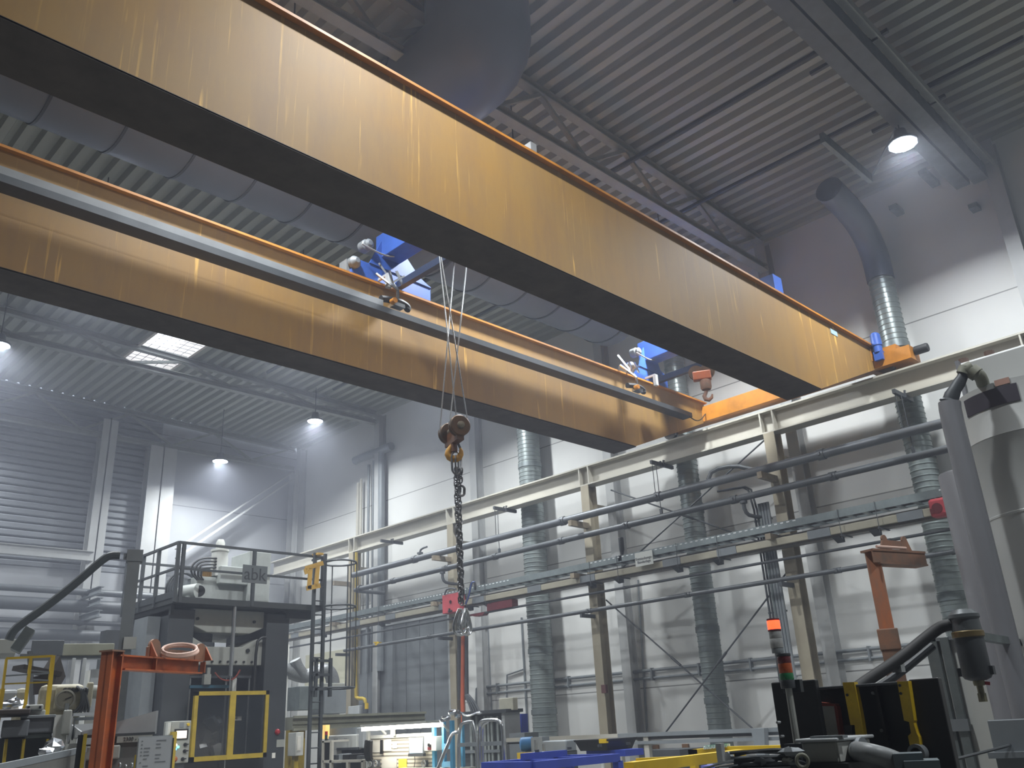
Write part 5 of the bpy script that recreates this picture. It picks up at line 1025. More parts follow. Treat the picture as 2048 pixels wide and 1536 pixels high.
# mezzanine: grey control cubicles on a beam right of the ladder
y = 17.6
t = thing('mezzanine', pq(640, 1440, y), 'grey platform beam with cubicles running right from the press behind the ladder', 'platform')
b0, b1 = pq(586, 1425, y), pq(850, 1456, y); bz = (b0.z+b1.z)/2
obj('beam', MB().bx(b0.x, b1.x, y, y+0.3, bz-0.13, bz+0.13).bx(b0.x, b1.x, y-0.06, y, bz+0.10, bz+0.15).bx(b0.x, b1.x, y-0.06, y, bz-0.15, bz-0.1).bx(b0.x, b1.x, y-0.03, y, bz-0.02, bz+0.01), M_OLIVE, t, smooth=False)
for (x0, y0, x1, y1, m_) in ((648, 1380, 693, 1428, M_STEEL), (598, 1372, 640, 1420, M_GALV), (650, 1366, 694, 1380, M_GREYM)):
    a, b = pq(x0, y1, y+0.1), pq(x1, y0, y+0.1); obj('cubicle', MB().bx(a.x, b.x, y+0.1, y+0.6, max(a.z, bz+0.15), max(b.z, bz+0.3)), m_, t, smooth=False, bevel=0.01)
for xx in (592, 610, 700): q = pq(xx, 1440, y); obj('leg', MB().bx(q.x-0.08, q.x+0.08, y+0.1, y+0.26, 0, bz-0.13), M_DYEL if xx < 620 else M_OLIVE, t, 'yellow leg' if xx < 620 else None, smooth=False)
a, b = pq(590, 1512, y-0.3), pq(608, 1464, y-0.3)
t = thing('wall_box', ((a.x+b.x)/2, y-0.3, a.z), 'white electric box with a label strip right beside the press column', 'electrical box')
obj('box', MB().bx(a.x, b.x, y-0.3, y+0.0, a.z, b.z), M_WHITE, t, smooth=False, bevel=0.01); obj('label_strip', MB().bx(a.x+0.04, a.x+0.12, y-0.306, y-0.3, a.z+0.1, b.z-0.08), M_WPAPER, t)
obj('foot', MB().bx(a.x+0.05, b.x-0.05, y-0.2, y-0.1, 0, a.z), M_DYEL, t)
# pale panels on the wall behind the ladder
a, b = P(609, 1380, X=WX-0.05), P(690, 1298, X=WX-0.05)
single('translucent_panel', MB().bx(WX-0.05, WX-0.01, b.y, a.y, 2.6, b.z), mat('cream_panel', 'c8c6b0', 0.6, var=0.05), 'cream ribbed panel high on the wall behind the ladder cage', 'panel')
a, b = P(696, 1432, X=15.7), P(718, 1411, X=15.7)
single('wall_cabinet', MB().bx(15.7, 15.95, b.y, a.y, 0, b.z), M_LSTEEL, 'small pale grey cabinet at the foot of the gas pipe column', 'electrical box', bevel=0.01)
# ================================================================== WORKBENCH AREA IN THE MIDDLE
def xbox(name, x0, y0, x1, y1, X, dep, m, parent=None, label=None, cat=None, floor=False, bevel=0.0, group=None, yr=None):
    xm = (x0+x1)/2; ym = yr or (y0+min(y1, 1536))/2
    ya, yb_ = P(x0, ym, X=X).y, P(x1, ym, X=X).y; za, zb = P(xm, y1, X=X).z, P(xm, y0, X=X).z
    mb = MB().bx(X, X+dep, yb_, ya, 0 if floor else za, zb)
    if parent: return obj(name, mb, m, parent, label, smooth=False, bevel=bevel)
    return single(name, mb, m, label, cat, group, smooth=False, bevel=bevel)
BX = 9.4
wb = thing('workbench', P(800, 1530, X=BX), 'brightly lit workbench with peg board, overhead tube lamp and drawer column', 'workbench')
M_PEG = panel_mat('pegboard_cream', 'd8d2c4', 0.06, 0, 0.0, 'x')
xbox('pegboard', 737, 1473, 864, 1536, BX+0.5, 0.02, M_PEG, wb, 'cream peg board', floor=True)
xbox('frame_post', 732, 1452, 736, 1536, BX+0.42, 0.05, M_WHITE, wb, floor=True); xbox('frame_post', 864, 1448, 869, 1536, BX+0.42, 0.05, M_LBLUE, wb, 'light blue post', floor=True)
xbox('header_board', 737, 1468, 864, 1475, BX+0.46, 0.04, M_WHITE, wb); xbox('centre_strut', 781, 1456, 787, 1472, BX+0.4, 0.04, M_WHITE, wb)
xbox('worktop', 735, 1541, 872, 1548, BX-0.3, 0.82, M_GREYM, wb)
for x in (740, 862): xbox('leg', x, 1546, x+5, 1700, BX-0.2, 0.06, M_LBLUE, wb, floor=True)
a, b = P(735, 1459, X=BX+0.1), P(867, 1449, X=BX+0.1); lz = (a.z+b.z)/2
lm = obj('lamp_body', MB().bx(BX-0.05, BX+0.32, b.y, a.y, lz+0.03, lz+0.07), M_WHITE, wb, 'overhead lamp body', smooth=False)
obj('light_tube', MB().bx(BX-0.04, BX+0.31, b.y+0.02, a.y-0.02, lz-0.03, lz+0.03), emitter('bench_tube', 'fff8ea', 16), lm, 'glowing tube lamp', smooth=False)
obj('lamp_arm', MB().bar((BX+0.3, a.y-0.05, lz+0.03), (BX+0.45, a.y-0.05, lz-0.1), 0.03, 0.03).bar((BX+0.3, b.y+0.05, lz+0.03), (BX+0.45, b.y+0.05, lz-0.1), 0.03, 0.03), M_WHITE, lm)
t = thing('monitor', P(831, 1500, X=BX+0.3), 'upright flat monitor with a pale blue page on the peg board', 'monitor')
xbox('bezel', 817, 1475, 846, 1510, BX+0.36, 0.05, M_STEEL, t, bevel=0.006); xbox('screen', 819, 1477, 844, 1506, BX+0.352, 0.01, emitter('blue_screen', 'c3d9ee', 0.9), t, 'pale blue screen')
xbox('foot_bar', 816, 1507, 846, 1513, BX+0.34, 0.06, M_DSTEEL, t); obj('arm', MB().bx(BX+0.4, BX+0.5, P(831, 1495, X=BX+0.4).y-0.05, P(831, 1495, X=BX+0.4).y+0.05, P(831, 1500, X=BX+0.4).z, P(831, 1485, X=BX+0.4).z), M_DSTEEL, t)
obj('cable', MB().tube([P(829, 1512, X=BX+0.45), P(830, 1522, X=BX+0.44), P(828, 1536, X=BX+0.46)], 0.006, 5), M_BLACK, t)
t = thing('power_cabinet', P(860, 1500, X=BX+0.2), 'white cabinet with black and red switches right of the monitor', 'electrical box')
xbox('box', 848, 1473, 872, 1502, BX+0.3, 0.2, M_WHITE, t, bevel=0.008)
for (x0, y0, x1, y1, m_) in ((855, 1487, 858, 1493, M_BLACK), (859, 1489, 861, 1495, M_BLACK), (855, 1494, 861, 1500, M_DRED)): xbox('switch', x0, y0, x1, y1, BX+0.285, 0.016, m_, t)
sheets = [(745, 1480, 760, 1505, 'white sheet pinned left of the narrow black tool'), (763, 1517, 793, 1536, 'large white sheet low on the peg board'), (762, 1478, 782, 1502, 'white sheet pinned in the middle, right of the black tool'), (785, 1485, 793, 1497, 'small printed note left of the monitor')]
for x0, y0, x1, y1, lb in sheets: xbox('pinned_sheet', x0, y0, x1, y1, BX+0.488, 0.008, M_WPAPER, None, lb, 'sheet', group='sheets on the peg board')
xbox('yellow_sheet', 797, 1518, 813, 1536, BX+0.485, 0.01, mat('yellow_paper', 'e0cf4a', 0.8, var=0.03), None, 'yellow sheet at the foot of the peg board', 'sheet')
q = P(737, 1500, X=BX+0.3)
t = thing('hanging_apron', q, 'black bundle of belts hanging at the left end of the peg board', 'bundle')
for k in range(5): obj('belt', MB().tube([P(733+k*2.4, 1481, X=BX+0.38-k*0.02), P(731+k*2.6, 1500, X=BX+0.34), P(733+k*2.2, 1518, X=BX+0.38), P(737+k*2, 1520, X=BX+0.40)], 0.03, 6, smooth=1), M_RUBBER, t)
xbox('hanging_tool', 760, 1480, 764, 1508, BX+0.46, 0.03, M_BLACK, None, 'narrow black tool hanging on the peg board', 'tool')
for i, x in enumerate((745, 757, 853)):
    q = P(x, 1527, X=BX+0.44); t = thing('wall_valve', q, ('grey valve fitting low on the peg board, leftmost of three', 'grey valve fitting low on the peg board, second from left', 'grey hook fitting low on the peg board below the monitor side')[i], 'fitting')
    obj('body', MB().cyl(q-Vector((0, 0, 0.05)), q+Vector((0, 0, 0.05)), 0.03, n=10), M_DSTEEL, t); obj('hand_wheel', MB().tube([q+Vector((-0.06, 0.05*math.cos(a*0.785), 0.05*math.sin(a*0.785))) for a in range(8)], 0.01, 5, closed=True), M_STEEL, t); obj('stem', MB().cyl(q+Vector((-0.06, 0, 0)), q+Vector((0.05, 0, 0)), 0.012, n=6), M_STEEL, t)
# lathe-like machine with lettering
MX = 10.9
t = thing('machining_centre', P(690, 1536, X=MX), 'white machine with RAT 220 lettering behind the ladder', 'machine')
xbox('cover', 656, 1470, 713, 1500, MX, 0.8, M_WHITE, t, bevel=0.02); xbox('side_hood', 713, 1455, 726, 1497, MX+0.05, 0.8, M_LSTEEL, t, bevel=0.02); xbox('window_hood', 657, 1456, 713, 1470, MX+0.25, 0.5, M_STEEL, t, 'translucent grey upper hood')
xbox('left_leg', 656, 1500, 673, 1560, MX, 0.8, M_WHITE, t, floor=True); xbox('work_area', 673, 1498, 726, 1545, MX+0.12, 0.6, M_BLACK, t, 'dark working area', floor=True)
xbox('track', 673, 1495, 714, 1500, MX-0.02, 0.05, M_DSTEEL, t)
y = P(676, 1480, X=MX).y; z = P(676, 1480.5, X=MX).z; k = mpp(P(676, 1480, X=MX))
obj('bold_lettering', text_mb('RAT', 7.6*k, face_T((MX-0.004, P(672, 1480, X=MX).y, z), (0, -1, 0), (0, 0, 1))), M_INK, t, smooth=False)
obj('thin_lettering', text_mb('220', 7.2*k, face_T((MX-0.004, P(691, 1479, X=MX).y, P(691, 1479, X=MX).z), (0, -1, 0), (0, 0, 1))), mat('pale_ink', '8f9297', 0.7), t, smooth=False)
q = P(652.5, 1470, X=MX-0.15)
t = thing('signal_light', q, 'small red and green signal light on the white machine behind the ladder', 'signal light')
for z0, z1, m_ in ((0.0, 0.07, mat('signal_red', 'b4242c', 0.3)), (-0.07, 0.0, mat('signal_green', '1f4a3a', 0.3)), (-0.12, -0.07, M_BLACK)): obj('lens', MB().cyl(q+Vector((0, 0, z0)), q+Vector((0, 0, z1)), 0.03, n=12), m_, t)
obj('stem', MB().cyl((q.x, q.y, 0), q-Vector((0, 0, 0.12)), 0.012, n=6), M_BLACK, t)
xbox('yellow_light_box', 645, 1450, 651, 1478, MX+0.1, 0.1, emitter('warm_lamp', 'f6cf7a', 0.8), None, 'small warm glowing lamp panel right of the ladder', 'lamp')
# white shelf frame in front of it
SX = 10.15
t = thing('tool_shelf', P(690, 1536, X=SX), 'cream steel shelf frame with dark tools in front of the white machine', 'shelf')
for x0, y0, x1, y1 in ((643, 1482, 647, 1700), (659, 1484, 663, 1560), (722, 1521, 726, 1700), (692, 1525, 696, 1700)): xbox('upright', x0, y0, x1, y1, SX, 0.05, M_CREAM, t, floor=True)
for x0, y0, x1, y1 in ((643, 1481, 663, 1485), (645, 1520, 726, 1525), (643, 1561, 726, 1565)): xbox('shelf_rail', x0, y0, x1, y1, SX, 0.4, M_CREAM, t)
xbox('dark_pane', 647, 1485, 659, 1520, SX+0.02, 0.02, M_BLACK, t); xbox('back_board', 650, 1526, 722, 1560, SX+0.35, 0.03, M_DSTEEL, t)
random.seed(8)
for i, (x0, x1, h, m_) in enumerate(((664, 676, 10, M_ANTH), (677, 684, 12, M_STEEL), (685, 697, 11, M_BLACK), (699, 712, 12, M_BLACK), (713, 721, 9, M_DSTEEL))): xbox('boxed_tool', x0, 1520-h, x1, 1520, SX+0.08, 0.22, m_, None, ['dark blue-black box leftmost on the cream shelf', 'small grey tool box second from left on the cream shelf', 'black tool case in the middle of the cream shelf', 'widest black tool case on the cream shelf', 'small dark box rightmost on the cream shelf'][i], 'tool box', bevel=0.01, group='tool boxes on the cream shelf')
# light blue rack with crumpled foil on top
KX = 9.75
t = thing('blue_rack', P(890, 1536, X=KX), 'light blue steel rack right of the lit workbench', 'rack')
for x0, y0, x1, X in ((884, 1441, 888, KX), (900, 1441, 905, KX-0.35), (921, 1448, 925, KX+0.1)): xbox('upright', x0, y0, x1, 1700, X, 0.05, M_LBLUE, t, floor=True)
for y0 in (1493, 1529): 
    a = P(886, y0, X=KX); b = P(903, y0-1, X=KX-0.3); obj('beam', MB().bar(a, b, 0.04, 0.08), M_LBLUE, t, smooth=False)
random.seed(12)
fm = MB()
for (x, y, rx, rz) in ((893, 1436, 0.10, 0.035), (905, 1424, 0.09, 0.05), (915, 1428, 0.06, 0.06), (885, 1441, 0.06, 0.03)): crumple(fm, P(x, y, X=KX-0.1), rx, rz, 8, 4)
single('foil_bundle', fm, M_FOIL, 'crumpled foil strips lying across the top of the light blue rack', 'scrap', smooth=False)
fm = MB().tube([P(x, y, X=KX-0.05) for x, y in ((915, 1420), (928, 1430), (938, 1432), (948, 1428), (956, 1424))], 0.014, 6, smooth=1); crumple(fm, P(957, 1426, X=KX-0.05), 0.05, 0.03, 8, 4)
single('foil_wire', fm, M_FOIL, 'bent bright wire with a white lump reaching right from the foil bundle', 'scrap')
# stainless handrails
HX_ = 8.4
def rail(pts, label, nm='stainless_handrail'):
    t = thing(nm, (P(pts[0][0], 1500, X=HX_).x, P(pts[0][0], 1500, X=HX_).y, 0), label, 'handrail', 'stainless handrails in the middle')
    pp = [P(x, y, X=HX_) for x, y in pts]
    pp = [Vector((pp[0].x, pp[0].y, 0))]+pp
    if len(pts) > 4: pp += [Vector((pp[-1].x, pp[-1].y, 0))]
    obj('tube', MB().tube(pp, 0.023, 10, smooth=2), M_CHROME, t); return t
t = rail([(958, 1500), (958, 1452), (962, 1443), (970, 1440), (990, 1439), (1000, 1443), (1005, 1452), (1007, 1500)], 'bright bent stainless handrail loop in front of the grey tank cabinet')
HX_ = 8.6
t2 = rail([(964, 1500), (964, 1456), (968, 1447), (976, 1443)], 'second stainless handrail close behind the bent loop')
HX_ = 8.8
t3 = rail([(916, 1500), (919, 1460), (923, 1448), (932, 1444), (952, 1442)], 'stainless handrail post with a short top bar, right of the blue rack')
obj('cross_bar', MB().bar(P(918, 1490, X=8.75), P(1008, 1486, X=8.4), 0.04, 0.05), M_STEEL, t3, smooth=False)
single('sloping_handrail', MB().tube([P(876, 1536, X=8.3)+Vector((-0.15, 0.1, -0.35)), P(876, 1536, X=8.3), P(898, 1484, X=8.4), P(903, 1470, X=8.45), P(909, 1465, X=8.5), P(918, 1464, X=8.6)], 0.024, 10, smooth=2), M_CHROME, 'sloping stainless handrail in front of the light blue rack', 'handrail')
# grey tank cabinet with curtains of pale tubes
TX = 13.4
t = thing('tank_cabinet', P(975, 1530, X=TX), 'grey glazed tank cabinet with pale tubes inside, below the orange riser', 'cabinet')
xbox('back_box', 925, 1424, 1008, 1700, TX+0.2, 0.28, mat('smoked_grey', '5f6468', 0.3, var=0.15), t, floor=True); xbox('top_cover', 922, 1421, 1012, 1428, TX-0.05, 0.5, M_DSTEEL, t)
for x in (940, 952, 968, 975, 982, 994): xbox('pale_tube', x, 1432, x+4, 1700, TX+0.14, 0.05, mat('milky_tube', '9aa19f', 0.35), t, floor=True)
xbox('end_panel', 1005, 1424, 1011, 1700, TX, 0.45, M_LSTEEL, t, floor=True); xbox('mid_rail', 925, 1484, 1006, 1492, TX+0.15, 0.1, M_STEEL, t); xbox('lower_rail', 925, 1500, 1000, 1506, TX+0.12, 0.1, M_STEEL, t)
xbox('beige_box', 998, 1396, 1026, 1421, TX+0.1, 0.14, mat('beige_box_paint', 'b6b4a4', 0.55), None, 'beige metal box standing on the grey tank cabinet', 'electrical box', bevel=0.01)
xbox('blue_post', 1031, 1428, 1044, 1510, 14.2, 0.2, M_DBLUE, None, 'blue square post right of the tank cabinet', 'post', floor=True)
xbox('open_grey_box', 1018, 1466, 1049, 1474, TX-0.2, 0.4, M_STEEL, None, 'grey ledge box in front of the blue post', 'box', floor=True)
# long conveyor beam along the wall
CX = 12.6
t = thing('roller_conveyor', P(1300, 1480, X=CX), 'long level conveyor beam, cream at its left part and grey at its right', 'conveyor')
z1, z0 = P(1300, 1465, X=CX).z, P(1300, 1479, X=CX).z
ya, ym, yb_ = P(1012, 1480, X=CX).y, P(1235, 1470, X=CX).y, P(1562, 1458, X=CX).y
obj('cream_beam', MB().bx(CX, CX+0.05, ym, ya, z0+0.04, z1).bx(CX+0.02, CX+0.4, ym, ya, z1-0.03, z1-0.01), M_CREAM, t, 'cream conveyor beam', smooth=False)
obj('grey_beam', MB().bx(CX, CX+0.05, yb_, ym, z1-0.06, z1).bx(CX+0.06, CX+0.4, yb_, ym, z0, z1-0.02).bx(CX, CX+0.05, yb_, ym, z0-0.07, z0-0.02), M_STEEL, t, 'grey conveyor beam', smooth=False)
obj('slot', MB().bx(CX+0.03, CX+0.06, yb_+0.4, ya, z0+0.0, z0+0.03), M_BLACK, t)
for x in (1112, 1236, 1291): q = P(x, 1490, X=CX); obj('leg', MB().bx(CX+0.02, CX+0.10, q.y-0.05, q.y+0.05, 0, z0+0.05), M_CREAM, t, smooth=False)
q0, q1 = P(1503, 1462, X=CX-0.12), P(1530, 1462, X=CX-0.12)
obj('end_post', MB().prism([(q0.y, z1), (q1.y, z1), (q1.y+0.04, z0-0.25), (q1.y+0.08, 0), (q0.y-0.06, 0), (q0.y-0.04, z0-0.25)], 'x', CX-0.14, CX-0.02), M_STEEL, t, 'tapered grey end post', smooth=False)
obj('far_side_rail', MB().bx(CX+0.55, CX+0.6, yb_-0.5, yb_+0.9, z1-0.12, z1-0.03), M_STEEL, t)
# pale hoses and small fittings below the conveyor
for (x, y, lb) in ((1200, 1492, 'white bent hose below the conveyor beam, left one'), (1228, 1490, 'white bent hose below the conveyor beam, right one')):
    single('white_hose', MB().tube([P(x-10, y+8, X=12.4), P(x-6, y-3, X=12.4), P(x+2, y-6, X=12.4), P(x+5, y+2, X=12.4), P(x+4, y+14, X=12.4), Vector((12.4, P(x+4, y, X=12.4).y, 0))], 0.03, 8, smooth=1), M_WHITE, lb, 'hose')
# blue pump with valves
q = P(1056, 1488, X=11.2)
t = thing('blue_pump', (q.x, q.y, 0), 'blue motor with steel valve stems behind the blue table', 'pump')
obj('motor', MB().lathe([(0.04, 0), (0.10, 0.02), (0.11, 0.05), (0.11, 0.22), (0.07, 0.26)], q+Vector((-0.1, 0.1, 0)), (0.6, -0.6, 0), 18), mat('pump_blue', '3f7fb8', 0.45), t, 'light blue motor')
obj('gear_head', MB().bx(q.x-0.05, q.x+0.12, q.y-0.38, q.y-0.12, q.z-0.12, q.z+0.1), M_STEEL, t); obj('pump_body', MB().bx(q.x-0.05, q.x+0.2, q.y-0.9, q.y-0.35, q.z-0.15, q.z+0.04), M_STEEL, t, bevel=0.02)
for (x, y0, y1) in ((1071, 1480, 1520), (1087, 1488, 1520)): a = P(x, y0, X=11.0); b = P(x+1, y1, X=11.0); obj('stem', MB().cyl((a.x, a.y, b.z), a, 0.025, n=8).lathe([(0.06, 0), (0.06, 0.05), (0.03, 0.08)], (a.x, a.y, b.z+0.05), n=12), M_CHROME, t)
obj('foot', MB().bx(q.x-0.1, q.x+0.2, q.y-0.9, q.y+0.05, 0, q.z-0.12), M_DSTEEL, t)
xbox('yellow_block', 1034, 1505, 1100, 1512, 10.9, 0.1, M_YELLOW, None, 'level yellow bar just behind the blue table frame', 'bar', floor=True)
# blue welded table
BZ_ = 1.22
def ring(nm, cs, w, h, m, par):
    for a, b in zip(cs, cs[1:]+cs[:1]): obj(nm, MB().bar(Vector(a)-Vector((0, 0, h/2)), Vector(b)-Vector((0, 0, h/2)), w, h), m, par, smooth=False)
c0 = P(1065, 1523, Z=BZ_); cyv = P(942, 1527, Z=BZ_)-c0; cxv = P(1270, 1507, Z=BZ_)-c0
cyv = Vector((0, 1, 0))*cyv.length; cxv = Vector((1, 0, 0))*cxv.length
x0, y0 = c0.x, c0.y; x1, y1 = x0+cxv.x, y0+cyv.y
t = thing('blue_table', ((x0+x1)/2, (y0+y1)/2, 0), 'blue welded steel table frame at the bottom of the picture, carrying a black tray', 'table frame')
ring('edge_beam', [(x0, y0, BZ_), (x1, y0, BZ_), (x1, y1, BZ_), (x0, y1, BZ_)], 0.09, 0.09, M_DBLUE, t)
for xx in (0.35, 0.68): xq = x0+(x1-x0)*xx; obj('cross_beam', MB().bx(xq, xq+0.08, y0, y1, BZ_-0.08, BZ_-0.004), M_DBLUE, t, smooth=False)
for (x, y) in ((x0, y0), (x1, y0), (x0, y1), (x1, y1)): obj('leg', MB().bx(x-0.045, x+0.045, y-0.045, y+0.045, 0, BZ_-0.08), M_DBLUE, t, smooth=False)
ur = obj('upper_rail', MB().bx(x0+0.45, x1-0.3, y1-0.25, y1-0.17, BZ_-0.004, BZ_+0.07), M_DBLUE, t, smooth=False)
for k in range(4): q = (x0+0.7+k*0.6, y1-0.21, BZ_+0.07); obj('bolt', MB().cyl(q, (q[0], q[1], q[2]+0.03), 0.03, n=8), M_ANTH, ur)
print('TABLE', x0, y0, x1, y1)
tc = P(1212, 1492, Z=BZ_+0.06); tzz = BZ_+0.012
t = thing('black_tray', (tc.x, tc.y, tzz), 'shallow black plastic tray with a yellow corner resting on the blue table', 'tray')
cx_, cy_ = tc.x, tc.y; hx_, hy_ = 0.33, 0.30
def frust(z0, z1, k0, k1): 
    v = [(cx_+sx*hx_*k, cy_+sy*hy_*k, z) for z, k in ((z0, k0), (z1, k1)) for sx, sy in ((-1, -1), (1, -1), (1, 1), (-1, 1))]
    return MB().add(v, [(3, 2, 1, 0), (0, 1, 5, 4), (1, 2, 6, 5), (2, 3, 7, 6), (3, 0, 4, 7), (4, 5, 6, 7)])
obj('shell', frust(tzz, tzz+0.12, 0.82, 0.97), M_BLACK, t, smooth=False); obj('rim', frust(tzz+0.12, tzz+0.145, 1.0, 1.02), M_RUBBER, t, smooth=False)
obj('yellow_corner', MB().bx(cx_-hx_*1.03, cx_-hx_*0.9, cy_-hy_*0.99, cy_-hy_*0.55, tzz+0.095, tzz+0.15), M_YELLOW, t, smooth=False)
obj('support', MB().bx(cx_-0.2, cx_+0.2, cy_-0.5, cy_+0.2, BZ_-0.07, tzz), M_DBLUE, t)
# yellow frames and green sign
YZ = 1.26
a = P(1258, 1536, Z=YZ); e = P(1483, 1508, Z=YZ); print('YEL', a, e)
t = thing('yellow_stand', ((a.x+e.x)/2, (a.y+e.y)/2, 0), 'yellow square tube frame at bottom right of the blue table', 'frame')
obj('front_beam', MB().bar(a, e, 0.09, 0.08), M_YELLOW, t, smooth=False)
fy = e.y+0.35
g0, g1 = P(1388, 1512, Y=fy), P(1458, 1508, Y=fy); gz = P(1420, 1496, Y=fy).z
obj('gate_frame', MB().bx(g0.x, g1.x, fy, fy+0.06, gz-0.06, gz).bx(g0.x, g0.x+0.06, fy, fy+0.06, 0.6, gz).bx(g1.x-0.06, g1.x, fy, fy+0.06, 0.6, gz).bx(g1.x-0.06, g1.x, fy, fy-0.9, gz-0.06, gz).bx(g0.x, g1.x, fy, fy+0.06, 0.55, 0.62), M_YELLOW, t, smooth=False)
q = P(1272, 1522, Z=YZ-0.03); q2 = P(1400, 1516, Z=YZ-0.03); obj('side_beam', MB().bar(q, q2, 0.04, 0.05), M_YELLOW, t, smooth=False)
for p_ in (a, e, q): obj('leg', MB().bx(p_.x-0.04, p_.x+0.04, p_.y-0.04, p_.y+0.04, 0, YZ-0.03), M_YELLOW, t, smooth=False)
q0, q1 = P(1411, 1496, Y=fy-0.02), P(1456, 1486, Y=fy-0.02)
t = thing('green_sign', ((q0.x+q1.x)/2, fy-0.02, gz), 'small green sign with white capitals standing on the yellow frame', 'sign')
zt_ = gz+(q1.z-q0.z)
obj('plate', MB().bx(q0.x, q1.x, fy-0.02, fy-0.005, gz, zt_), M_GREEN, t, smooth=False); obj('lettering', text_mb('KREISLAUFWAGEN LEER', (q1.x-q0.x)*0.108, face_T(((q0.x+q1.x)/2, fy-0.022, (gz+zt_)/2-0.006), (1, 0, 0), (0, 0, 1))), M_WINK, t, smooth=False)
q = P(1441, 1500, d=6.3); single('grey_stake', MB().bx(q.x-0.02, q.x+0.02, q.y-0.02, q.y+0.02, 0, q.z+0.04), M_LSTEEL, 'pale grey upright stake in front of the green sign', 'post')
for (x0, y0, x1, y1, lb) in ((1305, 1490, 1316, 1500, 'small brown card on the white wall, left one of two'), (1364, 1488, 1376, 1499, 'small brown card on the white wall, right one of two')): xbox('wall_card', x0, y0, x1, y1, WX-0.05, 0.05, M_CARD, None, lb, 'card', group='brown cards on the wall')
xbox('dark_container', 1282, 1500, 1361, 1536, 14.0, 0.8, M_DSTEEL, None, 'dark grey container standing at the wall behind the yellow frame', 'container', floor=True)
xbox('lilac_crate', 1402, 1531, 1430, 1545, 7.3, 0.4, mat('lilac_blue_plastic', '6f74c4', 0.5), None, 'lilac blue crate edge at the bottom, below the yellow frame', 'crate', floor=True)
# ================================================================== MACHINES AT THE RIGHT
BXX = 4.6
M_CHEST = mat('black_steel_sheet', '1d2022', 0.5, 0.1, var=0.2, scale=3)
ch_ = thing('black_chest', P(1720, 1450, X=BXX), 'big black sheet steel chest with two yellow straps, lower right', 'machine chest')
xbox('left_panel', 1541, 1362, 1630, 1700, BXX-0.06, 0.04, M_CHEST, ch_, 'plain black left panel', floor=True, bevel=0.006, yr=1364)
xbox('middle_panel', 1628, 1369, 1818, 1700, BXX+0.10, 0.06, M_CHEST, ch_, floor=True, yr=1369); xbox('top_edge', 1628, 1368, 1818, 1373, BXX-0.02, 0.2, M_DSTEEL, ch_, bevel=0.004)
xbox('right_panel', 1817, 1357, 1877, 1700, BXX+0.01, 0.05, M_BLACK, ch_, 'plain black right panel', floor=True, bevel=0.006, yr=1364)
def upq(px, py, X): return P(px, py, X=X)
def strip(pts_l, pts_r, X, th, m, nm, lab=None, par=None):
    L_ = [upq(x, y, X) for x, y in pts_l]; R_ = [upq(x, y, X) for x, y in pts_r]
    poly = [(p.y, p.z) for p in L_]+[(p.y, p.z) for p in reversed(R_)]
    return obj(nm, MB().prism(poly, 'x', X, X+th), m, par, lab, smooth=False)
M_YW = mat('worn_yellow_strap', 'd9b91e', 0.45, var=0.2, scale=8, col2='b5941a')
strip([(1685, 1365), (1701, 1450), (1709, 1450), (1714, 1500)], [(1708, 1364), (1721, 1430), (1729, 1480), (1731, 1500)], BXX-0.03, 0.04, M_YW, 'strap', 'yellow strap nearer the middle', ch_)
strip([(1794, 1363), (1808, 1441), (1818, 1444), (1822, 1466), (1816, 1472), (1822, 1505)], [(1816, 1362), (1828, 1441), (1827, 1446), (1833, 1466), (1837, 1474), (1842, 1505)], BXX-0.03, 0.04, M_YW, 'strap', 'yellow strap with narrow waist', ch_)
q = upq(1832, 1507, BXX-0.05); obj('strap_bolt', MB().cyl(q, q+Vector((0.06, 0, 0)), 0.026, n=16), M_YW, ch_); obj('strap_ring', MB().lathe([(0.030, 0), (0.042, 0), (0.042, 0.05), (0.030, 0.05)], q+Vector((-0.0, 0, 0)), (1, 0, 0), 18), M_STEEL, ch_)
strip([(1704, 1450), (1704, 1470), (1690, 1470), (1688, 1450)], [(1709, 1450), (1709, 1470), (1709, 1470), (1709, 1450)], BXX-0.01, 0.03, M_BLACK, 'latch_block', None, ch_)
strip([(1747, 1368), (1765, 1460), (1770, 1495)], [(1752, 1368), (1772, 1460), (1778, 1495)], BXX+0.06, 0.04, M_BLACK, 'stiffening_rib', None, ch_)
for (x, y) in ((1745, 1386), (1762, 1461)): q = upq(x, y, BXX+0.05); obj('bolt', MB().cyl(q, q+Vector((0.03, 0, 0)), 0.008, n=8), M_STEEL, ch_)
for (x, y) in ((1554, 1445), (1561, 1473)): q = upq(x, y, BXX-0.17); obj('bolt', MB().cyl(q, q+Vector((0.03, 0, 0)), 0.007, n=8), M_LSTEEL, ch_)
for (x, y) in ((1799, 1371), (1801, 1387), (1694, 1390)): q = upq(x, y, BXX-0.034); obj('hole', MB().cyl(q, q+Vector((0.005, 0, 0)), 0.007, n=8), M_BLACK, ch_)
strip([(1637, 1404), (1639, 1412), (1668, 1412), (1680, 1490)], [(1672, 1408), (1671, 1410), (1674, 1412), (1685, 1490)], BXX+0.06, 0.04, mat('red_edge_paint', 'a04a3c', 0.5), 'red_edging', 'red edging', ch_)
strip([(1639, 1412), (1647, 1490)], [(1670, 1411), (1680, 1490)], BXX+0.065, 0.03, M_WHITE, 'white_plate', 'dirty white plate', ch_)
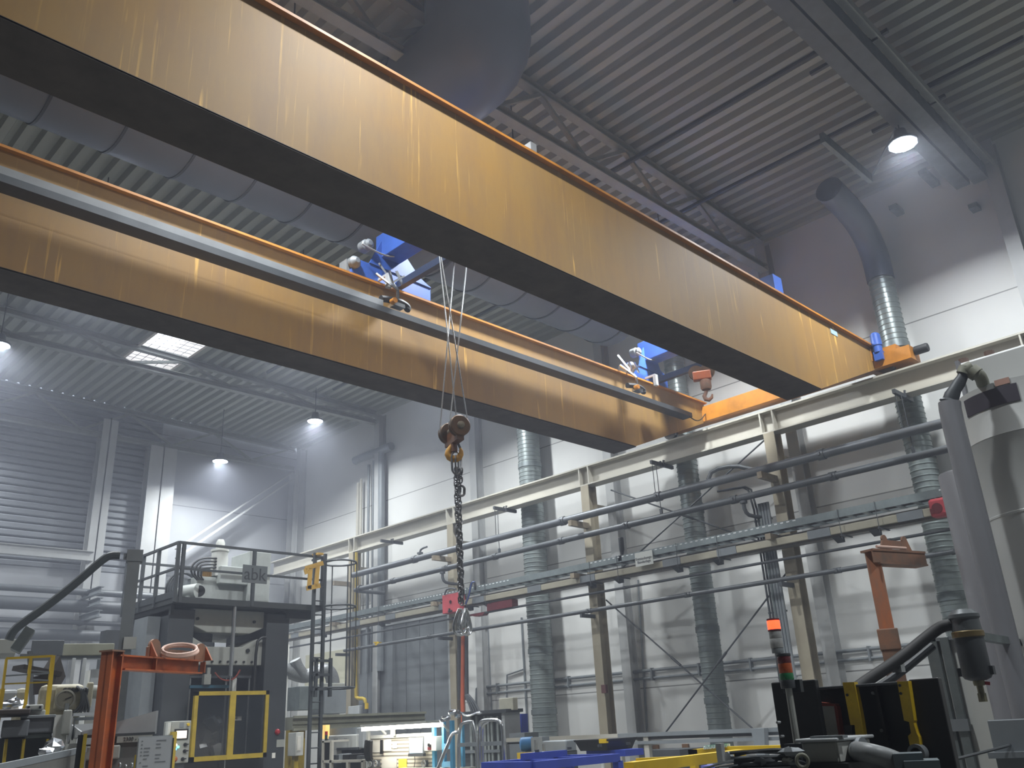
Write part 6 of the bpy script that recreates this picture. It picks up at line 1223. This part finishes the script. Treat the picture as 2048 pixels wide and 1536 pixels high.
# grey lidded box in front
GXX = 4.05
gb = thing('grey_suction_box', P(1670, 1510, X=GXX), 'pale grey lidded box with a thick grey pipe bending out of it, lower right', 'suction box')
za_, zl, zb_ = P(1670, 1526, X=GXX).z, P(1670, 1483, X=GXX).z, P(1670, 1471, X=GXX).z
yl, ymid = P(1604, 1500, X=GXX).y, P(1673, 1500, X=GXX).y; GX2 = P(1742, 1500, Y=ymid).x
obj('box', MB().bx(GXX, GX2, ymid, yl, za_, zl), M_GREYM, gb, smooth=False, bevel=0.008)
obj('side_panel', MB().bx(GXX+0.01, GX2-0.01, ymid-0.006, ymid+0.004, za_+0.005, zl-0.005), M_WHITE, gb, 'paler right side', smooth=False)
obj('lid', MB().bx(GXX-0.02, GX2+0.02, ymid-0.02, yl+0.02, zl, zb_-0.01), M_LSTEEL, gb, smooth=False, bevel=0.006)
obj('clip', MB().bx(GXX+0.0, GXX+0.05, ymid-0.04, ymid+0.12, zb_-0.012, zb_), M_STEEL, gb); obj('base_frame', MB().bx(GXX-0.03, GX2+0.02, ymid-0.06, yl-0.02, 0, za_), M_BLACK, gb)
pp = [P(1712, 1502, Y=ymid+0.0), P(1716, 1502, Y=ymid-0.07), P(1745, 1507, Y=ymid-0.16), P(1790, 1520, Y=ymid-0.22), P(1835, 1545, Y=ymid-0.26), P(1852, 1600, Y=ymid-0.28)]
obj('pipe', MB().tube(pp, 0.042, 16, smooth=2), mat('grey_plastic_pipe', '777b7c', 0.45), gb, 'thick grey bent pipe'); obj('pipe_collar', MB().lathe([(0.048, 0), (0.06, 0), (0.06, 0.04), (0.048, 0.04)], pp[0], (0.0, -1, 0), 18), M_STEEL, gb)
# signal towers
def tower(px, pys, X, r, label, segs, pole=None):
    q = P(px, pys[-1], X=X); t = thing('signal_tower', (q.x, q.y, 0 if pole else q.z), label, 'signal tower'); x, y = q.x, q.y; zs = [P(px, v, X=X).z for v in pys]
    for i, (nm, m_, kr) in enumerate(segs): obj(nm, MB().lathe([(r*kr*0.96, zs[i+1]-zs[-1]), (r*kr, zs[i+1]-zs[-1]+0.004), (r*kr, zs[i]-zs[-1]-0.004), (r*kr*0.96, zs[i]-zs[-1])], (x, y, zs[-1]), n=22), m_, t)
    return t, x, y, zs
M_SR = mat('dark_red_lens', '6a2f33', 0.25); M_SO = mat('orange_lens', 'b8582a', 0.25); M_SG = mat('green_lens', '2a7a4c', 0.25); M_CL = mat('milky_clear_lens', 'a9aaa9', 0.3)
t, x, y, zs = tower(1577, (1306, 1312, 1326, 1346, 1360, 1377), 4.25, 0.034, 'near signal tower on a bent grey pole, dark red, orange and green', (('cap', M_ANTH, 1.05), ('red_lens', M_SR, 1), ('orange_lens', M_SO, 1), ('green_lens', M_SG, 1.02), ('base', mat('smoky_grey_plastic', '3c4044', 0.4), 1.06)))
pe = P(1600, 1500, X=4.25); obj('pole', MB().tube([(x, y, zs[-1]+0.01), (x, y, zs[-1]-0.02), (x+0.0, y-0.0, pe.z), (x, y, 0.3)], 0.017, 10), M_GREYM, t, 'grey pole'); obj('pole_clamp', MB().bx(x-0.04, x+0.04, y-0.05, y+0.05, pe.z-0.03, pe.z+0.03), M_DSTEEL, t); obj('bracket', MB().bx(x+0.03, x+0.06, y-0.05, y+0.05, zs[-1]-0.02, zs[-2]), M_ANTH, t)
obj('foot', MB().lathe([(0.12, 0), (0.12, 0.03), (0.03, 0.05), (0.02, 0.32)], (x, y, 0), n=16), M_DSTEEL, t)
t, x, y, zs = tower(1556, (1236, 1240, 1258, 1262, 1277, 1296, 1306), 5.6, 0.043, 'farther signal tower with its red lamp glowing, above the near one', (('cap', M_DRED, 1.0), ('red_lens', emitter('glowing_red', 'ff3a1e', 5.0), 0.98), ('ring', M_DRED, 1.02), ('clear_lens', M_CL, 0.95), ('clear_lens', M_CL, 0.98), ('base', M_STEEL, 0.9)))
obj('pole', MB().cyl((x, y, 0), (x, y, zs[-1]), 0.02, n=8), M_STEEL, t)
# heap of cables and tools at the bottom
q = P(1540, 1536, d=4.6)
t = thing('tool_table', (q.x, q.y, 0), 'dark machine top cluttered under cables, bottom right of the yellow frame', 'machine')
T, p0 = stand(1545, 1540, 4.55); obj('body', MB(T).bx(-0.24, 0.08, -0.1, 0.4, 0, hz(1545, 1534, 4.5)), M_DSTEEL, t, smooth=False)
random.seed(21); zt0 = hz(1545, 1530, 4.5)
for i in range(7):
    y0 = 1500+i*5; single('cable_strand', MB().tube([P(1455+random.random()*30, y0+6, d=4.55), P(1500+random.random()*20, y0-2+random.random()*6, d=4.5), P(1550+random.random()*20, y0+random.random()*6-3, d=4.5), P(1612-random.random()*20, y0-4+random.random()*8, d=4.55), P(1608, 1534, d=4.6)], 0.006+random.random()*0.004, 6, smooth=2), (M_ANTH, M_DSTEEL, M_STEEL)[i % 3], 'grey cable strand in the clutter left of the lidded box', 'cable', 'cables in the lower right clutter')
for i, (x, y, w, h, m_, lb) in enumerate(((1580, 1503, 0.055, 0.022, M_STEEL, 'flat grey lump on top of the cable clutter'), (1530, 1523, 0.05, 0.022, M_DSTEEL, 'rounded grey tool left in the cable clutter'), (1572, 1520, 0.03, 0.014, M_GREYM, 'small pale grey block in the cable clutter'))):
    random.seed(30+i); single('clutter_part', crumple(MB(), P(x, y, d=4.5), w, h, 9, 4), m_, lb, 'tool', smooth=True)
q = P(1605, 1522, d=4.3); a = math.atan2(q.y, q.x); r_ = Vector((math.sin(a), -math.cos(a), 0))
single('eye_bolt', MB().tube([q+r_*(0.024*math.cos(k*0.449))+Vector((0, 0, 0.026*math.sin(k*0.449))) for k in range(14)], 0.008, 8, closed=True).cyl(q-Vector((0, 0, 0.03)), q-Vector((0, 0, 0.12)), 0.012, n=10), M_OLIVE, 'grey ring eye bolt at the bottom in front of the lidded box', 'eye bolt')
single('bright_rod', MB().tube([P(1400, 1540, d=4.7), P(1440, 1527, d=4.7), P(1500, 1513, d=4.7), P(1503, 1517, d=4.7)], 0.006, 6).cyl(P(1430, 1536, d=4.65), P(1500, 1525, d=4.65), 0.008, n=8), M_CHROME, 'pair of bright bent rods left of the cable clutter', 'rod')
q = P(1460, 1519, d=5.4); single('steel_disc', MB().lathe([(0.005, -0.02), (0.042, -0.010), (0.042, 0.010), (0.005, 0.02)], q, (0.85, -0.5, 0.1), 24), M_STEEL, 'upright steel disc edge beside the yellow frame', 'disc')
# ------------------------------------------------------------------ tall tanks
M_TANK = mat('pale_tank_paint', 'b6b8b6', 0.45, 0.1, var=0.07, scale=1.2)
M_TANK2 = mat('grey_tank_paint', '8a8b90', 0.45, 0.2, var=0.08, scale=1.2)
TD = 8.0
def vline(pxt, pyt, d): q = P(pxt, pyt, d=d); return q
R1 = 0.50; lft = P(1934, 900, d=TD); aa = math.atan2(lft.y, lft.x); rv = Vector((math.sin(aa), -math.cos(aa), 0)); fv = Vector((math.cos(aa), math.sin(aa), 0))
c1 = Vector((lft.x, lft.y, 0))+rv*R1+fv*0.22
zt1 = P(1985, 768, d=TD-0.2).z; zb1 = P(2010, 1405, d=TD-0.3).z
tk = thing('filter_tank', (c1.x, c1.y, 0), 'big pale grey cylindrical tank cut by the right edge of the picture', 'tank')
obj('shell', MB().lathe([(R1, zb1), (R1, zt1-1.06), (R1+0.004, zt1-1.055), (R1+0.004, zt1-1.04), (R1, zt1-1.035), (R1, zt1-0.43), (R1+0.003, zt1-0.425), (R1, zt1-0.42), (R1, zt1)], c1, n=64), M_TANK, tk)
obj('foot_flange', MB().lathe([(R1+0.09, zb1-0.03), (R1+0.09, zb1)], c1, n=48).lathe([(R1*0.96, 0), (R1*0.96, zb1-0.03)], c1, n=48), mat('olive_flange', '7b7b72', 0.5), tk)
zp0 = P(1960, 808, d=TD-0.3).z; zp1 = P(1950, 785, d=TD-0.3).z
a0 = math.atan2(-c1.y, -c1.x)
mb = MB(); n = 16; th0, th1 = a0-0.98, a0-0.02
for rr0, in ((R1+0.006,),):
    vs = []
    for k in range(n+1):
        th = th0+(th1-th0)*k/n
        for rr_, zz in ((rr0, zp0-0.02), (rr0, zp0+0.125), (R1-0.01, zp0+0.125), (R1-0.01, zp0-0.02)): vs.append((c1.x+rr_*math.cos(th), c1.y+rr_*math.sin(th), zz))
    fs = [(4*k+i, 4*k+(i+1) % 4, 4*k+4+(i+1) % 4, 4*k+4+i) for k in range(n) for i in range(4)]+[(0, 1, 2, 3), (4*n+3, 4*n+2, 4*n+1, 4*n)]
obj('name_band', mb.add(vs, fs), mat('dark_violet_band', '3b3740', 0.5), tk, 'dark curved name band')
mb = MB(); vs = []; th0, th1 = a0-0.32, a0-0.10
for k in range(7):
    th = th0+(th1-th0)*k/6
    for rr_, zz in ((R1+0.006, zp0+0.135), (R1+0.006, zp0+0.185), (R1-0.01, zp0+0.185), (R1-0.01, zp0+0.135)): vs.append((c1.x+rr_*math.cos(th), c1.y+rr_*math.sin(th), zz))
obj('red_sticker', mb.add(vs, [(4*k+i, 4*k+(i+1) % 4, 4*k+4+(i+1) % 4, 4*k+4+i) for k in range(6) for i in range(4)]), mat('faded_red_sticker', 'a88374', 0.6), tk, 'faded red sticker')
# header box across the tanks
hz0, hz1 = zt1-0.02, P(1985, 700, d=TD-0.1).z
hc = P(1912, 740, d=TD-0.05)
hd = thing('tank_header', (hc.x, hc.y, hz0), 'pale horizontal header duct with bolts on the top of the big tank', 'duct')
obj('duct', MB().bx(c1.x-0.28, c1.x+0.28, c1.y-1.2, hc.y, hz0+0.02, hz1), M_TANK, hd, smooth=False, bevel=0.02)
obj('end_cover', MB().bx(c1.x-0.30, c1.x+0.30, hc.y-0.01, hc.y+0.02, hz0-0.06, hz1+0.02), M_TANK2, hd, smooth=False)
for (px_, py_) in ((1927, 722), (1978, 705)): q = P(px_, py_, X=c1.x-0.2); obj('bolt', MB().cyl((c1.x-0.2, q.y, hz1), (c1.x-0.2, q.y, hz1+0.05), 0.042, n=10), mat('rusty_bolt', '6f5a50', 0.6), hd)
# downpipe with elbows
d0 = TD-0.35
pts = [P(x, y, d=d0) for x, y in ((1948, 745), (1938, 738), (1930, 742), (1922, 760), (1906, 785), (1899, 805), (1901, 825))]
v0 = pts[-1]; pts += [Vector((v0.x, v0.y, v0.z-0.4)), Vector((v0.x, v0.y, P(1975, 1300, d=d0).z)), Vector((v0.x, v0.y, 0))]
dp = thing('tank_downpipe', (v0.x, v0.y, 0), 'grey downpipe with dark elbows running down the left side of the big tank', 'pipe')
obj('pipe', MB().tube(pts[5:], 0.085, 16, smooth=1), M_TANK2, dp); obj('branch', MB().tube(pts[1:6], [0.04, 0.042, 0.042, 0.05, 0.06, 0.08], 12, smooth=1), M_DSTEEL, dp, 'dark elbow branch')
for i, rr_ in ((0, 0.062), (1, 0.06), (2, 0.058)): q = pts[i]; obj('union', MB().cyl(q-(pts[i+1]-q).normalized()*0.03, q+(pts[i+1]-q).normalized()*0.03, rr_, n=12), M_OLIVE, dp)
obj('elbow_arc', MB().tube([pts[0], P(1956, 748, d=d0), P(1963, 757, d=d0+0.1), P(1966, 768, d=d0+0.2)], 0.05, 12, smooth=1), M_OLIVE, dp)
# smaller tank behind to the left
q = P(1891, 1000, d=8.9); c2 = Vector((q.x, q.y, 0))+Vector((math.sin(aa), -math.cos(aa), 0))*0.18; zt2 = P(1915, 942, d=8.8).z
t = thing('filter_tank', (c2.x, c2.y, 0), 'slim grey cylindrical tank standing left of the big one', 'tank')
obj('shell', MB().lathe([(0.20, 0), (0.20, zt2-0.02), (0.19, zt2), (0.0001, zt2+0.01)], c2, n=36), M_TANK2, t)
obj('seam_tube', MB().cyl((c2+Vector((-0.02, -0.24, 0))), c2+Vector((-0.02, -0.24, zt2-0.5)), 0.025, n=8), mat('dull_beige_tube', '9c957e', 0.5), t, 'beige edge tube')
# white cabin with grey corner profile
CBX = 8.75
zt3 = P(1905, 1273, X=CBX).z; ye = P(1872, 1290, X=CBX).y
cb = thing('white_cabin', (CBX+0.6, ye-1, 0), 'white panelled cabin with a grey corner profile behind the filter bottle', 'cabin')
obj('wall_panel', MB().bx(CBX, CBX+1.2, ye-2.2, ye, 0, zt3-0.03), M_WHITE, cb, smooth=False); obj('corner_profile', MB().bx(CBX-0.05, CBX+0.03, ye-0.03, ye+0.08, 0, zt3).bx(CBX-0.06, CBX-0.02, ye-0.14, ye-0.06, 0, zt3), M_GALV, cb, smooth=False, bevel=0.006)
obj('top_profile', MB().bx(CBX-0.05, CBX+1.2, ye-2.2, ye+0.08, zt3-0.03, zt3), M_STEEL, cb); q = P(1900, 1451, X=CBX-0.06); obj('profile_clamp', MB().bx(CBX-0.08, CBX-0.02, ye-0.16, ye+0.1, q.z-0.05, q.z+0.05), M_STEEL, cb)
# grey angled box below the tank foot
q = P(2040, 1490, d=7.2); T, p0 = stand(2050, 1500, 7.0)
single('tank_plinth', MB(T).bx(-0.18, 0.5, 0, 0.4, 0, hz(2030, 1440, 7.0)).bx(-0.22, 0.5, -0.06, 0.4, hz(2030, 1515, 7.0), hz(2030, 1503, 7.0)), M_STEEL, 'bluish grey plinth box under the big tank at the right edge', 'plinth', smooth=False)
# filter bottle with hoses
FD = 6.4
q = P(1943, 1300, d=FD); zs = [P(1940, v, d=FD).z for v in (1218, 1228, 1262, 1275, 1345, 1352, 1362, 1366, 1398)]
fb = thing('filter_bottle', (q.x, q.y, zs[-1]), 'dark grey cylindrical filter bottle with a brass band hanging before the white cabin', 'filter')
o3 = Vector((q.x, q.y, 0))
obj('bowl', MB().lathe([(0.045, zs[6]), (0.075, zs[6]+0.012), (0.086, zs[5]), (0.086, zs[3])], o3, n=28), M_DSTEEL, fb); obj('band', MB().lathe([(0.089, zs[3]), (0.095, zs[3]+0.005), (0.095, zs[2]-0.005), (0.089, zs[2])], o3, n=28), mat('dull_brass', '7a6a45', 0.4, 0.5), fb, 'dull brass band')
obj('head', MB().lathe([(0.088, zs[2]), (0.083, zs[1]-0.03), (0.092, zs[1]-0.02), (0.09, zs[1]), (0.06, zs[0]), (0.0001, zs[0]+0.005)], o3, n=28), mat('filter_head_grey', '5c6163', 0.4, 0.2), fb)
obj('drain_valve', MB().lathe([(0.03, zs[6]-0.03), (0.034, zs[6]-0.02), (0.034, zs[6]+0.002)], o3, n=14).cyl((q.x, q.y, zs[8]), (q.x, q.y, zs[6]-0.02), 0.02, n=10).cyl((q.x, q.y, zs[8]-0.02), (q.x, q.y, zs[8]+0.03), 0.026, n=8), mat('olive_brass', '77745c', 0.4, 0.4), fb); obj('valve_handle', MB().bar((q.x, q.y, zs[7]), o3+rv*0.06+Vector((0, 0, zs[7]-0.01)), 0.014, 0.02), M_RED, fb, 'red valve handle')
for s in (-1, 1): obj('lug', MB().bx(q.x-0.02, q.x+0.02, q.y+s*0.085-0.02, q.y+s*0.085+0.02, zs[4]-0.02, zs[4]+0.03), M_ANTH, fb)
obj('mount_bracket', MB().bar(o3+Vector((0, 0, zs[2]-0.02)), Vector((CBX, q.y+0.35, zs[2]+0.0)), 0.05, 0.05), M_GALV, fb)
pp = [P(1915, 1250, d=FD), P(1890, 1250, d=FD), P(1868, 1262, d=FD), P(1800, 1318, d=FD-0.1), P(1720, 1370, d=FD-0.3), P(1690, 1395, d=FD-0.4)]
single('black_hose', MB().tube(pp, 0.036, 12, smooth=2), M_RUBBER, 'thick black hose sloping down left from the filter bottle to the chest', 'hose')
single('black_hose', MB().tube([p+Vector((0.06, 0.05, -0.085)) for p in pp[2:5]], 0.026, 10, smooth=1), M_DSTEEL, 'thinner dark hose just under the thick sloping hose', 'hose')
q = P(1796, 1333, d=FD-0.1); single('hose_clamp', MB().bx(q.x-0.03, q.x+0.03, q.y-0.03, q.y+0.03, q.z-0.035, q.z+0.04), M_CHROME, 'bright clamp joining the two sloping hoses', 'clamp')
single('thin_cable', MB().tube([P(1862, 1531, d=6.0), P(1920, 1516, d=6.1), P(2008, 1494, d=6.6), P(2020, 1490, d=7.0)], 0.009, 6, smooth=1), M_ANTH, 'thin dark cable crossing the white cabin low at right', 'cable')
# chest-side metal bracket
T, p0 = stand(1800, 1536, 4.4); k = wpx(1800, 1520, 4.4)
single('grey_bracket', MB(T).bx(0.02, 0.16, 0, 0.2, 0, hz(1830, 1522, 4.4)).bx(-0.02, 0.10, 0.05, 0.2, hz(1800, 1514, 4.4)-0.2, hz(1790, 1509, 4.4)), mat('bluish_grey_steel', '59656a', 0.5), 'bluish grey bracket at the foot of the yellow waisted strap', 'bracket', smooth=False)
# ================================================================== WORKSHOP HAZE
hm = bpy.data.materials.new('workshop_haze'); hm.use_nodes = True; nt = hm.node_tree; nt.nodes.remove(nt.nodes['Principled BSDF'])
vs_ = nt.nodes.new('ShaderNodeVolumeScatter'); vs_.inputs['Color'].default_value = (0.66, 0.71, 0.86, 1); vs_.inputs['Density'].default_value = HAZE; vs_.inputs['Anisotropy'].default_value = 0.35
tc = nt.nodes.new('ShaderNodeTexCoord'); sp = nt.nodes.new('ShaderNodeSeparateXYZ'); nt.links.new(tc.outputs['Object'], sp.inputs[0])
mr = nt.nodes.new('ShaderNodeMapRange'); mr.interpolation_type = 'SMOOTHSTEP'       # the smoke gathers towards the far end of the hall
mr.inputs['From Min'].default_value = 11-(Y0+FY+0.2)/2; mr.inputs['From Max'].default_value = 23-(Y0+FY+0.2)/2; mr.inputs['To Min'].default_value = HAZE; mr.inputs['To Max'].default_value = HAZE*HAZE_FAR
nt.links.new(sp.outputs['Y'], mr.inputs['Value']); nt.links.new(mr.outputs[0], vs_.inputs['Density'])
nt.links.new(vs_.outputs[0], nt.nodes['Material Output'].inputs['Volume'])
tag(obj('smoke_haze', MB().bx(X0-0.1, WX+0.1, Y0-0.1, FY+0.4, -0.1, 13.6), hm), 'thin bluish smoke haze filling the hall, denser towards the far wall', 'haze', kind='stuff')
